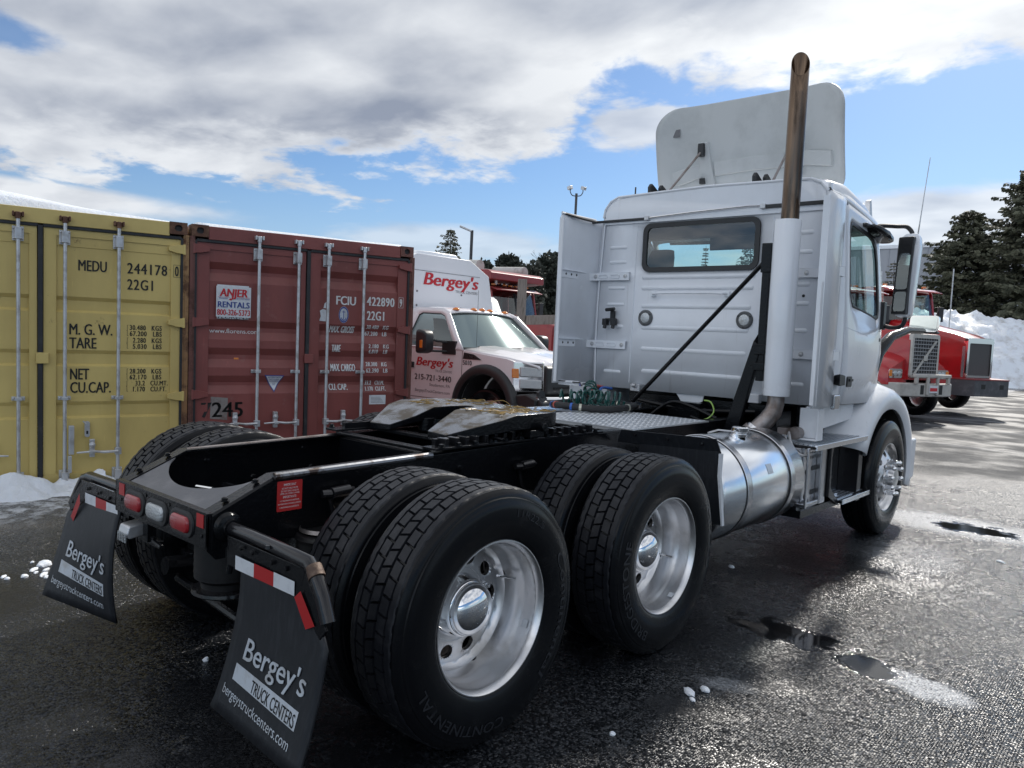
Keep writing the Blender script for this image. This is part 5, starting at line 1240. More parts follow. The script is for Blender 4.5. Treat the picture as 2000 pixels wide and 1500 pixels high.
# ================================================================ CONTAINERS
from mathutils import noise as mn
def rustpaint(name, col, col2, rust=(.10, .045, .025), amt=.8, thr=(.62, .72)):
    m, T = newmat(name); tc = T.n('ShaderNodeTexCoord'); v = tc.outputs['Object']
    st = T.n('ShaderNodeMapping', i={0: v, 3: (1.0, 1.0, .35)}).outputs[0]
    f = T.ss(T.noise(st, 1.6, 8, .6), .35, .7)
    c1 = T.mix(f, C(*col), C(*col2))
    fr = T.m('MULTIPLY', T.ss(T.noise(v, 5.5, 10, .75), thr[0], thr[1]), amt)
    c2 = T.mix(fr, c1, C(*rust))
    sc = T.m('MULTIPLY', T.ss(T.noise(T.n('ShaderNodeMapping', i={0: v, 3: (14, 14, 1.6)}).outputs[0], 2.0, 4, .5), .66, .74), .30)
    c3 = T.mix(sc, c2, C(*[min(1, q*1.45) for q in col]))
    run = T.m('MULTIPLY', T.ss(T.noise(T.n('ShaderNodeMapping', i={0: v, 3: (9, 9, .7)}).outputs[0], 1.8, 6, .6), .58, .72), .30*amt)
    c3 = T.mix(run, c3, C(*[q*.75+p*.35 for q, p in zip(col, rust)]))
    b = T.n('ShaderNodeBsdfPrincipled', i={'Base Color': c3}); T.set(b.inputs['Roughness'], T.ss(fr, 0.0, 1.0, .42, .8))
    T.set(b.inputs['Normal'], T.n('ShaderNodeBump', i={'Strength': .25, 'Distance': .03, 'Height': T.noise(v, 2.4, 4, .5)}).outputs[0])
    T.n('ShaderNodeOutputMaterial', i={0: b.outputs[0]}); return m
yel = rustpaint('weathered_yellow_paint', (.66, .515, .185), (.55, .42, .15))
red_c = rustpaint('weathered_maroon_paint', (.25, .070, .062), (.18, .052, .046), rust=(.26, .11, .10), thr=(.60, .66), amt=.6)
rustm = pm('rusty_steel', (.10, .045, .028), .75, col2=(.22, .12, .07), nscale=12, bump=.3, bscale=60)
rusty_yel = rustpaint('rusty_yellow_post', (.34, .20, .08), (.22, .11, .05), rust=(.10, .045, .025), thr=(.45, .6), amt=.95)
rusty_red = rustpaint('rusty_maroon_post', (.18, .065, .05), (.12, .045, .035), rust=(.08, .035, .025), thr=(.45, .6), amt=.9)
steel_flat = pm('grey_primer', (.24, .22, .21), .7, col2=(.14, .08, .07), nscale=9)
gasketm = pm('door_gasket_rubber', (.022, .024, .028), .5, col2=(.06, .06, .06), nscale=6, thr=(.5, .75), bump=.1)
CO = (-4.3397, 1.4399, -.0201); CH, CR = 1.3182, .0081
def container(kind, s0):
    Y = kind == 'yellow'; pm_ = yel if Y else red_c; post = rusty_yel if Y else rusty_red
    ca = Vector((cos(CH)*cos(CR), sin(CH)*cos(CR), sin(CR)))
    root = empty('shipping_container', Vector(CO)+ca*s0, rot=(0, -CR, CH))
    tag(root, 'mustard yellow shipping container with snow at its foot, left edge of the picture' if Y else 'maroon shipping container with a rental sign on its left door', 'container', 'shipping containers standing side by side')
    B = lambda mb, name, mt, par=None, **k: mb.build(name, mt, par or root, **k)
    W_, H_, L_ = 1.219, 2.591, 6.06
    # frame
    for sg in (-1, 1):
        mb = MB(); mb.box(sg*1.222, sg*1.185, .0, .12, .12, H_-.118); mb.box(sg*1.236, sg*1.200, -.012, .05, .12, H_-.12); B(mb, 'corner_post', post, bevel=.004)
        for z0 in (0, H_-.118):
            mb = MB(); x0, x1 = sorted((sg*1.219, sg*1.057)); hz = rr(x0+.045, x1-.045, z0+.03, z0+.09, .028, 5)
            holed(mb, [(x0, z0), (x1, z0), (x1, z0+.118), (x0, z0+.118)], hz, lambda a, b_: (a, -.008, b_), 24)
            mb.loft([[(a, -.008, b_) for a, b_ in hz], [(a, .02, b_) for a, b_ in hz]], True, False)
            mb.loft([[(x0, -.008, z0), (x1, -.008, z0), (x1, -.008, z0+.118), (x0, -.008, z0+.118)], [(x0, .17, z0), (x1, .17, z0), (x1, .17, z0+.118), (x0, .17, z0+.118)]], True, False)
            cc = B(mb, 'corner_casting', rustm if Y or sg < 0 else rusty_red, smooth=0)
            mb = MB(); mb.add([(a, .02, b_) for a, b_ in hz], [list(range(len(hz)))]); mb.build('casting_hole', interior, cc, recalc=False)
    mb = MB(); mb.box(-1.057, 1.057, .0, .1, 2.452, H_-.006); B(mb, 'door_header', pm_, bevel=.006)
    mb = MB(); mb.box(-1.057, 1.057, .0, .12, .0, .055); mb.box(-1.057, 1.057, -.02, .0, .0, .02); B(mb, 'door_sill', blackplastic if Y else pm_, bevel=.004)
    # side walls: trapezoid corrugation; roof; far end
    for sg in (-1, 1):
        pts = []; n = 42
        for i in range(n+1):
            y = .12+(L_-.2)*i/n; d_ = 0 if (i % 4) in (0, 1) else -.036
            pts.append((sg*(1.205+d_), y))
        mb = MB(); mb.loft([[(p[0], p[1], z) for p in pts] for z in (.15, 2.45)], False, False); mb.box(sg*1.219, sg*1.16, .12, L_, .0, .15); mb.box(sg*1.219, sg*1.16, .12, L_, 2.45, H_-.01); B(mb, 'side_wall', pm_, smooth=0)
    mb = MB(); mb.box(-1.16, 1.16, .1, L_, 2.54, 2.575); B(mb, 'roof', pm_)
    mb = MB(); mb.box(-1.2, 1.2, L_-.05, L_, .0, 2.58); B(mb, 'end_wall', pm_)
    # doors
    if Y: ribs = [(1.813, 1.665), (1.318, 1.165), (.835, .675)]; step = 2.266
    else: ribs = [(2.238, 2.045), (1.655, 1.453), (1.369, 1.166), (1.082, .893)]; step = None
    for sg in (-1, 1):
        if Y: px0, px1 = (.106, 1.078); cut = .03
        else: px0, px1 = (.118, 1.046) if sg > 0 else (.10, 1.04)
        a, b_ = (px0, px1) if sg > 0 else (-px1, -px0)
        e0, e1 = (.005, 1.165) if sg > 0 else (-1.165, -.045)
        fy, iy, ry = .030, .036, (.072 if Y else .075)
        prof = [(2.36, fy), (2.358, iy)]
        if Y: prof += [(step+.004, iy), (step, iy+.006)]; iy2 = iy+.006
        else: iy2 = iy
        for t, bt in ribs:
            sl = .035 if Y else .072; sb_ = .022 if Y else .085
            prof += [(t, iy2), (t-sl, ry), (bt+sb_, ry), (bt, iy2)]
        prof += [(.16 if Y else .17, iy2), (.158, fy)]
        mb = MB(); mb.loft([[(a, y, z) for z, y in prof], [(b_, y, z) for z, y in prof]], False, False)
        # ends of the recesses and the surrounding frame of the leaf
        for xx in (a, b_):
            for t, bt in ribs:
                sl = .035 if Y else .072; sb_ = .022 if Y else .085
                mb.add([(xx, iy, t), (xx, ry, t-sl), (xx, ry, bt+sb_), (xx, iy, bt)], [(0, 1, 2, 3)])
        leaf = B(mb, 'door', pm_, smooth=0, recalc=False)
        mb = MB()
        for (x0, x1, z0, z1) in ((e0, e1, 2.358, 2.425), (e0, e1, .065, .158), (e0, a, .158, 2.358), (b_, e1, .158, 2.358)): mb.box(x0, x1, fy-.004, fy+.02, z0, z1)
        mb.build('door_frame', pm_, leaf, bevel=.003)
        mb = MB(); mb.box(e0-.004, e1+.004, .010, .034, 2.425, 2.455); x_ = 1.163 if sg > 0 else -1.188; mb.box(x_, x_+.025, .008, .034, .06, 2.44); mb.box(e0-.0, e1, .010, .034, .05, .068); mb.build('door_gasket', gasketm, leaf, bevel=.003)
        # hinges
        for z_ in (2.328, 1.607, .878, .28) if Y else (2.354, 1.622, .891, .28):
            mb = MB(); xo = sg*1.19; xi = sg*(1.05 if Y else 1.045)
            mb.prism([(xo, z_-.045), (xo, z_+.045), (xo-sg*.06, z_+.042), (xi, z_+.02), (xi, z_-.02), (xo-sg*.06, z_-.04)], lambda p, q: (p, -.012, q), lambda p, q: (p, .028, q)); mb.tube([(xo+sg*.004, -.004, z_-.05), (xo+sg*.004, -.004, z_+.05)], .014, 8); mb.build('hinge', pm_ if not Y else pm_, leaf, bevel=.003)
        # locking bars
        for bx in ((.17, .61) if sg > 0 else (-.19, -.61)) if Y else ((.185, .60) if sg > 0 else (-.145, -.563)):
            mb = MB(); mb.tube([(bx, -.038, .03), (bx, -.038, 2.50)], .0165, 12); rod = mb.build('locking_bar', steel, leaf)
            # bolt plates and cams joined to their bar
            mb = MB()
            for z_, hh, ww in ((2.345, .065, .045), (1.13 if not Y else .872, .018, .052), (.14, .06, .043)):
                mb.box(bx-ww, bx+ww, .012, .026, z_-hh, z_+hh); mb.box(bx-.026, bx+.026, -.062, .012, z_-hh*.8, z_+hh*.8)
                for ox in (-.8, .8):
                    for oz in ((-.7, .7) if hh > .03 else (0,)):
                        mb.lathe([(.010, 0), (.008, .010), (.0003, .012)], (0, 0, 0), 'y', 8)
                        k0 = len(mb.v)-24
                        for i in range(k0, len(mb.v)): p = mb.v[i]; mb.v[i] = (bx+ox*ww*.9+p[0], .012-p[1], z_+oz*hh+p[2])
            mb.build('bar_bracket', steel, leaf, bevel=.003)
            mb = MB()
            for z_ in (2.50, .045): mb.tube([(bx, -.038, z_-.03), (bx, -.038, z_+.03)], .024, 8); mb.box(bx-.042, bx+.042, -.035, .0, z_-.002, z_+.028); mb.box(bx-.045, bx-.028, -.055, .0, z_-.008, z_+.034); mb.box(bx+.028, bx+.045, -.055, .0, z_-.008, z_+.034)
            mb.build('cam_keeper', rustm if Y else steel, leaf, bevel=.004)
        # handles
        hzv = .368 if Y else .588
        for bx, dr_ in (((.61, -1), (.17, None)) if sg > 0 else ((-.61, 1), (-.19, None))) if Y else (((.185, 1), (.60, None)) if sg > 0 else ((-.145, -1), (-.563, -1))):
            if dr_ is None: continue
            mb = MB(); mb.box(bx-.028, bx+.028, -.075, -.02, hzv-.035, hzv+.03)
            x1 = bx+dr_*.345; mb.tube([(bx, -.075, hzv), (bx+dr_*.12, -.075, hzv-.004), (bx+dr_*.2, -.07, hzv+.006), (x1, -.06, hzv-.004)], [.014, .015, .012, .009], 8); hd = mb.build('door_handle', steel, leaf, bevel=.003)
            xc = bx+dr_*.215; mb = MB(); mb.cbox((xc, -.03, hzv+.0), (.05, .10, .03)); mb.lathe([(.028, 0), (.028, .01), (.015, .012), (.0003, .02)], (0, 0, 0), 'y', 12)
            for i in range(len(mb.v)-48, len(mb.v)): p = mb.v[i]; mb.v[i] = (xc+p[0], -.03-p[1], hzv+.06+p[2])
            mb.cbox((xc, -.01, hzv+.03), (.045, .05, .17)); mb.build('handle_catch', steel, leaf, bevel=.006)
        if Y and sg > 0:
            mb = MB(); h_ = rr(.335, .378, .50, .65, .02, 5); mb.prism(h_, lambda p, q: (p, .0, q), lambda p, q: (p, .038, q)); mb.tube([(.34, -.01, .64), (.32, -.03, .655), (.345, -.03, .625)], .008, 6); lk = mb.build('latch_plate', steel, leaf, bevel=.004)
            mb = MB(); mb.add([(.348, -.0015, .53), (.365, -.0015, .53), (.365, -.0015, .56), (.348, -.0015, .56)], [(0, 1, 2, 3)]); mb.build('keyhole', blackprint, lk, recalc=False)
            mb = MB(); mb.box(.20, .245, -.07, -.01, .35, .62); mb.box(.195, .225, -.08, -.02, .18, .34); mb.build('lock_box', steel, leaf, bevel=.006)
    mb = MB(); mb.box(-.040, .0, .006, .034, .06, 2.44); B(mb, 'centre_gasket', gasketm, bevel=.004)
    z_ = 1.24 if Y else 1.272
    mb = MB(); mb.box(-.055, .045, -.014, .010, z_-.05, z_+.05); B(mb, 'anti_rack_block', pm_, bevel=.006)
    # ---- markings
    F = lambda u, v, d: (u-s0, .0355-d-(0 if not Y else 0), v)
    def FF(u, v, d):          # follow the pressed profile of the leaf
        z = v; fy = .036 if not Y else (.036 if z > 2.27 else .042); cx = u-s0
        if abs(cx) > (1.078 if Y else 1.04): return (cx, .0238-d, v)
        for t, bt in ribs:
            if bt <= z <= t:
                sl, sb_ = (.035, .022) if Y else (.072, .085)
                if z > t-sl: return (u-s0, fy+(ry-fy)*(t-z)/sl-.004-d, v)
                if z < bt+sb_: return (u-s0, fy+(ry-fy)*(z-bt)/sb_-.004-d, v)
                return (u-s0, ry-.0025-d, v)
        return (u-s0, fy-.0022-d, v)
    def T_(lst, mt, sh=0.0):
        for t, u0, u1, v0, cp in lst:
            mb = MB(); text(mb, t, u0, v0, u1-u0, cp, FF, (.022 if cp > .06 else .03) if Y else .04, sh, 1.12 if any(q.isdigit() for q in t) else 1.0, off=.014 if not Y else .03); mb.build('lettering', mt, root, smooth=0, recalc=False)
    if Y:
        T_([('MEDU', -.958, -.722, 2.057, .098), ('244178', -.549, -.194, 2.062, .098), ('0', -.127, -.092, 2.066, .094), ('22G1', -.548, -.321, 1.908, .098), ('M. G. W.', -1.029, -.671, 1.462, .100), ('TARE', -1.029, -.805, 1.334, .100),
            ('30.480   KGS', -.523, -.238, 1.522, .046), ('67.200   LBS', -.523, -.238, 1.464, .046), ('2.280   KGS', -.495, -.238, 1.400, .046), ('5.030   LBS', -.495, -.238, 1.341, .046), ('NET', -1.022, -.865, 1.042, .102), ('CU.CAP.', -1.021, -.682, .917, .100),
            ('28.200   KGS', -.521, -.238, 1.100, .046), ('62.170   LBS', -.521, -.238, 1.043, .046), ('33.2   CU.MT.', -.47, -.178, .983, .046), ('1.170   CU.FT.', -.49, -.19, .925, .046)], blackprint)
        mb = MB()
        for (v0, v1) in ((1.464, 1.568), (1.341, 1.446), (1.043, 1.146), (.925, 1.030)):
            for q in ((-.545, -.542, v0, v1), (-.545, -.534, v0, v0+.003), (-.545, -.534, v1-.003, v1), (-.551, -.545, (v0+v1)/2-.002, (v0+v1)/2+.002)): mb.add([FF(q[0], q[2], 0), FF(q[1], q[2], 0), FF(q[1], q[3], 0), FF(q[0], q[3], 0)], [(0, 1, 2, 3)])
        for q in ((-.14, -.077, 2.052, 2.055), (-.14, -.077, 2.172, 2.175), (-.14, -.137, 2.052, 2.175), (-.080, -.077, 2.052, 2.175)): mb.add([FF(q[0], q[2], 0), FF(q[1], q[2], 0), FF(q[1], q[3], 0), FF(q[0], q[3], 0)], [(0, 1, 2, 3)])
        o = mb.build('marking_lines', blackprint, root, recalc=False)
    else:
        T_([('FCIU', 1.544, 1.778, 1.878, .095), ('422890', 1.907, 2.251, 1.886, .098), ('9', 2.312, 2.345, 1.893, .088), ('22G1', 1.912, 2.128, 1.722, .100), ('67.200   LB', 1.908, 2.18, 1.543, .048), ('2.180   KG', 1.944, 2.195, 1.402, .045), ('62.390   LB', 1.921, 2.19, 1.122, .047), ('33.2   CU.M.', 1.925, 2.165, .980, .046), ('1.170  CU.FT.', 1.925, 2.18, .912, .046), ('CU. CAP.', 1.49, 1.712, .924, .068)], whiteprint)
        T_([('MAX. GROSS', 1.482, 1.774, 1.568, .072), ('30.480   KG', 1.912, 2.19, 1.621, .042), ('TARE', 1.506, 1.612, 1.352, .078), ('4.810    LB', 1.944, 2.18, 1.341, .045), ('MAX. CARGO', 1.495, 1.79, 1.137, .078), ('28.300   KG', 1.921, 2.185, 1.195, .044)], whiteprint, .15)
        mb = MB(); text(mb, 'www.florens.com', .213, 1.52, .50, .045, FF, 0, off=.014); mb.build('lettering', whiteprint, root, smooth=0, recalc=False)
        mb = MB()
        for q in ((2.301, 2.361, 1.878, 1.881), (2.301, 2.361, 1.997, 2.0), (2.301, 2.304, 1.878, 2.0), (2.358, 2.361, 1.878, 2.0)): mb.add([FF(q[0], q[2], 0), FF(q[1], q[2], 0), FF(q[1], q[3], 0), FF(q[0], q[3], 0)], [(0, 1, 2, 3)])
        mb.build('marking_lines', whiteprint, root, recalc=False)
        # rental sign: a thin board riveted over an older one

        mb = MB(); mb.box(.262-s0, .607-s0, -.002, .004, 1.685, 1.998); mb.box(.272-s0, .585-s0, .0045, .008, 1.668, 2.012); sg_ = mb.build('rental_sign', whitetape, root, bevel=.001)
        SF = lambda u, v, d: (u-s0, -.0035-d, v)
        for t, u0, u1, v0, cp, mt, bo, sh in (('ANJER', .292, .572, 1.895, .078, redprint, .05, .10), ('RENTALS', .276, .594, 1.784, .058, blueprint, .035, 0), ('800-326-5373', .270, .598, 1.705, .058, redprint, .02, 0), ('TRAILER', .285, .375, 1.868, .014, blueprint, .01, 0), ('AND CONTAINER', .44, .595, 1.868, .014, blueprint, .01, 0)):
            mb = MB(); text(mb, t, u0, v0, u1-u0, cp, SF, bo, sh); mb.build('lettering', mt, sg_, smooth=0, recalc=False)
        mb = MB()
        for q in ((.275, .40, 1.886, 1.888), (.43, .597, 1.886, 1.888)): mb.add([SF(q[0], q[2], 0), SF(q[1], q[2], 0), SF(q[1], q[3], 0), SF(q[0], q[3], 0)], [(0, 1, 2, 3)])
        # long tail of the J
        mb.add([SF(.408, 1.86, 0), SF(.428, 1.87, 0), SF(.436, 1.93, 0), SF(.420, 1.93, 0)], [(0, 1, 2, 3)]); mb.add([SF(.385, 1.862, 0), SF(.41, 1.853, 0), SF(.418, 1.872, 0), SF(.395, 1.876, 0)], [(0, 1, 2, 3)])
        mb.build('sign_line', redprint, sg_, recalc=False)
        mb = MB(); text(mb, 'FLORENS', .28, 1.670, .30, .022, lambda u, v, d: (u-s0, .0035-d, v), .03); mb.build('lettering', blackprint, sg_, smooth=0, recalc=False)
        # attention triangle
        mb = MB(); q_, f_ = finer([(.772, 1.090), (.982, 1.085), (.877, .905)], [(0, 1, 2)], .012); mb.add([FF(a, b_, .001) for a, b_ in q_], f_); tr = mb.build('warning_sticker', blueprint, root, recalc=False)
        mb = MB(); q_, f_ = finer([(.787, 1.081), (.967, 1.077), (.877, .922)], [(0, 1, 2)], .012); mb.add([FF(a, b_, .004) for a, b_ in q_], f_); mb.build('sticker_face', whitetape, tr, recalc=False)
        mb = MB(); text(mb, 'ATTENTION', .81, 1.058, .135, .014, lambda u, v, d: FF(u, v, .0065), .02); text(mb, 'THIS CONTAINER', .825, 1.035, .105, .010, lambda u, v, d: FF(u, v, .0065)); text(mb, 'MUST BE OPENED', .83, 1.018, .095, .010, lambda u, v, d: FF(u, v, .0065)); text(mb, 'WITH', .86, .995, .035, .009, lambda u, v, d: FF(u, v, .0065)); text(mb, 'CARE', .862, .978, .03, .009, lambda u, v, d: FF(u, v, .0065)); mb.build('lettering', blueprint, tr, smooth=0, recalc=False)
        # round emblem, data label, torn sticker, small yellow tag
        mb = MB(); mb.add([FF(1.636+.058*cos(a), 1.768+.092*sin(a), .0005) for a in [2*pi*k/28 for k in range(28)]], [list(range(28))]); em = mb.build('round_emblem', silverprint, root, recalc=False)
        mb = MB(); mb.loft([[FF(1.636+.056*cos(a), 1.768+.089*sin(a), .0015) for a in [2*pi*k/28 for k in range(28)]], [FF(1.636+.045*cos(a), 1.768+.072*sin(a), .0015) for a in [2*pi*k/28 for k in range(28)]]], True, False)
        for q in ((1.632, 1.640, 1.715, 1.815), (1.617, 1.655, 1.795, 1.802)): mb.add([FF(q[0], q[2], .0015), FF(q[1], q[2], .0015), FF(q[1], q[3], .0015), FF(q[0], q[3], .0015)], [(0, 1, 2, 3)])
        mb.loft([[FF(1.636+.03*cos(a), 1.735+.035*sin(a), .0015) for a in [pi+pi*k/8 for k in range(9)]], [FF(1.636+.022*cos(a), 1.738+.027*sin(a), .0015) for a in [pi+pi*k/8 for k in range(9)]]], False, False); mb.build('emblem_ring', blueprint, em, recalc=False)
        mb = MB(); mb.add([FF(1.97, .755, 0), FF(2.175, .755, 0), FF(2.175, .862, 0), FF(1.97, .862, 0)], [(0, 1, 2, 3)]); dl = mb.build('data_label', whitetape, root, recalc=False)
        mb = MB()
        for k in range(5): mb.add([FF(1.99, .775+k*.015, .001), FF(2.15-.01*k, .775+k*.015, .001), FF(2.15-.01*k, .779+k*.015, .001), FF(1.99, .779+k*.015, .001)], [(0, 1, 2, 3)])
        mb.build('label_lines', greyprint, dl, recalc=False)
        mb = MB(); mb.add([FF(*q, .001) for q in ((1.355, 1.69), (1.43, 1.685), (1.435, 1.81), (1.395, 1.82), (1.36, 1.80), (1.372, 1.74))], [list(range(6))]); mb.add([FF(*q, .001) for q in ((1.40, 1.83), (1.43, 1.83), (1.432, 1.90), (1.41, 1.88))], [list(range(4))]); mb.build('torn_sticker', whitetape, root, recalc=False)
        mb = MB(); mb.add([FF(.462, 1.249, 0), FF(.51, 1.249, 0), FF(.51, 1.268, 0), FF(.462, 1.268, 0)], [(0, 1, 2, 3)]); mb.build('yellow_tag', amber, root, recalc=False)
        # stencilled number over grey primer
        mb = MB(); mb.add([FF(*q, .0005) for q in ((.225, .64), (.395, .62), (.40, .85), (.23, .865))], [(0, 1, 2, 3)]); pt_ = mb.build('primer_patch', steel_flat, root, recalc=False)
        mb = MB(); text(mb, '7245', .135, .655, .42, .150, lambda u, v, d: FF(u, v, .002), .03); mb.build('lettering', blackprint, root, smooth=0, recalc=False)
    return root
c_y = container('yellow', -1.239); c_r = container('red', 1.239)
# snow lying on the container roofs
def snowtop(root, fn, x0, x1, label):
    mb = MB(); nx, ny = 46, 24
    xs_ = [x0+(x1-x0)*i/nx for i in range(nx+1)]; ys_ = [.05+5.9*(j/ny)**1.5 for j in range(ny+1)]
    mb.sheet(lambda x, y: (x, y, 2.575+(max(0, fn(x, y)) if x0 < x < x1 and y > .051 else 0)), xs_, ys_)
    o = tag(mb.build('roof_snow', snow, smooth=80), label, 'snow', kind='stuff'); o.matrix_world = Matrix.Translation(root.location) @ root.rotation_euler.to_matrix().to_4x4(); return o
snowtop(c_y, lambda x, y: (.03+.15*(max(0, 1.15-x)/1.6)**1.1*min(1, (y+.05)/.35)+.02*mn.noise(Vector((x*1.3, y*.7, 1)))), -1.2, 1.15, 'thick smooth snow lying on the roof of the yellow container')
snowtop(c_r, lambda x, y: (.03+.05*min(1, max(0, (1.1-x)/2.0))*min(1, (y+.05)/.4)+.015*mn.noise(Vector((x*1.5, y*.7, 4)))), -1.15, 1.15, 'thin snow lying on the roof of the maroon container')
# ploughed snow at the foot of the yellow container
def heap():
    mb = MB(); nx, ny = 240, 70
    def h(s, t):       # s along the doors, t 0..1 away from them
        y = t*1.05
        base = .13*max(0, 1-(y/.50))**.65*(1 if s < -.7 else max(0, 1-(s+.7)/.45))
        crest = .12*max(0, 1-abs(y-.22)/.25)*(.5+mn.noise(Vector((s*2.3, 3.1, 0)))*1.4)*(1 if s < -.75 else 0)
        film = .022*max(0, 1-y/1.0)
        n = mn.fractal(Vector((s*3.2, y*3.5, 2)), .8, 2.2, 5)*.06+abs(mn.noise(Vector((s*7, y*7, 7))))*.05
        vd = mn.voronoi(Vector((s*5.5, y*5.5, 1)))[0]; vb = mn.voronoi(Vector((s*2.4+9, y*3.0, 4)))[0]
        n += .055*(vd[1]-vd[0])+.07*min(.7, vb[1]-vb[0])-.03
        v = base+crest*1.0+n*(base*4+.10)
        return v+film*(n*8+.3)-.018-.03*t
    mb.sheet(lambda s, t: (s, -.02-t*1.05-.08*mn.noise(Vector((s*1.1, 0, 0))), h(s, t)), [-4.2+4.05*i/nx for i in range(nx+1)], [j/ny for j in range(ny+1)])
    o = tag(mb.build('snow_heap', snow, smooth=30), 'ploughed heap of white snow along the foot of the yellow container', 'snow', kind='stuff')
    o.matrix_world = Matrix.Translation(Vector(CO)) @ Matrix.Rotation(CH, 4, 'Z'); return o
heap()
# lumps of snow and ice lying on the asphalt, every one a thing
rg = random.Random(21)
def lump(px, py, sx_, sy_, sz_, label, rot=0.0):
    bm = bmesh.new(); bmesh.ops.create_icosphere(bm, subdivisions=2, radius=1)
    for v in bm.verts:
        k = 1+.35*mn.noise(v.co*1.7+Vector((px*7, py*5, 1))); v.co = Vector((v.co.x*sx_*k, v.co.y*sy_*k, max(-.2, v.co.z)*sz_*k+sz_*.15))
    me = bpy.data.meshes.new('snow_lump'); bm.to_mesh(me); bm.free(); me.materials.append(snow)
    me.polygons.foreach_set('use_smooth', [True]*len(me.polygons)); me.set_sharp_from_angle(angle=radians(40))
    o = bpy.data.objects.new('snow_lump', me); COL.objects.link(o); o.location = (px, py, 0); o.rotation_euler = (0, 0, rot)
    tag(o, label, 'snow lump', 'lumps of snow on the asphalt'); return o
LUMPS = [((1345, 1353), .050, .022, .016, 'long icy snow lump on wet asphalt right of the wheels'), ((1377, 1349), .028, .022, .018, 'rounder snow lump touching the long icy one'), ((1352, 1367), .022, .012, .008, 'small flat lump in front of the icy pair'),
         ((402, 1290), .016, .015, .014, 'single snow lump between the two mud flaps'), ((1196, 1435), .014, .014, .012, 'tiny white lump near the bottom edge'), ((1428, 1108), .03, .02, .018, 'grey lump in the shade beside the second wheel'), ((1955, 1098), .045, .02, .012, 'flat pale lump at the right edge on asphalt'),
         ((86, 1104), .055, .042, .028, 'largest white lump of the group left of the far mud flap'), ((66, 1113), .042, .02, .012, 'flat lump left of the largest one'), ((90, 1114), .035, .015, .012, 'flat lump right below the largest one'), ((85, 1123), .045, .018, .014, 'second flat lump below the largest one'),
         ((70, 1119), .022, .012, .010, 'small lump low in the group'), ((92, 1128), .022, .018, .014, 'lump lying closest to the far mud flap'), ((48, 1127), .028, .022, .016, 'round lump apart from the group'), ((63, 1099), .016, .012, .010, 'tiny lump highest in the group'), ((7, 1127), .03, .012, .010, 'flat lump at the left picture edge'), ((14, 1131), .02, .016, .012, 'round lump at the left picture edge'),
         ((1232, 1000), .02, .02, .01, 'x')]
def ground_at(px, py):
    d = fw+r2*(px-1000)/1501.3-u2*(py-750)/1501.3; t = -CAM.z/d.z; return CAM+d*t
for (p, a, b_, c_, lb) in LUMPS[:-1]:
    g_ = ground_at(*p); lump(g_.x, g_.y, a, b_, c_, lb, -.7)

# ================================================================ SERVICE PICKUP (nose to the right of the picture)
whitevan = pm('pale_pink_white_paint', (.86, .84, .86), .2, col2=(.80, .78, .80), nscale=2, coat=.5)
whitebody = pm('white_box_paint', (.78, .80, .84), .35, coat=.1)
pick = tag(empty('service_truck', (-3.371, 6.734, 0), radians(-90)), 'white service pickup with a tall white body, red company lettering and amber roof lights', 'pickup truck')
def K(mb, name, mt, par=None, **k): return mb.build(name, mt, par or pick, **k)
AR = (-.93, .56, .54)
def side_poly():
    pts = [(-.42, .70), (-.42, 1.02), (-.42, 1.268), (-.55, 1.295), (-1.0, 1.335), (-1.42, 1.375), (-2.2, 1.385), (-2.86, 1.385), (-2.90, 1.2), (-2.90, .58), (-1.55, .56)]
    arc = [(AR[0]+AR[2]*cos(a), AR[1]+AR[2]*sin(a)) for a in [pi-pi*k/16 for k in range(17)]]
    return pts+arc
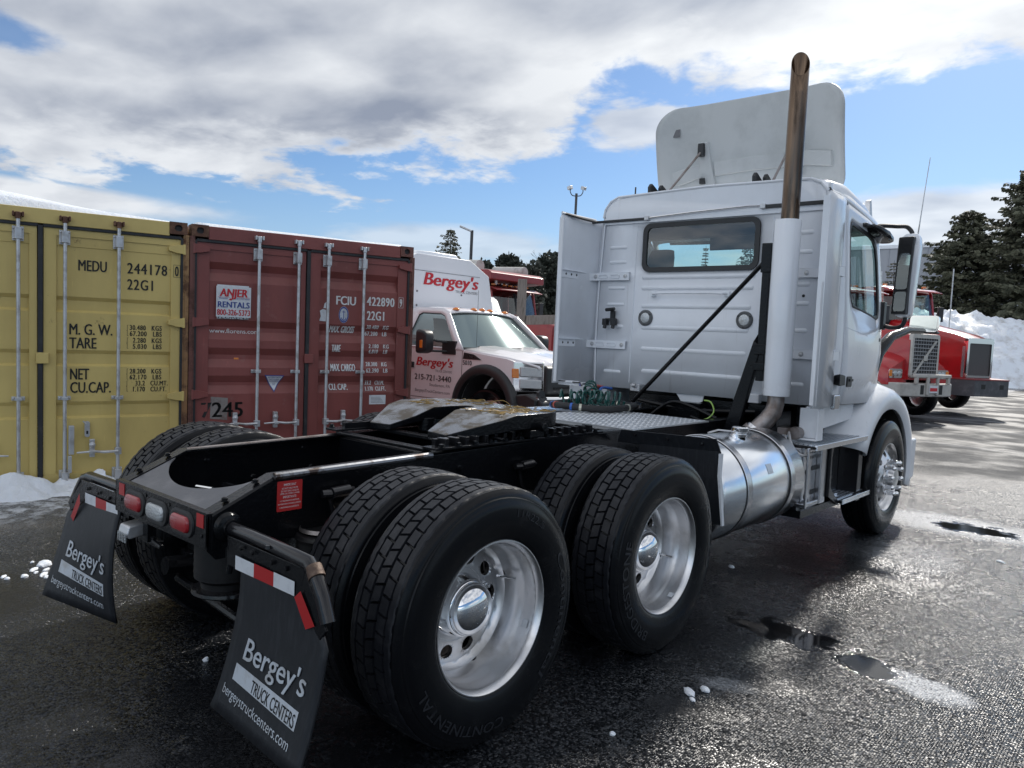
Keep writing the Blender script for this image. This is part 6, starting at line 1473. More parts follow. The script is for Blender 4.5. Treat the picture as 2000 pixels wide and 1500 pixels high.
for sg in (-1, 1):
    mb = MB(); poly = side_poly(); mb.px(poly, sg*1.0, sg*.90); ob = K(mb, 'body_side', whitevan, bevel=.03, seg=3)
    mb = MB(); st = []
    for k in range(25):
        a = pi*1.04-pi*1.08*k/24; c_, s_ = cos(a), sin(a)
        st.append([(sg*x, AR[0]+r_*c_, AR[1]+r_*s_) for x, r_ in ((.98, .50), (1.075, .50), (1.085, .52), (1.075, .61), (1.04, .635), (.99, .64))])
    mb.loft(st, False, False); K(mb, 'wheel_arch_flare', blackplastic, smooth=50)
    mb = MB(); mb.lathe([(.52, .55), (.52, .95)], (0, AR[0], AR[1]), 'x', 32); mb.lathe([(.001, .5), (.52, .5)], (0, AR[0], AR[1]), 'x', 32); mb.v = [(sg*p[0], p[1], p[2]) for p in mb.v]; K(mb, 'wheel_well', interior)
    for yy in (AR[0], -4.4):
        mb = MB(); mb.cur = 0; mb.lathe([(.26, .86), (.30, .90), (.38, .985), (.41, .98), (.425, .95), (.425, .78), (.40, .75), (.28, .76)], (0, yy, .425), 'x', 48); mb.cur = 1; mb.lathe([(.26, .87), (.25, .85), (.20, .88), (.10, .93), (.001, .94)], (0, yy, .425), 'x', 32); mb.v = [(sg*p[0], p[1], p[2]) for p in mb.v]; K(mb, 'wheel', [rubber, rimm], smooth=50)
    # door cut, handle
    mb = MB(); mb.box(sg*1.0005, sg*1.003, -1.425, -1.418, .62, 1.365); mb.box(sg*1.0005, sg*1.003, -2.78, -2.773, .62, 1.37); mb.box(sg*1.0005, sg*1.003, -2.77, -1.43, .615, .622); K(mb, 'door_seam', blackprint)
    mb = MB(); mb.box(sg*1.002, sg*1.035, -2.68, -2.46, 1.06, 1.15); K(mb, 'door_handle', blackplastic, bevel=.012)
    mb = MB(); mb.px([(-1.40, 1.25), (-1.38, 1.345), (-1.18, 1.325), (-1.02, 1.25)], sg*1.004, sg*1.014); vt = K(mb, 'side_vent', blackplastic, bevel=.006)
    if sg > 0:
        mb = MB(); text(mb, 'V8', -1.26, 1.275, .07, .03, lambda u, v, d: (1.0155, u, v), .02, .2); mb.build('lettering', silverprint, vt, smooth=0, recalc=False)
    # greenhouse side: frame with a window
    O_ = [(-1.40, 1.375), (-1.95, 1.93), (-2.10, 1.985), (-2.70, 2.0), (-2.86, 1.96), (-2.90, 1.38)]
    I_ = [(-1.57, 1.40), (-2.02, 1.87), (-2.12, 1.905), (-2.55, 1.915), (-2.62, 1.88), (-2.70, 1.40)]
    gx = lambda z: 1.0-.26*max(0, (z-1.375)/.62)**1.15
    mb = MB(); holed(mb, O_, I_, lambda a, b_: (sg*gx(b_), a, b_), 40, 2); K(mb, 'cab_pillar', whitevan, solid=.03, off=0)
    mb = MB(); mb.add([(sg*(gx(b_)-.008), a, b_) for a, b_ in I_], [list(range(len(I_)))]); K(mb, 'side_window', winglass, recalc=False)
    mb = MB(); q = I_+[I_[0]]; mb.tube([(sg*(gx(b_)+.002), a, b_) for a, b_ in q], .012, 6, cap=False); K(mb, 'window_seal', blackplastic)
    # tow mirror
    mb = MB(); mb.loft([[(sg*1.34+a*s_, y, 1.475+b_*s_) for a, b_ in rr(-.12, .12, -.175, .175, .05, 4)] for y, s_ in ((-1.93, 1), (-1.88, 1), (-1.80, .88), (-1.76, .6))]); mr = K(mb, 'tow_mirror', blackplastic, smooth=50, bevel=.004)
    mb = MB(); mb.tube([(sg*1.22, -1.86, 1.50), (sg*.98, -1.72, 1.47)], .018, 8); mb.tube([(sg*1.22, -1.86, 1.34), (sg*.98, -1.72, 1.34)], .018, 8); mb.box(sg*.97, sg*1.02, -1.84, -1.56, 1.30, 1.50); mb.build('mirror_arm', blackplastic, mr, bevel=.01)
    mb = MB(); mb.box(sg*1.38, sg*1.455, -1.905, -1.80, 1.38, 1.50) if sg > 0 else mb.box(-1.455, -1.38, -1.905, -1.80, 1.38, 1.50); mb.build('mirror_lamp', amber, mr, bevel=.01)
    mb = MB(); mb.box(sg*1.24, sg*1.44, -1.936, -1.931, 1.33, 1.63); mb.build('mirror_glass', mirrorm, mr)
    # headlight cluster
    mb = MB(); mb.hexa([(sg*1.0, -.42, .84), (sg*.70, -.10, .86), (sg*.66, -.25, .86), (sg*.96, -.55, .84), (sg*1.0, -.44, 1.27), (sg*.70, -.11, 1.27), (sg*.66, -.25, 1.27), (sg*.96, -.55, 1.27)]); hl = K(mb, 'headlight', chrome, bevel=.02)
    for z0, z1 in ((.90, 1.03), (1.06, 1.20)): q = MB(); q.hexa([(sg*.93, -.355, z0), (sg*.72, -.125, z0), (sg*.70, -.20, z0), (sg*.90, -.42, z0), (sg*.93, -.360, z1), (sg*.72, -.13, z1), (sg*.70, -.20, z1), (sg*.90, -.42, z1)]); q.v = [(x+sg*.012, y+.012, z) for x, y, z in q.v]; q.build('lamp_lens', clearlens, hl, bevel=.015)
    q = MB(); q.hexa([(sg*1.015, -.42, 1.04), (sg*.95, -.35, 1.04), (sg*.90, -.42, 1.04), (sg*.96, -.50, 1.04), (sg*1.015, -.43, 1.17), (sg*.95, -.36, 1.17), (sg*.90, -.42, 1.17), (sg*.96, -.50, 1.17)]); q.build('turn_signal', amber, hl, bevel=.01)
    mb = MB(); mb.px([(-.42, .55), (-.10, .55), (.02, .60), (.02, .78), (-.16, .84), (-.44, .80)], sg*1.02, sg*.70); K(mb, 'bumper_end', blackplastic, bevel=.03)
mb = MB(); st = []
for y, z0, w_ in ((-.13, 1.19, .72), (-.17, 1.25, .80), (-.30, 1.295, .90), (-.6, 1.345, .955), (-1.0, 1.385, .975), (-1.42, 1.425, .98)):
    st.append([(u*w_, y-.02*(1-u*u)*-1, z0-.03*abs(u)**3*1.6+(.02 if .25 < abs(u) < .75 else 0)) for u in [k/12-1 for k in range(25)]])
mb.loft(st, False, False); K(mb, 'hood', whitevan, solid=.02, smooth=60)
mb = MB(); mb.px([(-.16, .80), (-.06, .82), (-.06, 1.20), (-.16, 1.24)], -.70, .70); gr_ = K(mb, 'grille', blackplastic, bevel=.03)
for k in range(3): q = MB(); q.box(-.55, .55, -.058, -.05, .90+k*.11, .93+k*.11); q.build('grille_bar', blackgloss, gr_)
mb = MB(); mb.lathe([(.001, .012), (.09, .008), (.11, 0)], (0, -.05, 1.02), 'y', 28); mb.build('oval_emblem', blueprint, gr_)
mb = MB(); mb.px([(-.10, .52), (.08, .56), (.10, .62), (.10, .74), (.04, .79), (-.10, .80)], -.98, .98); bp = K(mb, 'front_bumper', blackplastic, bevel=.03)
mb = MB(); mb.tube([(-.98, .0, .78), (-.55, .10, .775), (.55, .10, .775), (.98, .0, .78)], .035, 10, smooth_path=False); mb.tube([(.60, .11, .76), (.70, .12, .60), (-.70, .12, .60), (-.60, .11, .76)], .03, 10); mb.build('chrome_trim', chrome, bp)
mb = MB(); st = []
for v in [k/8 for k in range(9)]: st.append([(u*(.93-.19*v), -1.36-.63*v-.10*u*u, 1.405+.56*v-.015*u*u) for u in [k/8-1 for k in range(17)]])
mb.loft(st, False, False); K(mb, 'windshield', windglass, recalc=False)
mb = MB(); mb.tube([(u*.94, -1.36-.10*u*u, 1.398) for u in [k/8-1 for k in range(17)]], .022, 6); K(mb, 'cowl', blackplastic)
mb = MB()
for x0, x1 in ((.70, .12), (-.05, -.62)): mb.tube([(x0, -1.40, 1.43), ((x0+x1)/2, -1.40, 1.445), (x1, -1.42, 1.43)], .009, 6)
K(mb, 'wiper', blackplastic)
mb = MB(); st = []
for y, z0, w_ in ((-1.95, 1.955, .755), (-2.02, 1.985, .75), (-2.2, 2.01, .745), (-2.6, 2.025, .745), (-2.88, 2.0, .75), (-2.91, 1.95, .76)): st.append([(u*w_, y-.06*u*u*(1 if y > -2.1 else 0), z0-.05*abs(u)**4) for u in [k/10-1 for k in range(21)]])
mb.loft(st, False, False); K(mb, 'roof', whitevan, solid=.02)
mb = MB(); mb.sheet(lambda x, z: (x, -2.90, z), [-.95, -.5, 0, .5, .95], [.6, 1.38]); K(mb, 'cab_back', whitevan)
for x in (.56, .185, 0, -.185, -.56):
    mb = MB(); mb.lathe([(.048, 0), (.045, .014), (.03, .032), (.001, .042)], (0, 0, 0), 'z', 14); mb.v = [(x+p[0], -2.03-.05*x*x+p[1]*1.4, 1.995-.03*abs(x)+p[2]) for p in mb.v]; K(mb, 'clearance_light', amber)
mb = MB(); mb.tube([(.86, -1.28, 1.41), (.865, -1.28, 2.25)], .0028, 5); K(mb, 'antenna', blackplastic)
for x in (.45, -.45):
    mb = MB(); mb.loft([[(x+a, -2.35-.04*k+b_, z_) for a, b_ in rr(-.24*s_, .24*s_, -.06, .06, .05, 4)] for k, (z_, s_) in enumerate(((1.1, .95), (1.5, 1), (1.62, .9), (1.66, .55), (1.80, .5), (1.84, .4)))]); K(mb, 'seat', interior_grey, bevel=.01)
mb = MB(); mb.box(-.9, .9, -1.75, -1.5, 1.0, 1.38); K(mb, 'dashboard', interior)
for (t, u0, u1, v0, cp, mt, bo, sh) in (("Bergey's", -2.42, -1.60, 1.105, .125, redprint, .055, .22), ('TRUCK CENTERS', -1.98, -1.62, 1.02, .034, greyprint, .0, 0), ('215-721-3440', -2.44, -1.63, .885, .085, blackprint, .012, 0), ('Souderton, PA', -2.10, -1.65, .80, .045, greyprint, -.004, 0), ('BergeysTruckCenters.com', -2.42, -1.65, .70, .045, greyprint, -.004, 0), ('5010', -1.40, -1.22, 1.165, .065, blackprint, .02, 0)):
    mb = MB(); text(mb, t, u0, v0, u1-u0, cp, lambda u, v, d: (1.002+d*1.5, u, v), bo, sh); mb.build('lettering', mt, pick, smooth=0, recalc=False)
# tall body behind the cab
BY = -3.05; cx_ = -.11
half = [(1.20, .62), (1.235, 1.9), (1.25, 2.05), (1.10, 2.66), (.62, 2.90)]
outl = [(cx_+x, z) for x, z in half]+[(cx_-x, z) for x, z in half[::-1]]
outl2 = [(cx_+x*.98, z*1.0+.02) for x, z in half]+[(cx_-x*.98, z+.02) for x, z in half[::-1]]
mb = MB(); mb.loft([[(x, BY, z) for x, z in outl], [(x, -6.6, z) for x, z in outl]]); bd = K(mb, 'service_body', whitebody, bevel=.02)
mb = MB(); mb.py([(cx_+x*.985, z) for x, z in ((.35, 2.885), (.62, 2.90), (.50, 2.96), (.2, 2.975))]+[(cx_-.4, 2.975), (cx_-.5, 2.9)], BY-.15, -6.4); mb.build('roof_cap', whitebody, bd, bevel=.02)
mb = MB(); mb.box(cx_-1.1, cx_+1.1, BY, BY+.006, 1.5, 1.506); mb.box(cx_+.98, cx_+.986, BY, BY+.006, 1.3, 2.6); mb.box(cx_-.86, cx_+.98, BY, BY+.006, 2.62, 2.626); mb.build('panel_seam', greyprint, bd)
for x in (cx_+.60, cx_-.42):
    for z_ in (2.05, 2.28):
        mb = MB(); mb.lathe([(.018, 0), (.014, .012), (.0003, .013)], (0, 0, 0), 'y', 8); mb.v = [(x+p[0], BY+p[1], z_+p[2]) for p in mb.v]; mb.build('bolt', greyprint, bd)
FB = lambda u, v, d: (-u, BY+.003+d*1.5, v)
# u grows with -x, that is to the right in the picture
mb = MB(); text(mb, "Bergey's", -.36, 2.40, 1.30, .20, FB, .06, .18); mb.build('lettering', redprint, bd, smooth=0, recalc=False)
mb = MB(); text(mb, 'TRUCK CENTERS', .38, 2.31, .55, .045, FB, .0); mb.build('lettering', greyprint, bd, smooth=0, recalc=False)

# ================================================================ OTHER VEHICLES
redp = pm('bright_red_paint', (.42, .012, .016), .22, col2=(.32, .012, .014), nscale=2, coat=.6)
redfade = pm('faded_red_paint', (.26, .03, .034), .4, col2=(.20, .03, .03), nscale=3, coat=.15)
tarpm = pm('white_tarp', (.55, .53, .50), .6, col2=(.35, .33, .30), nscale=4)
greyrad = pm('radiator_mesh', (.10, .10, .10), .5, .4)
barm = pm('dull_silver_bar', (.30, .30, .31), .4, .3)
cream = pm('silver_grey_paint', (.50, .48, .45), .35, .2, col2=(.38, .36, .33), nscale=4)
def truckwheel(par, x, y, R=.52, mt=rimm):
    sg = 1 if x > 0 else -1; mb = MB(); mb.cur = 0
    mb.lathe([(.29, .04), (.32, .08), (.40, .10), (R-.03, .09), (R, .06), (R, -.16), (R-.03, -.19), (.3, -.18)], (0, y, R), 'x', 40); mb.cur = 1; mb.lathe([(.29, .05), (.27, .02), (.22, .03), (.14, .08), (.001, .11)], (0, y, R), 'x', 32)
    mb.v = [(x+sg*p[0], p[1], p[2]) for p in mb.v]; return mb.build('wheel', [rubber, mt], par, smooth=50)
def conv_truck(name, root, label, cat, paint, kind):
    """a bonneted truck: nose at y=0 pointing +y, right side is +x"""
    t = tag(empty(name, *root), label, cat, 'red trucks parked beyond the white cab' if kind != 'dump' else None); B = lambda mb, nm, mt, par=None, **k: mb.build(nm, mt, par or t, **k)
    v = kind == 'mesh'; a_ = kind == 'long'
    hy = -2.05 if v else (-2.9 if a_ else -1.9)    # windshield base
    nose = 0 if v else (-.45 if a_ else 0); hz0, hz1 = (2.06, 2.40) if v else ((2.06, 2.56) if a_ else (2.08, 2.30))
    nw, cw = (.52, .80) if v else ((.47, .72) if a_ else (.55, .8))
    # hood: tapered box with crowned top
    mb = MB(); st = []
    for k in range(7):
        f = k/6; y = nose-.02+(hy-nose)*f; w_ = nw+(cw-nw)*f; zt = hz0+(hz1-hz0)*f-(.05 if k == 0 else 0)
        st.append([(-w_, y, .95), (-w_, y, zt-.16), (-w_*.93, y, zt-.05), (-w_*.75, y, zt), (0, y, zt+.035), (w_*.75, y, zt), (w_*.93, y, zt-.05), (w_, y, zt-.16), (w_, y, .95)])
    mb.loft(st, False, False); mb.add(st[0], [list(range(9))]); hd = B(mb, 'hood', paint, smooth=50)
    # grille shell
    fr = chrome if a_ else cream if kind == 'mesh' else paint
    mb = MB(); z0, z1 = (1.0, 2.05) if v else ((.98, 2.04) if a_ else (1.0, 1.75)); ww = .50 if v else (.46 if a_ else .5)
    holed(mb, rr(-ww, ww, z0, z1, .07 if v else .03, 4), rr(-ww+.07, ww-.07, z0+.06, z1-(.10 if v else .14), .03, 4), lambda p, q: (p, nose+.03, q), 32)
    mb.loft([[(p, nose+.03, q) for p, q in rr(-ww, ww, z0, z1, .07 if v else .03, 4)], [(p, nose-.06, q) for p, q in rr(-ww-.01, ww+.01, z0, z1+.01, .07 if v else .03, 4)]], True, False)
    gs = B(mb, 'grille', fr if not v else cream, smooth=30, bevel=.01)
    mb = MB(); mb.box(-ww+.04, ww-.04, nose-.01, nose+.004, z0+.02, z1-.05); mb.build('radiator', greyrad if a_ else interior, gs)
    if v:
        for k in range(10): q = MB(); q.box(-ww+.07, ww-.07, nose+.010, nose+.028, z0+.09+k*.088, z0+.112+k*.088); q.build('grille_bar', barm, gs)
        for k in range(9): q = MB(); q.box(-.40+k*.094, -.388+k*.094, nose+.006, nose+.014, z0+.07, z1-.1); q.build('grille_post', barm, gs)
        q = MB(); q.hexa([(.40, nose+.02, z0+.10), (.34, nose+.02, z0+.08), (.34, nose+.035, z0+.08), (.40, nose+.035, z0+.10), (-.34, nose+.02, z1-.14), (-.40, nose+.02, z1-.16), (-.40, nose+.035, z1-.16), (-.34, nose+.035, z1-.14)]); q.build('diagonal_bar', cream, gs)
        q = MB(); q.box(-.07, .07, nose+.036, nose+.05, 1.41, 1.53); q.build('badge', cream, gs, bevel=.02)
    if a_:
        q = MB(); q.box(-ww-.004, ww+.004, nose-.10, nose+.034, z1-.13, z1-.08); q.build('shell_band', chrome, gs)
        for sg in (-1, 1): q = MB(); q.box(sg*(nw+.003), sg*(nw+.010), nose-.45, nose-.03, .98, 1.82); q.build('stainless_side', stainless, gs)
        q = MB(); q.lathe([(.05, 2.04), (.05, 2.09), (.02, 2.10), (.001, 2.12)], (0, nose-.25, 0), 'z', 12); q.build('radiator_cap', chrome, hd)
    # fenders, headlights
    ay = -.85 if v else (-2.1 if a_ else -1.0)
    for sg in (-1, 1):
        if v:
            mb = MB(); st = []
            for y, zt, w_ in ((-.10, 1.22, 1.10), (-.22, 1.30, 1.16), (-.5, 1.40, 1.20), (-.9, 1.46, 1.22), (-1.4, 1.44, 1.22), (-1.75, 1.30, 1.22)):
                st.append([(sg*.45, y, zt+.25), (sg*.75, y, zt+.12), (sg*(w_-.12), y, zt), (sg*w_, y, zt-.10), (sg*w_, y, max(.82, .60) if y > -.35 or y < -1.6 else 1.0+.12*(1-((y+.95)/.65)**2))])
            mb.loft(st, False, False); mb.add([(sg*.45, -.1, 1.47), (sg*.75, -.10, 1.34), (sg*.98, -.1, 1.22), (sg*1.10, -.10, 1.12), (sg*1.10, -.10, .82), (sg*.45, -.1, .82)], [list(range(6))]); fe = B(mb, 'fender', paint, smooth=50)
            mb = MB(); hp = rr(.64, 1.09, .98, 1.20, .05, 4); mb.loft([[(sg*p, -.098, q) for p, q in hp], [(sg*p, -.075-.03*(p-.6), q) for p, q in hp]], True, True); h_ = mb.build('headlight', chrome, fe)
            for xx in (.74, .88): q = MB(); q.lathe([(.055, -.004), (.060, -.004), (.060, .012), (.045, .014), (.001, .016)], (sg*xx, -.085, 1.09), 'y', 18); q.build('lamp_lens', clearlens, h_)
            q = MB(); q.box(sg*1.0, sg*1.085, -.10, -.076, 1.02, 1.17); q.build('turn_signal', amber, h_)
        elif a_:
            mb = MB(); mb.px([(-1.25, .95), (-1.25, 1.10), (-1.4, 1.16), (-2.2, 1.20), (-3.0, 1.14), (-3.0, .95)], sg*.46, sg*1.15); fe = B(mb, 'fender', paint, bevel=.03)
            mb = MB(); mb.px([(-1.42, 1.16), (-1.42, 1.50), (-1.5, 1.56), (-2.4, 1.62), (-2.4, 1.16)], sg*.5, sg*.80); B(mb, 'fender_top', paint, bevel=.05)
            mb = MB(); mb.box(sg*.62, sg*.82, -1.44, -1.40, 1.22, 1.46); h_ = B(mb, 'headlight', chrome, bevel=.02); q = MB(); q.box(sg*.64, sg*.80, -1.40, -1.395, 1.25, 1.43); q.build('lamp_lens', clearlens, h_)
            mb = MB(); mb.box(sg*.78, sg*.85, -1.95, -1.83, 1.60, 1.76); B(mb, 'turn_signal', amber, bevel=.01)
        else:
            mb = MB(); mb.px([(-.2, .8), (-.2, 1.15), (-.5, 1.4), (-1.6, 1.4), (-1.8, .8), (-1.5, .8), (-1.3, 1.1), (-.7, 1.1), (-.5, .8)], sg*.6, sg*1.15); fe = B(mb, 'fender', paint, bevel=.03)
    # bumper
    if v:
        mb = MB(); mb.prism([(-1.22, -.35), (-.95, .12), (-.5, .25), (.5, .25), (.95, .12), (1.22, -.35), (1.10, -.45), (.85, -.05), (-.85, -.05), (-1.10, -.45)], lambda p, q: (p, q, .56), lambda p, q: (p, q, .88)); bp_ = B(mb, 'bumper', cream, bevel=.03)
        mb = MB(); mb.box(-.62, -.54, .22, .30, .86, 1.06); mb.box(.54, .62, .22, .30, .86, 1.06); mb.box(-.66, .66, .20, .30, 1.02, 1.10); mb.box(-.22, -.14, .24, .30, .60, 1.04); mb.box(.14, .22, .24, .30, .60, 1.04); mb.build('bumper_guard', cream, bp_, bevel=.02)
        for x in (-.34, .34): q = MB(); q.box(x-.06, x+.06, .252, .256, .62, .84); q.build('tow_opening', blackprint, bp_)
        q = MB(); q.box(-.15, .15, .302, .308, .66, .84); pl = q.build('number_plate', whitetape, bp_); q = MB(); q.box(-.13, .13, .309, .311, .70, .78); q.build('plate_print', redprint, pl)
    elif a_:
        mb = MB(); mb.prism([(-1.22, -.85), (-.60, .0), (.60, .0), (1.22, -.85), (1.10, -1.5), (-1.10, -1.5)], lambda p, q: (p, q, .50), lambda p, q: (p, q, .93)); bp_ = B(mb, 'bumper', greyplate, bevel=.01)
        mb = MB(); mb.prism([(-1.24, -.86), (-.61, .012), (.61, .012), (1.24, -.86), (1.12, -1.5), (-1.12, -1.5)], lambda p, q: (p, q, .931), lambda p, q: (p, q, .96)); mb.build('bumper_top', redfade, bp_)
        for sg in (-1, 1): mb = MB(); mb.prism([(sg*1.225, -.86), (sg*1.225, -1.25), (sg*1.16, -1.25), (sg*1.16, -.86)], lambda p, q: (p, q, .50), lambda p, q: (p, q, .93)); mb.build('bumper_end', paint, bp_)
        for x in (-.35, .30): q = MB(); q.box(x-.07, x+.07, .0, .004, .70, .82); q.build('bumper_slot', blackprint, bp_)
    else:
        mb = MB(); mb.box(-1.15, 1.15, .0, .12, .5, .8); B(mb, 'bumper', blackplastic, bevel=.02)
    # cab
    zr = 3.28 if v else (3.55 if a_ else 3.16); cb = hy-1.55
    O_ = [(hy, 1.1), (hy, hz1-.05), (hy-.12, zr-.18), (hy-.22, zr-.05), (cb+.05, zr-.05), (cb, zr-.12), (cb, 1.1)]
    I_ = [(hy-.16, hz1-.02), (hy-.24, zr-.24), (hy-.30, zr-.20), (cb+.42, zr-.20), (cb+.36, zr-.28), (cb+.36, hz1-.02)]
    for sg in (-1, 1):
        mb = MB(); holed(mb, O_, I_, lambda p, q: (sg*(1.02-.06*max(0, q-1.9)), p, q), 36, 1); B(mb, 'cab_side', paint, solid=.04, off=0)
        mb = MB(); mb.add([(sg*(1.01-.06*max(0, q-1.9)), p, q) for p, q in I_], [list(range(6))]); B(mb, 'side_window', winglass, recalc=False)
        mb = MB(); mb.box(sg*1.0, sg*1.015, cb+.30, cb+.36, hz1, zr-.2); mb.box(sg*1.18, sg*1.36, hy-.12, hy-.04, hz1+.0, hz1+.45); mb.tube([(sg*1.0, hy-.1, hz1+.4), (sg*1.25, hy-.08, hz1+.46), (sg*1.0, hy-.1, hz1-.1)], .012, 6); B(mb, 'mirror', blackplastic, bevel=.01)
        truckwheel(t, sg*1.08, ay)
        for yy in (-5.4, -6.7): truckwheel(t, sg*1.08, yy)
    mb = MB(); mb.sheet(lambda x, f: (x, hy-.02-.16*f+.10*(1-x*x), hz1-.04+(zr-.18-hz1+.04)*f), [-.98+.14*k for k in range(15)], [0, .5, 1]); B(mb, 'windshield', winglass, recalc=False)
    mb = MB(); mb.box(-.02, .02, hy+.0, hy+.10, hz1-.04, zr-.2); mb.v = [(x, y-.14*(z > hz1+.2), z) for x, y, z in mb.v]; B(mb, 'windshield_divider', blackplastic)
    mb = MB(); mb.loft([[(x, y, z-.05*abs(x)**4) for x in [-.99+.11*k for k in range(19)]] for y, z in ((hy-.14, zr-.17), (hy-.22, zr-.04), (hy-.5, zr+.02), (cb+.1, zr), (cb, zr-.1))], False, False); mb.box(-1, 1, cb-.01, cb+.01, 1.1, zr-.1); B(mb, 'cab_roof', paint, smooth=50)
    mb = MB(); mb.sheet(lambda u, f: (u*1.04, hy-.14+.30*f+.14*(1-u*u)*f, zr-.06-.10*f), [k/6-1 for k in range(13)], [0, 1]); B(mb, 'sun_visor', paint, solid=.02)
    mb = MB(); mb.box(-.95, .95, cb+.05, hy-.2, 1.2, 1.6); mb.box(-.7, -.3, cb+.2, cb+.35, 1.6, hz1+.5); mb.box(.3, .7, cb+.2, cb+.35, 1.6, hz1+.45); B(mb, 'interior', interior)
    for x in (-.75, -.25, 0, .25, .75): mb = MB(); mb.box(x-.05, x+.05, hy-.32, hy-.22, zr+.0, zr+.05); B(mb, 'clearance_light', amber, bevel=.01)
    mb = MB(); mb.box(-.45, .45, -8, hy, .6, .95); B(mb, 'chassis', blackplastic)
    return t
volvo = conv_truck('red_truck', ((-1.66, 18.25, .08), radians(-112)), 'red truck with silver mesh grille crossed by a diagonal bar', 'truck', redp, 'mesh')
long_ = conv_truck('red_truck', ((-.75, 21.5, .11), radians(-120)), 'red long-nosed truck with chrome radiator shell and big black front bumper', 'truck', redp, 'long')
mb = MB(); mb.hexa([(.70, -2.3, 1.82), (.70, -1.9, 1.80), (.705, -1.9, 1.80), (.705, -2.3, 1.82), (.70, -2.3, 1.87), (.70, -1.9, 1.85), (.705, -1.9, 1.85), (.705, -2.3, 1.87)]); mb.build('name_plate', redfade, long_)
dump = conv_truck('dump_truck', ((-10.4, 15.4, -.05), radians(-90)), 'faded red dump truck with a rolled white tarp above its cab, behind the pickup', 'dump truck', redfade, 'dump')
DB = lambda mb, nm, mt, par=None, **k: mb.build(nm, mt, par or dump, **k)
mb = MB(); mb.box(-1.2, 1.2, -8.2, -3.6, 1.3, 3.05); mb.px([(-3.6, 3.18), (-1.85, 3.30), (-1.85, 3.50), (-2.0, 3.58), (-3.7, 3.62)], -1.22, 1.22); bdy = DB(mb, 'dump_body', redfade, bevel=.03)
mb = MB(); mb.box(-1.2, 1.2, -3.9, -3.55, 1.2, 3.1); mb.build('front_bulkhead', interior, bdy)
mb = MB(); mb.tube([(1.02, -3.8, 3.74), (1.02, -2.5, 3.70)], .19, 16); mb.tube([(-1.02, -3.8, 3.74), (-1.02, -2.5, 3.70)], .17, 16); mb.box(-1.0, 1.0, -3.9, -3.7, 3.5, 3.80); mb.build('rolled_tarp', tarpm, bdy, smooth=50)
mb = MB(); mb.tube([(-.1, -2.35, 3.24), (.5, -2.3, 3.24)], .05, 10); DB(mb, 'air_horn', chrome)
# white cab-over glimpsed between the body and the dump truck
van = tag(empty('white_van', (-10.2, 12.35, 0), radians(-90)), 'white van whose blue-tinted windshield shows beside the tall service body', 'van')
mb = MB(); mb.px([(0, .6), (.0, 1.2), (-.3, 1.35), (-.95, 2.55), (-1.1, 2.66), (-5, 2.75), (-5, .5)], -1.0, 1.0); mb.build('body', whitevan, van, bevel=.04)
mb = MB(); mb.add([(-.85, -.30+.012, 1.42), (.85, -.30+.012, 1.42), (.78, -.90+.012, 2.50), (-.78, -.90+.012, 2.50)], [(0, 1, 2, 3)]); mb.build('windshield', winglass, van, recalc=False)
mb = MB(); mb.px([(-.75, 1.45), (-1.15, 2.3), (-1.8, 2.35), (-1.8, 1.45)], 1.002, 1.008); mb.build('side_window', winglass, van)
for x in (1, -1):
    for y in (-.9, -4.1): truckwheel(van, x*.95, y, .36)
# timber posts and rail
wood = pm('weathered_grey_timber', (.19, .165, .15), .8, col2=(.10, .085, .075), nscale=6, stretch=(5, 5, .6), bump=.4, bscale=40)
fence = tag(empty('timber_fence', (-8.05, 10.75, 0)), 'weathered timber post and rail standing before the red dump truck', 'fence')
mb = MB(); mb.cbox((0, 0, 1.44), (.20, .20, 2.88), Matrix.Rotation(.7, 3, 'Z')); mb.build('post', wood, fence, bevel=.01)
mb = MB(); mb.hexa([(.05, .02, 1.88), (.30, -.05, 1.88), (2.2, 1.10, 2.03), (2.1, 1.25, 2.03), (.05, .05, 2.08), (.30, -.02, 2.09), (2.2, 1.12, 2.22), (2.1, 1.27, 2.22)]); mb.build('rail', wood, fence, bevel=.008)
mb = MB(); mb.cbox((2.3, 1.3, 1.1), (.2, .2, 2.2), Matrix.Rotation(.7, 3, 'Z')); mb.build('post', wood, fence, bevel=.01)

# ================================================================ LAMP POSTS, POLES
def at(px, py, D):
    d = fw+r2*(px-1000)/1501.3-u2*(py-750)/1501.3; return CAM+d*D
polem = pm('dark_pole_paint', (.05, .05, .055), .5)
p = at(922, 450, 45); lp1 = tag(empty('lamp_post', (p.x, p.y, 0)), 'slim lamp post with a single flat lamp head beside the small spruce', 'lamp post', 'lamp posts beyond the yard')
mb = MB(); mb.tube([(0, 0, 0), (0, 0, p.z)], .09, 8); mb.build('pole', polem, lp1)
mb = MB(); mb.cbox((-.28, -.25, p.z+.08), (.75, .30, .10), Matrix.Rotation(.75, 3, 'Z') @ Matrix.Rotation(.35, 3, 'Y')); mb.build('lamp_head', steel, lp1, bevel=.02)
p = at(1126, 378, 60); lp2 = tag(empty('lamp_post', (p.x, p.y, 0)), 'tall lamp post with two floodlights on a curved bracket above the cab', 'lamp post', 'lamp posts beyond the yard')
mb = MB(); mb.tube([(0, 0, 0), (0, 0, p.z)], .10, 8); mb.build('pole', polem, lp2)
for sg in (-1, 1):
    mb = MB(); mb.tube([(0, 0, p.z-.2), (sg*.25, sg*.2, p.z-.15), (sg*.38, sg*.30, p.z+.1), (sg*.38, sg*.3, p.z+.3)], .04, 6, smooth_path=True); mb.build('bracket', polem, lp2)
    mb = MB(); mb.cbox((sg*.42, sg*.33, p.z+.42), (.36, .30, .26), Matrix.Rotation(.3*sg, 3, 'Y')); mb.build('floodlight', steel, lp2, bevel=.03)
p0 = at(1240, 395, 30); p1 = at(1240, 366, 30)
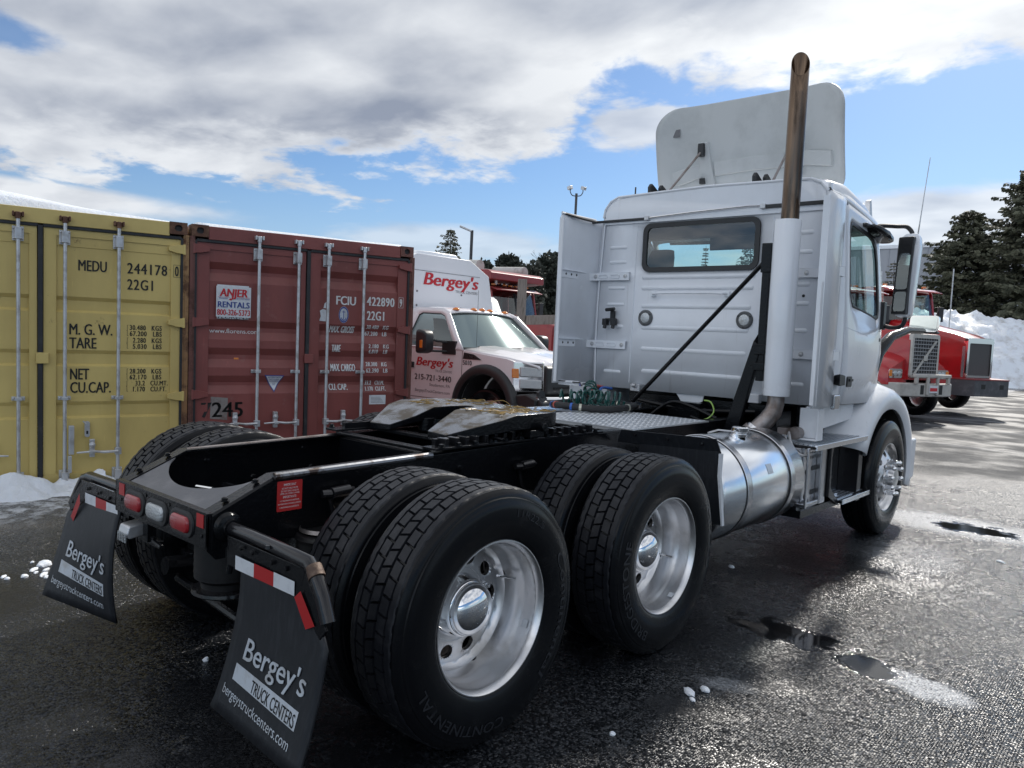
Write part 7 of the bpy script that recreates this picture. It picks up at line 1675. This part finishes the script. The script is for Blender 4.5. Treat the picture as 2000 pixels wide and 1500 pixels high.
wp = tag(empty('whip_aerial', (p0.x, p0.y, 0)), 'thin dark aerial mast rising behind the cab roof', 'aerial')
mb = MB(); mb.tube([(0, 0, 0), (0, 0, p1.z)], .03, 6); mb.build('mast', polem, wp)
for (px, py, py2, D, lb) in ((1863, 525, 640, 27, 'thin pale pole in front of the big spruce'), (1722, 530, 600, 24, 'thin pole next to the white cab door edge')):
    a = at(px, py, D); wp = tag(empty('whip_aerial', (a.x, a.y, 0)), lb, 'aerial'); mb = MB(); mb.tube([(0, 0, 0), (0, 0, a.z)], .022, 6); mb.build('mast', steel, wp)

# ================================================================ TREES
bark = pm('bark', (.06, .05, .042), .9, bump=.4, bscale=12)
def leafmat(name, c1, c2):
    m, T = newmat(name); oi = T.n('ShaderNodeObjectInfo'); g_ = T.n('ShaderNodeNewGeometry'); 
    v = T.n('ShaderNodeTexCoord').outputs['Object']
    f = T.m('MULTIPLY_ADD', g_.outputs['Random Per Island'], .6, T.m('MULTIPLY', T.noise(v, .9, 3, .5), .5), clamp=True)
    b = T.n('ShaderNodeBsdfPrincipled', i={'Base Color': T.mix(f, C(*c1), C(*c2)), 'Roughness': .7}); T.n('ShaderNodeOutputMaterial', i={0: b.outputs[0]}); return m
needle = leafmat('spruce_needles', (.032, .040, .026), (.15, .15, .095))
needle2 = leafmat('hedge_foliage', (.016, .022, .018), (.075, .085, .065))
def spruce(px, base_py, top_py, D, wpx, label, seed, cat='tree', dens=1.0, group='spruces beyond the snow bank'):
    g0 = at(px, base_py, D); tp = at(px, top_py, D); H = tp.z; R = wpx/1501.3*D
    rnd = random.Random(seed); t = tag(empty('spruce_tree', (g0.x, g0.y, 0)), label, cat, group)
    mb = MB(); mb.tube([(0, 0, 0), (.02*H, 0, H*.5), (0, 0, H*.98)], [H*.014, H*.009, H*.001], 8); lev = int(25*dens)+8
    fo = MB()
    for k in range(lev):
        f = (k+rnd.random()*.6)/lev; z = H*(.10+.88*f); rad = R*(1-f)**.62*(.50+.62*rnd.random())+.05*R
        nb = rnd.randint(4, 6)
        for j in range(nb):
            a = 2*pi*(j+rnd.random()*.8)/nb; L = rad*(.6+.6*rnd.random()); up_ = .25*(f-.35)
            pts = []
            for q in range(5):
                s_ = q/4; pts.append(Vector((cos(a)*L*s_, sin(a)*L*s_, z+L*(up_*s_-.28*s_*s_+.20*s_**4))))
            mb.tube(pts, [H*.0022, H*.0018, H*.0014, H*.0009, H*.0004], 4, cap=False)
            n_ = int(max(10, L*17*dens))
            for q in range(n_):
                s_ = .12+.88*rnd.random(); i0 = min(3, int(s_*4)); p = pts[i0].lerp(pts[i0+1], s_*4-i0)
                side = rnd.choice((-1, 1)); spread = L*.30*(1.05-s_)+.05
                d_ = Vector((-sin(a)*side+.6*cos(a), cos(a)*side+.6*sin(a), -.35-.5*rnd.random())).normalized()
                c0 = p+d_*spread*rnd.random(); ln = (.09+.17*rnd.random())*(R/4+.35); wd = ln*.30
                n1 = d_.cross(Vector((rnd.uniform(-1, 1), rnd.uniform(-1, 1), rnd.uniform(-1, 1)))).normalized()*wd
                fo.add([c0-n1*.4, c0+d_*ln*.5-n1, c0+d_*ln, c0+d_*ln*.5+n1], [(0, 1, 2, 3)])
    mb.build('trunk', bark, t, smooth=0, recalc=False); fo.build('crown', needle, t, smooth=0, recalc=False); return t
spruce(1872, 700, 405, 62, 150, 'broad dark spruce behind the red trucks, left of the tallest one', 3, dens=1.9)
spruce(1990, 700, 315, 58, 155, 'tallest spruce with a thin leading shoot at the right edge', 8, dens=1.9)
spruce(1366, 690, 476, 60, 26, 'narrow spruce seen through the rear window of the white cab', 41, dens=1.2)
spruce(1452, 690, 462, 55, 60, 'fuller spruce seen through the right half of the rear window', 42, dens=1.5)
spruce(1732, 700, 505, 70, 50, 'small dark spruce seen between the cab door and its mirror', 5, dens=1.0)
spruce(872, 650, 442, 52, 62, 'lone pointed spruce above the roof of the service body', 12, dens=1.9)
def bush(px, top_py, D, wpx, label, seed, name='evergreen_tree', n=9000):
    tp = at(px, top_py, D); g0 = at(px, 650, D); H = tp.z; R = wpx/1501.3*D; rnd = random.Random(seed); R *= 1.3
    t = tag(empty(name, (g0.x, g0.y, 0)), label, 'tree', 'evergreen trees in a row behind the dump truck')
    mb = MB(); mb.tube([(0, 0, 0), (0, 0, H*.6)], [.16, .06], 8)
    cl = []
    for k in range(38):
        z = H*(.12+.82*rnd.random()); r_ = R*(1-(z/H)**2.4*.75)*sqrt(rnd.random()); a = rnd.random()*2*pi
        cl.append((Vector((r_*cos(a), r_*sin(a), z)), R*(.22+.22*rnd.random()))); mb.tube([(0, 0, z*.6), (r_*cos(a), r_*sin(a), z)], [.05, .015], 4)
    cl.append((Vector((0, 0, H*.92)), R*.22))
    fo = MB()
    for k in range(n):
        c_, rr_ = rnd.choice(cl); v = Vector((rnd.gauss(0, 1), rnd.gauss(0, 1), rnd.gauss(0, 1))).normalized(); p = c_+v*rr_*rnd.random()**.4
        d_ = (v+Vector((rnd.gauss(0, .6), rnd.gauss(0, .6), rnd.gauss(0, .6)))).normalized(); ln = .14+.18*rnd.random(); n1 = d_.cross(Vector((rnd.gauss(0, 1), rnd.gauss(0, 1), rnd.gauss(0, 1)))).normalized()*ln*.35
        fo.add([p-n1, p+d_*ln*.6-n1, p+d_*ln, p+d_*ln*.6+n1], [(0, 1, 2, 3)])
    mb.build('trunk', bark, t, smooth=0, recalc=False); fo.build('crown', needle2, t, smooth=0, recalc=False); return t
for i, (px, ty, w_, D, lb) in enumerate(((900, 525, 34, 44, 'low evergreen just right of the lone spruce'), (940, 515, 34, 40, 'evergreen above the sloping shoulder of the service body'), (985, 497, 36, 42, 'tallest rounded evergreen in the hedge row'), (1025, 520, 34, 40, 'evergreen straight behind the timber post'), (1062, 500, 32, 42, 'evergreen left of the extender edge'), (1082, 488, 20, 44, 'narrow evergreen next to the cab side extender'), (1120, 510, 34, 42, 'evergreen half hidden by the white cab'))):
    bush(px, ty, D, w_, lb, 30+i)
def bare(px, top_py, D, wpx, label, seed):
    tp = at(px, top_py, D); g0 = at(px, 650, D); H = tp.z; rnd = random.Random(seed); t = tag(empty('bare_tree', (g0.x, g0.y, 0)), label, 'tree'); mb = MB()
    def br(p, d_, L, r_, n):
        q = p+d_*L; mb.tube([p, p+d_*L*.5+Vector((rnd.gauss(0, .04), rnd.gauss(0, .04), 0))*L, q], [r_, r_*.8, r_*.6], 4, cap=False)
        if n: 
            for k in range(rnd.randint(3, 4)): br(q-d_*L*.25*rnd.random(), (d_+Vector((rnd.gauss(0, .45), rnd.gauss(0, .45), rnd.gauss(.15, .25)))).normalized(), L*.62, r_*.55, n-1)
    br(Vector((0, 0, 0)), Vector((0, 0, 1)), H*.42, .14, 5); mb.build('trunk', bark, t, smooth=0, recalc=False)
bare(1050, 482, 55, 30, 'leafless tree whose fine twigs rise above the evergreens', 2); bare(905, 505, 58, 30, 'leafless tree beside the lamp post', 4)

# ================================================================ SNOW BANK AND BUILDINGS
def bank():
    mb = MB(); A = at(1560, 706, 44); Bp = at(2400, 706, 44); A.z = Bp.z = 0; ex_ = (Bp-A).normalized(); en = Vector((-ex_.y, ex_.x, 0)); L = (Bp-A).length+20; A = A-ex_*18
    nx, ny = 260, 50
    def f(s, t):
        y = t*13; hgt = 4.2*min(1, y/6.0)**.8*(1 if y < 8 else max(0, 1-(y-8)/5))
        n = mn.fractal(Vector((s*.45, y*.45, 0)), .75, 2.1, 7)*.55+abs(mn.noise(Vector((s*1.5, y*1.5, 3))))*.45
        z = hgt*(1+.10*mn.noise(Vector((s*.11, 0, 5))))+n*min(1, y/1.5)*min(1, max(0, (13-y)/2)); p = A+ex_*s+en*y
        return (p.x, p.y, max(-.05, z-.03))
    mb.sheet(f, [L*i/nx for i in range(nx+1)], [j/ny for j in range(ny+1)])
    tag(mb.build('snow_bank', snow_bankm, smooth=40), kind='structure')
snow_bankm = snowmat('old_snow', .65)
bank()
wallm = pm('grey_metal_cladding', (.36, .38, .42), .6, col2=(.30, .32, .36), nscale=.4)
def building(pa, pb, D0, D1, top_py, label):
    a = at(pa, 700, D0); b_ = at(pb, 700, D1); h_ = at(pa, top_py, D0).z; v = Vector((b_.x-a.x, b_.y-a.y, 0)); L = v.length; t = tag(empty('industrial_building', (a.x, a.y, 0), atan2(v.y, v.x)), label, 'building')
    mb = MB(); mb.box(0, L, 0, 18, 0, h_); mb.build('wall', wallm, t); mb = MB(); mb.box(-.2, L+.2, -.15, 18.2, h_, h_+.35); mb.build('parapet', white_in, t)
    n = int(L/.9)
    src = None
    for k in range(min(n, 120)):
        if src is None: mb = MB(); mb.box(0, .10, -.06, 0, 0, h_-.02); src = mb.build('cladding_rib', wallm, t, loc=(.45, 0, 0))
        else: o = src.copy(); COL.objects.link(o); o.location = (.45+k*.9, 0, 0)
    return t
building(1640, 2200, 82, 66, 490, 'long grey metal-clad building half hidden by the spruces')
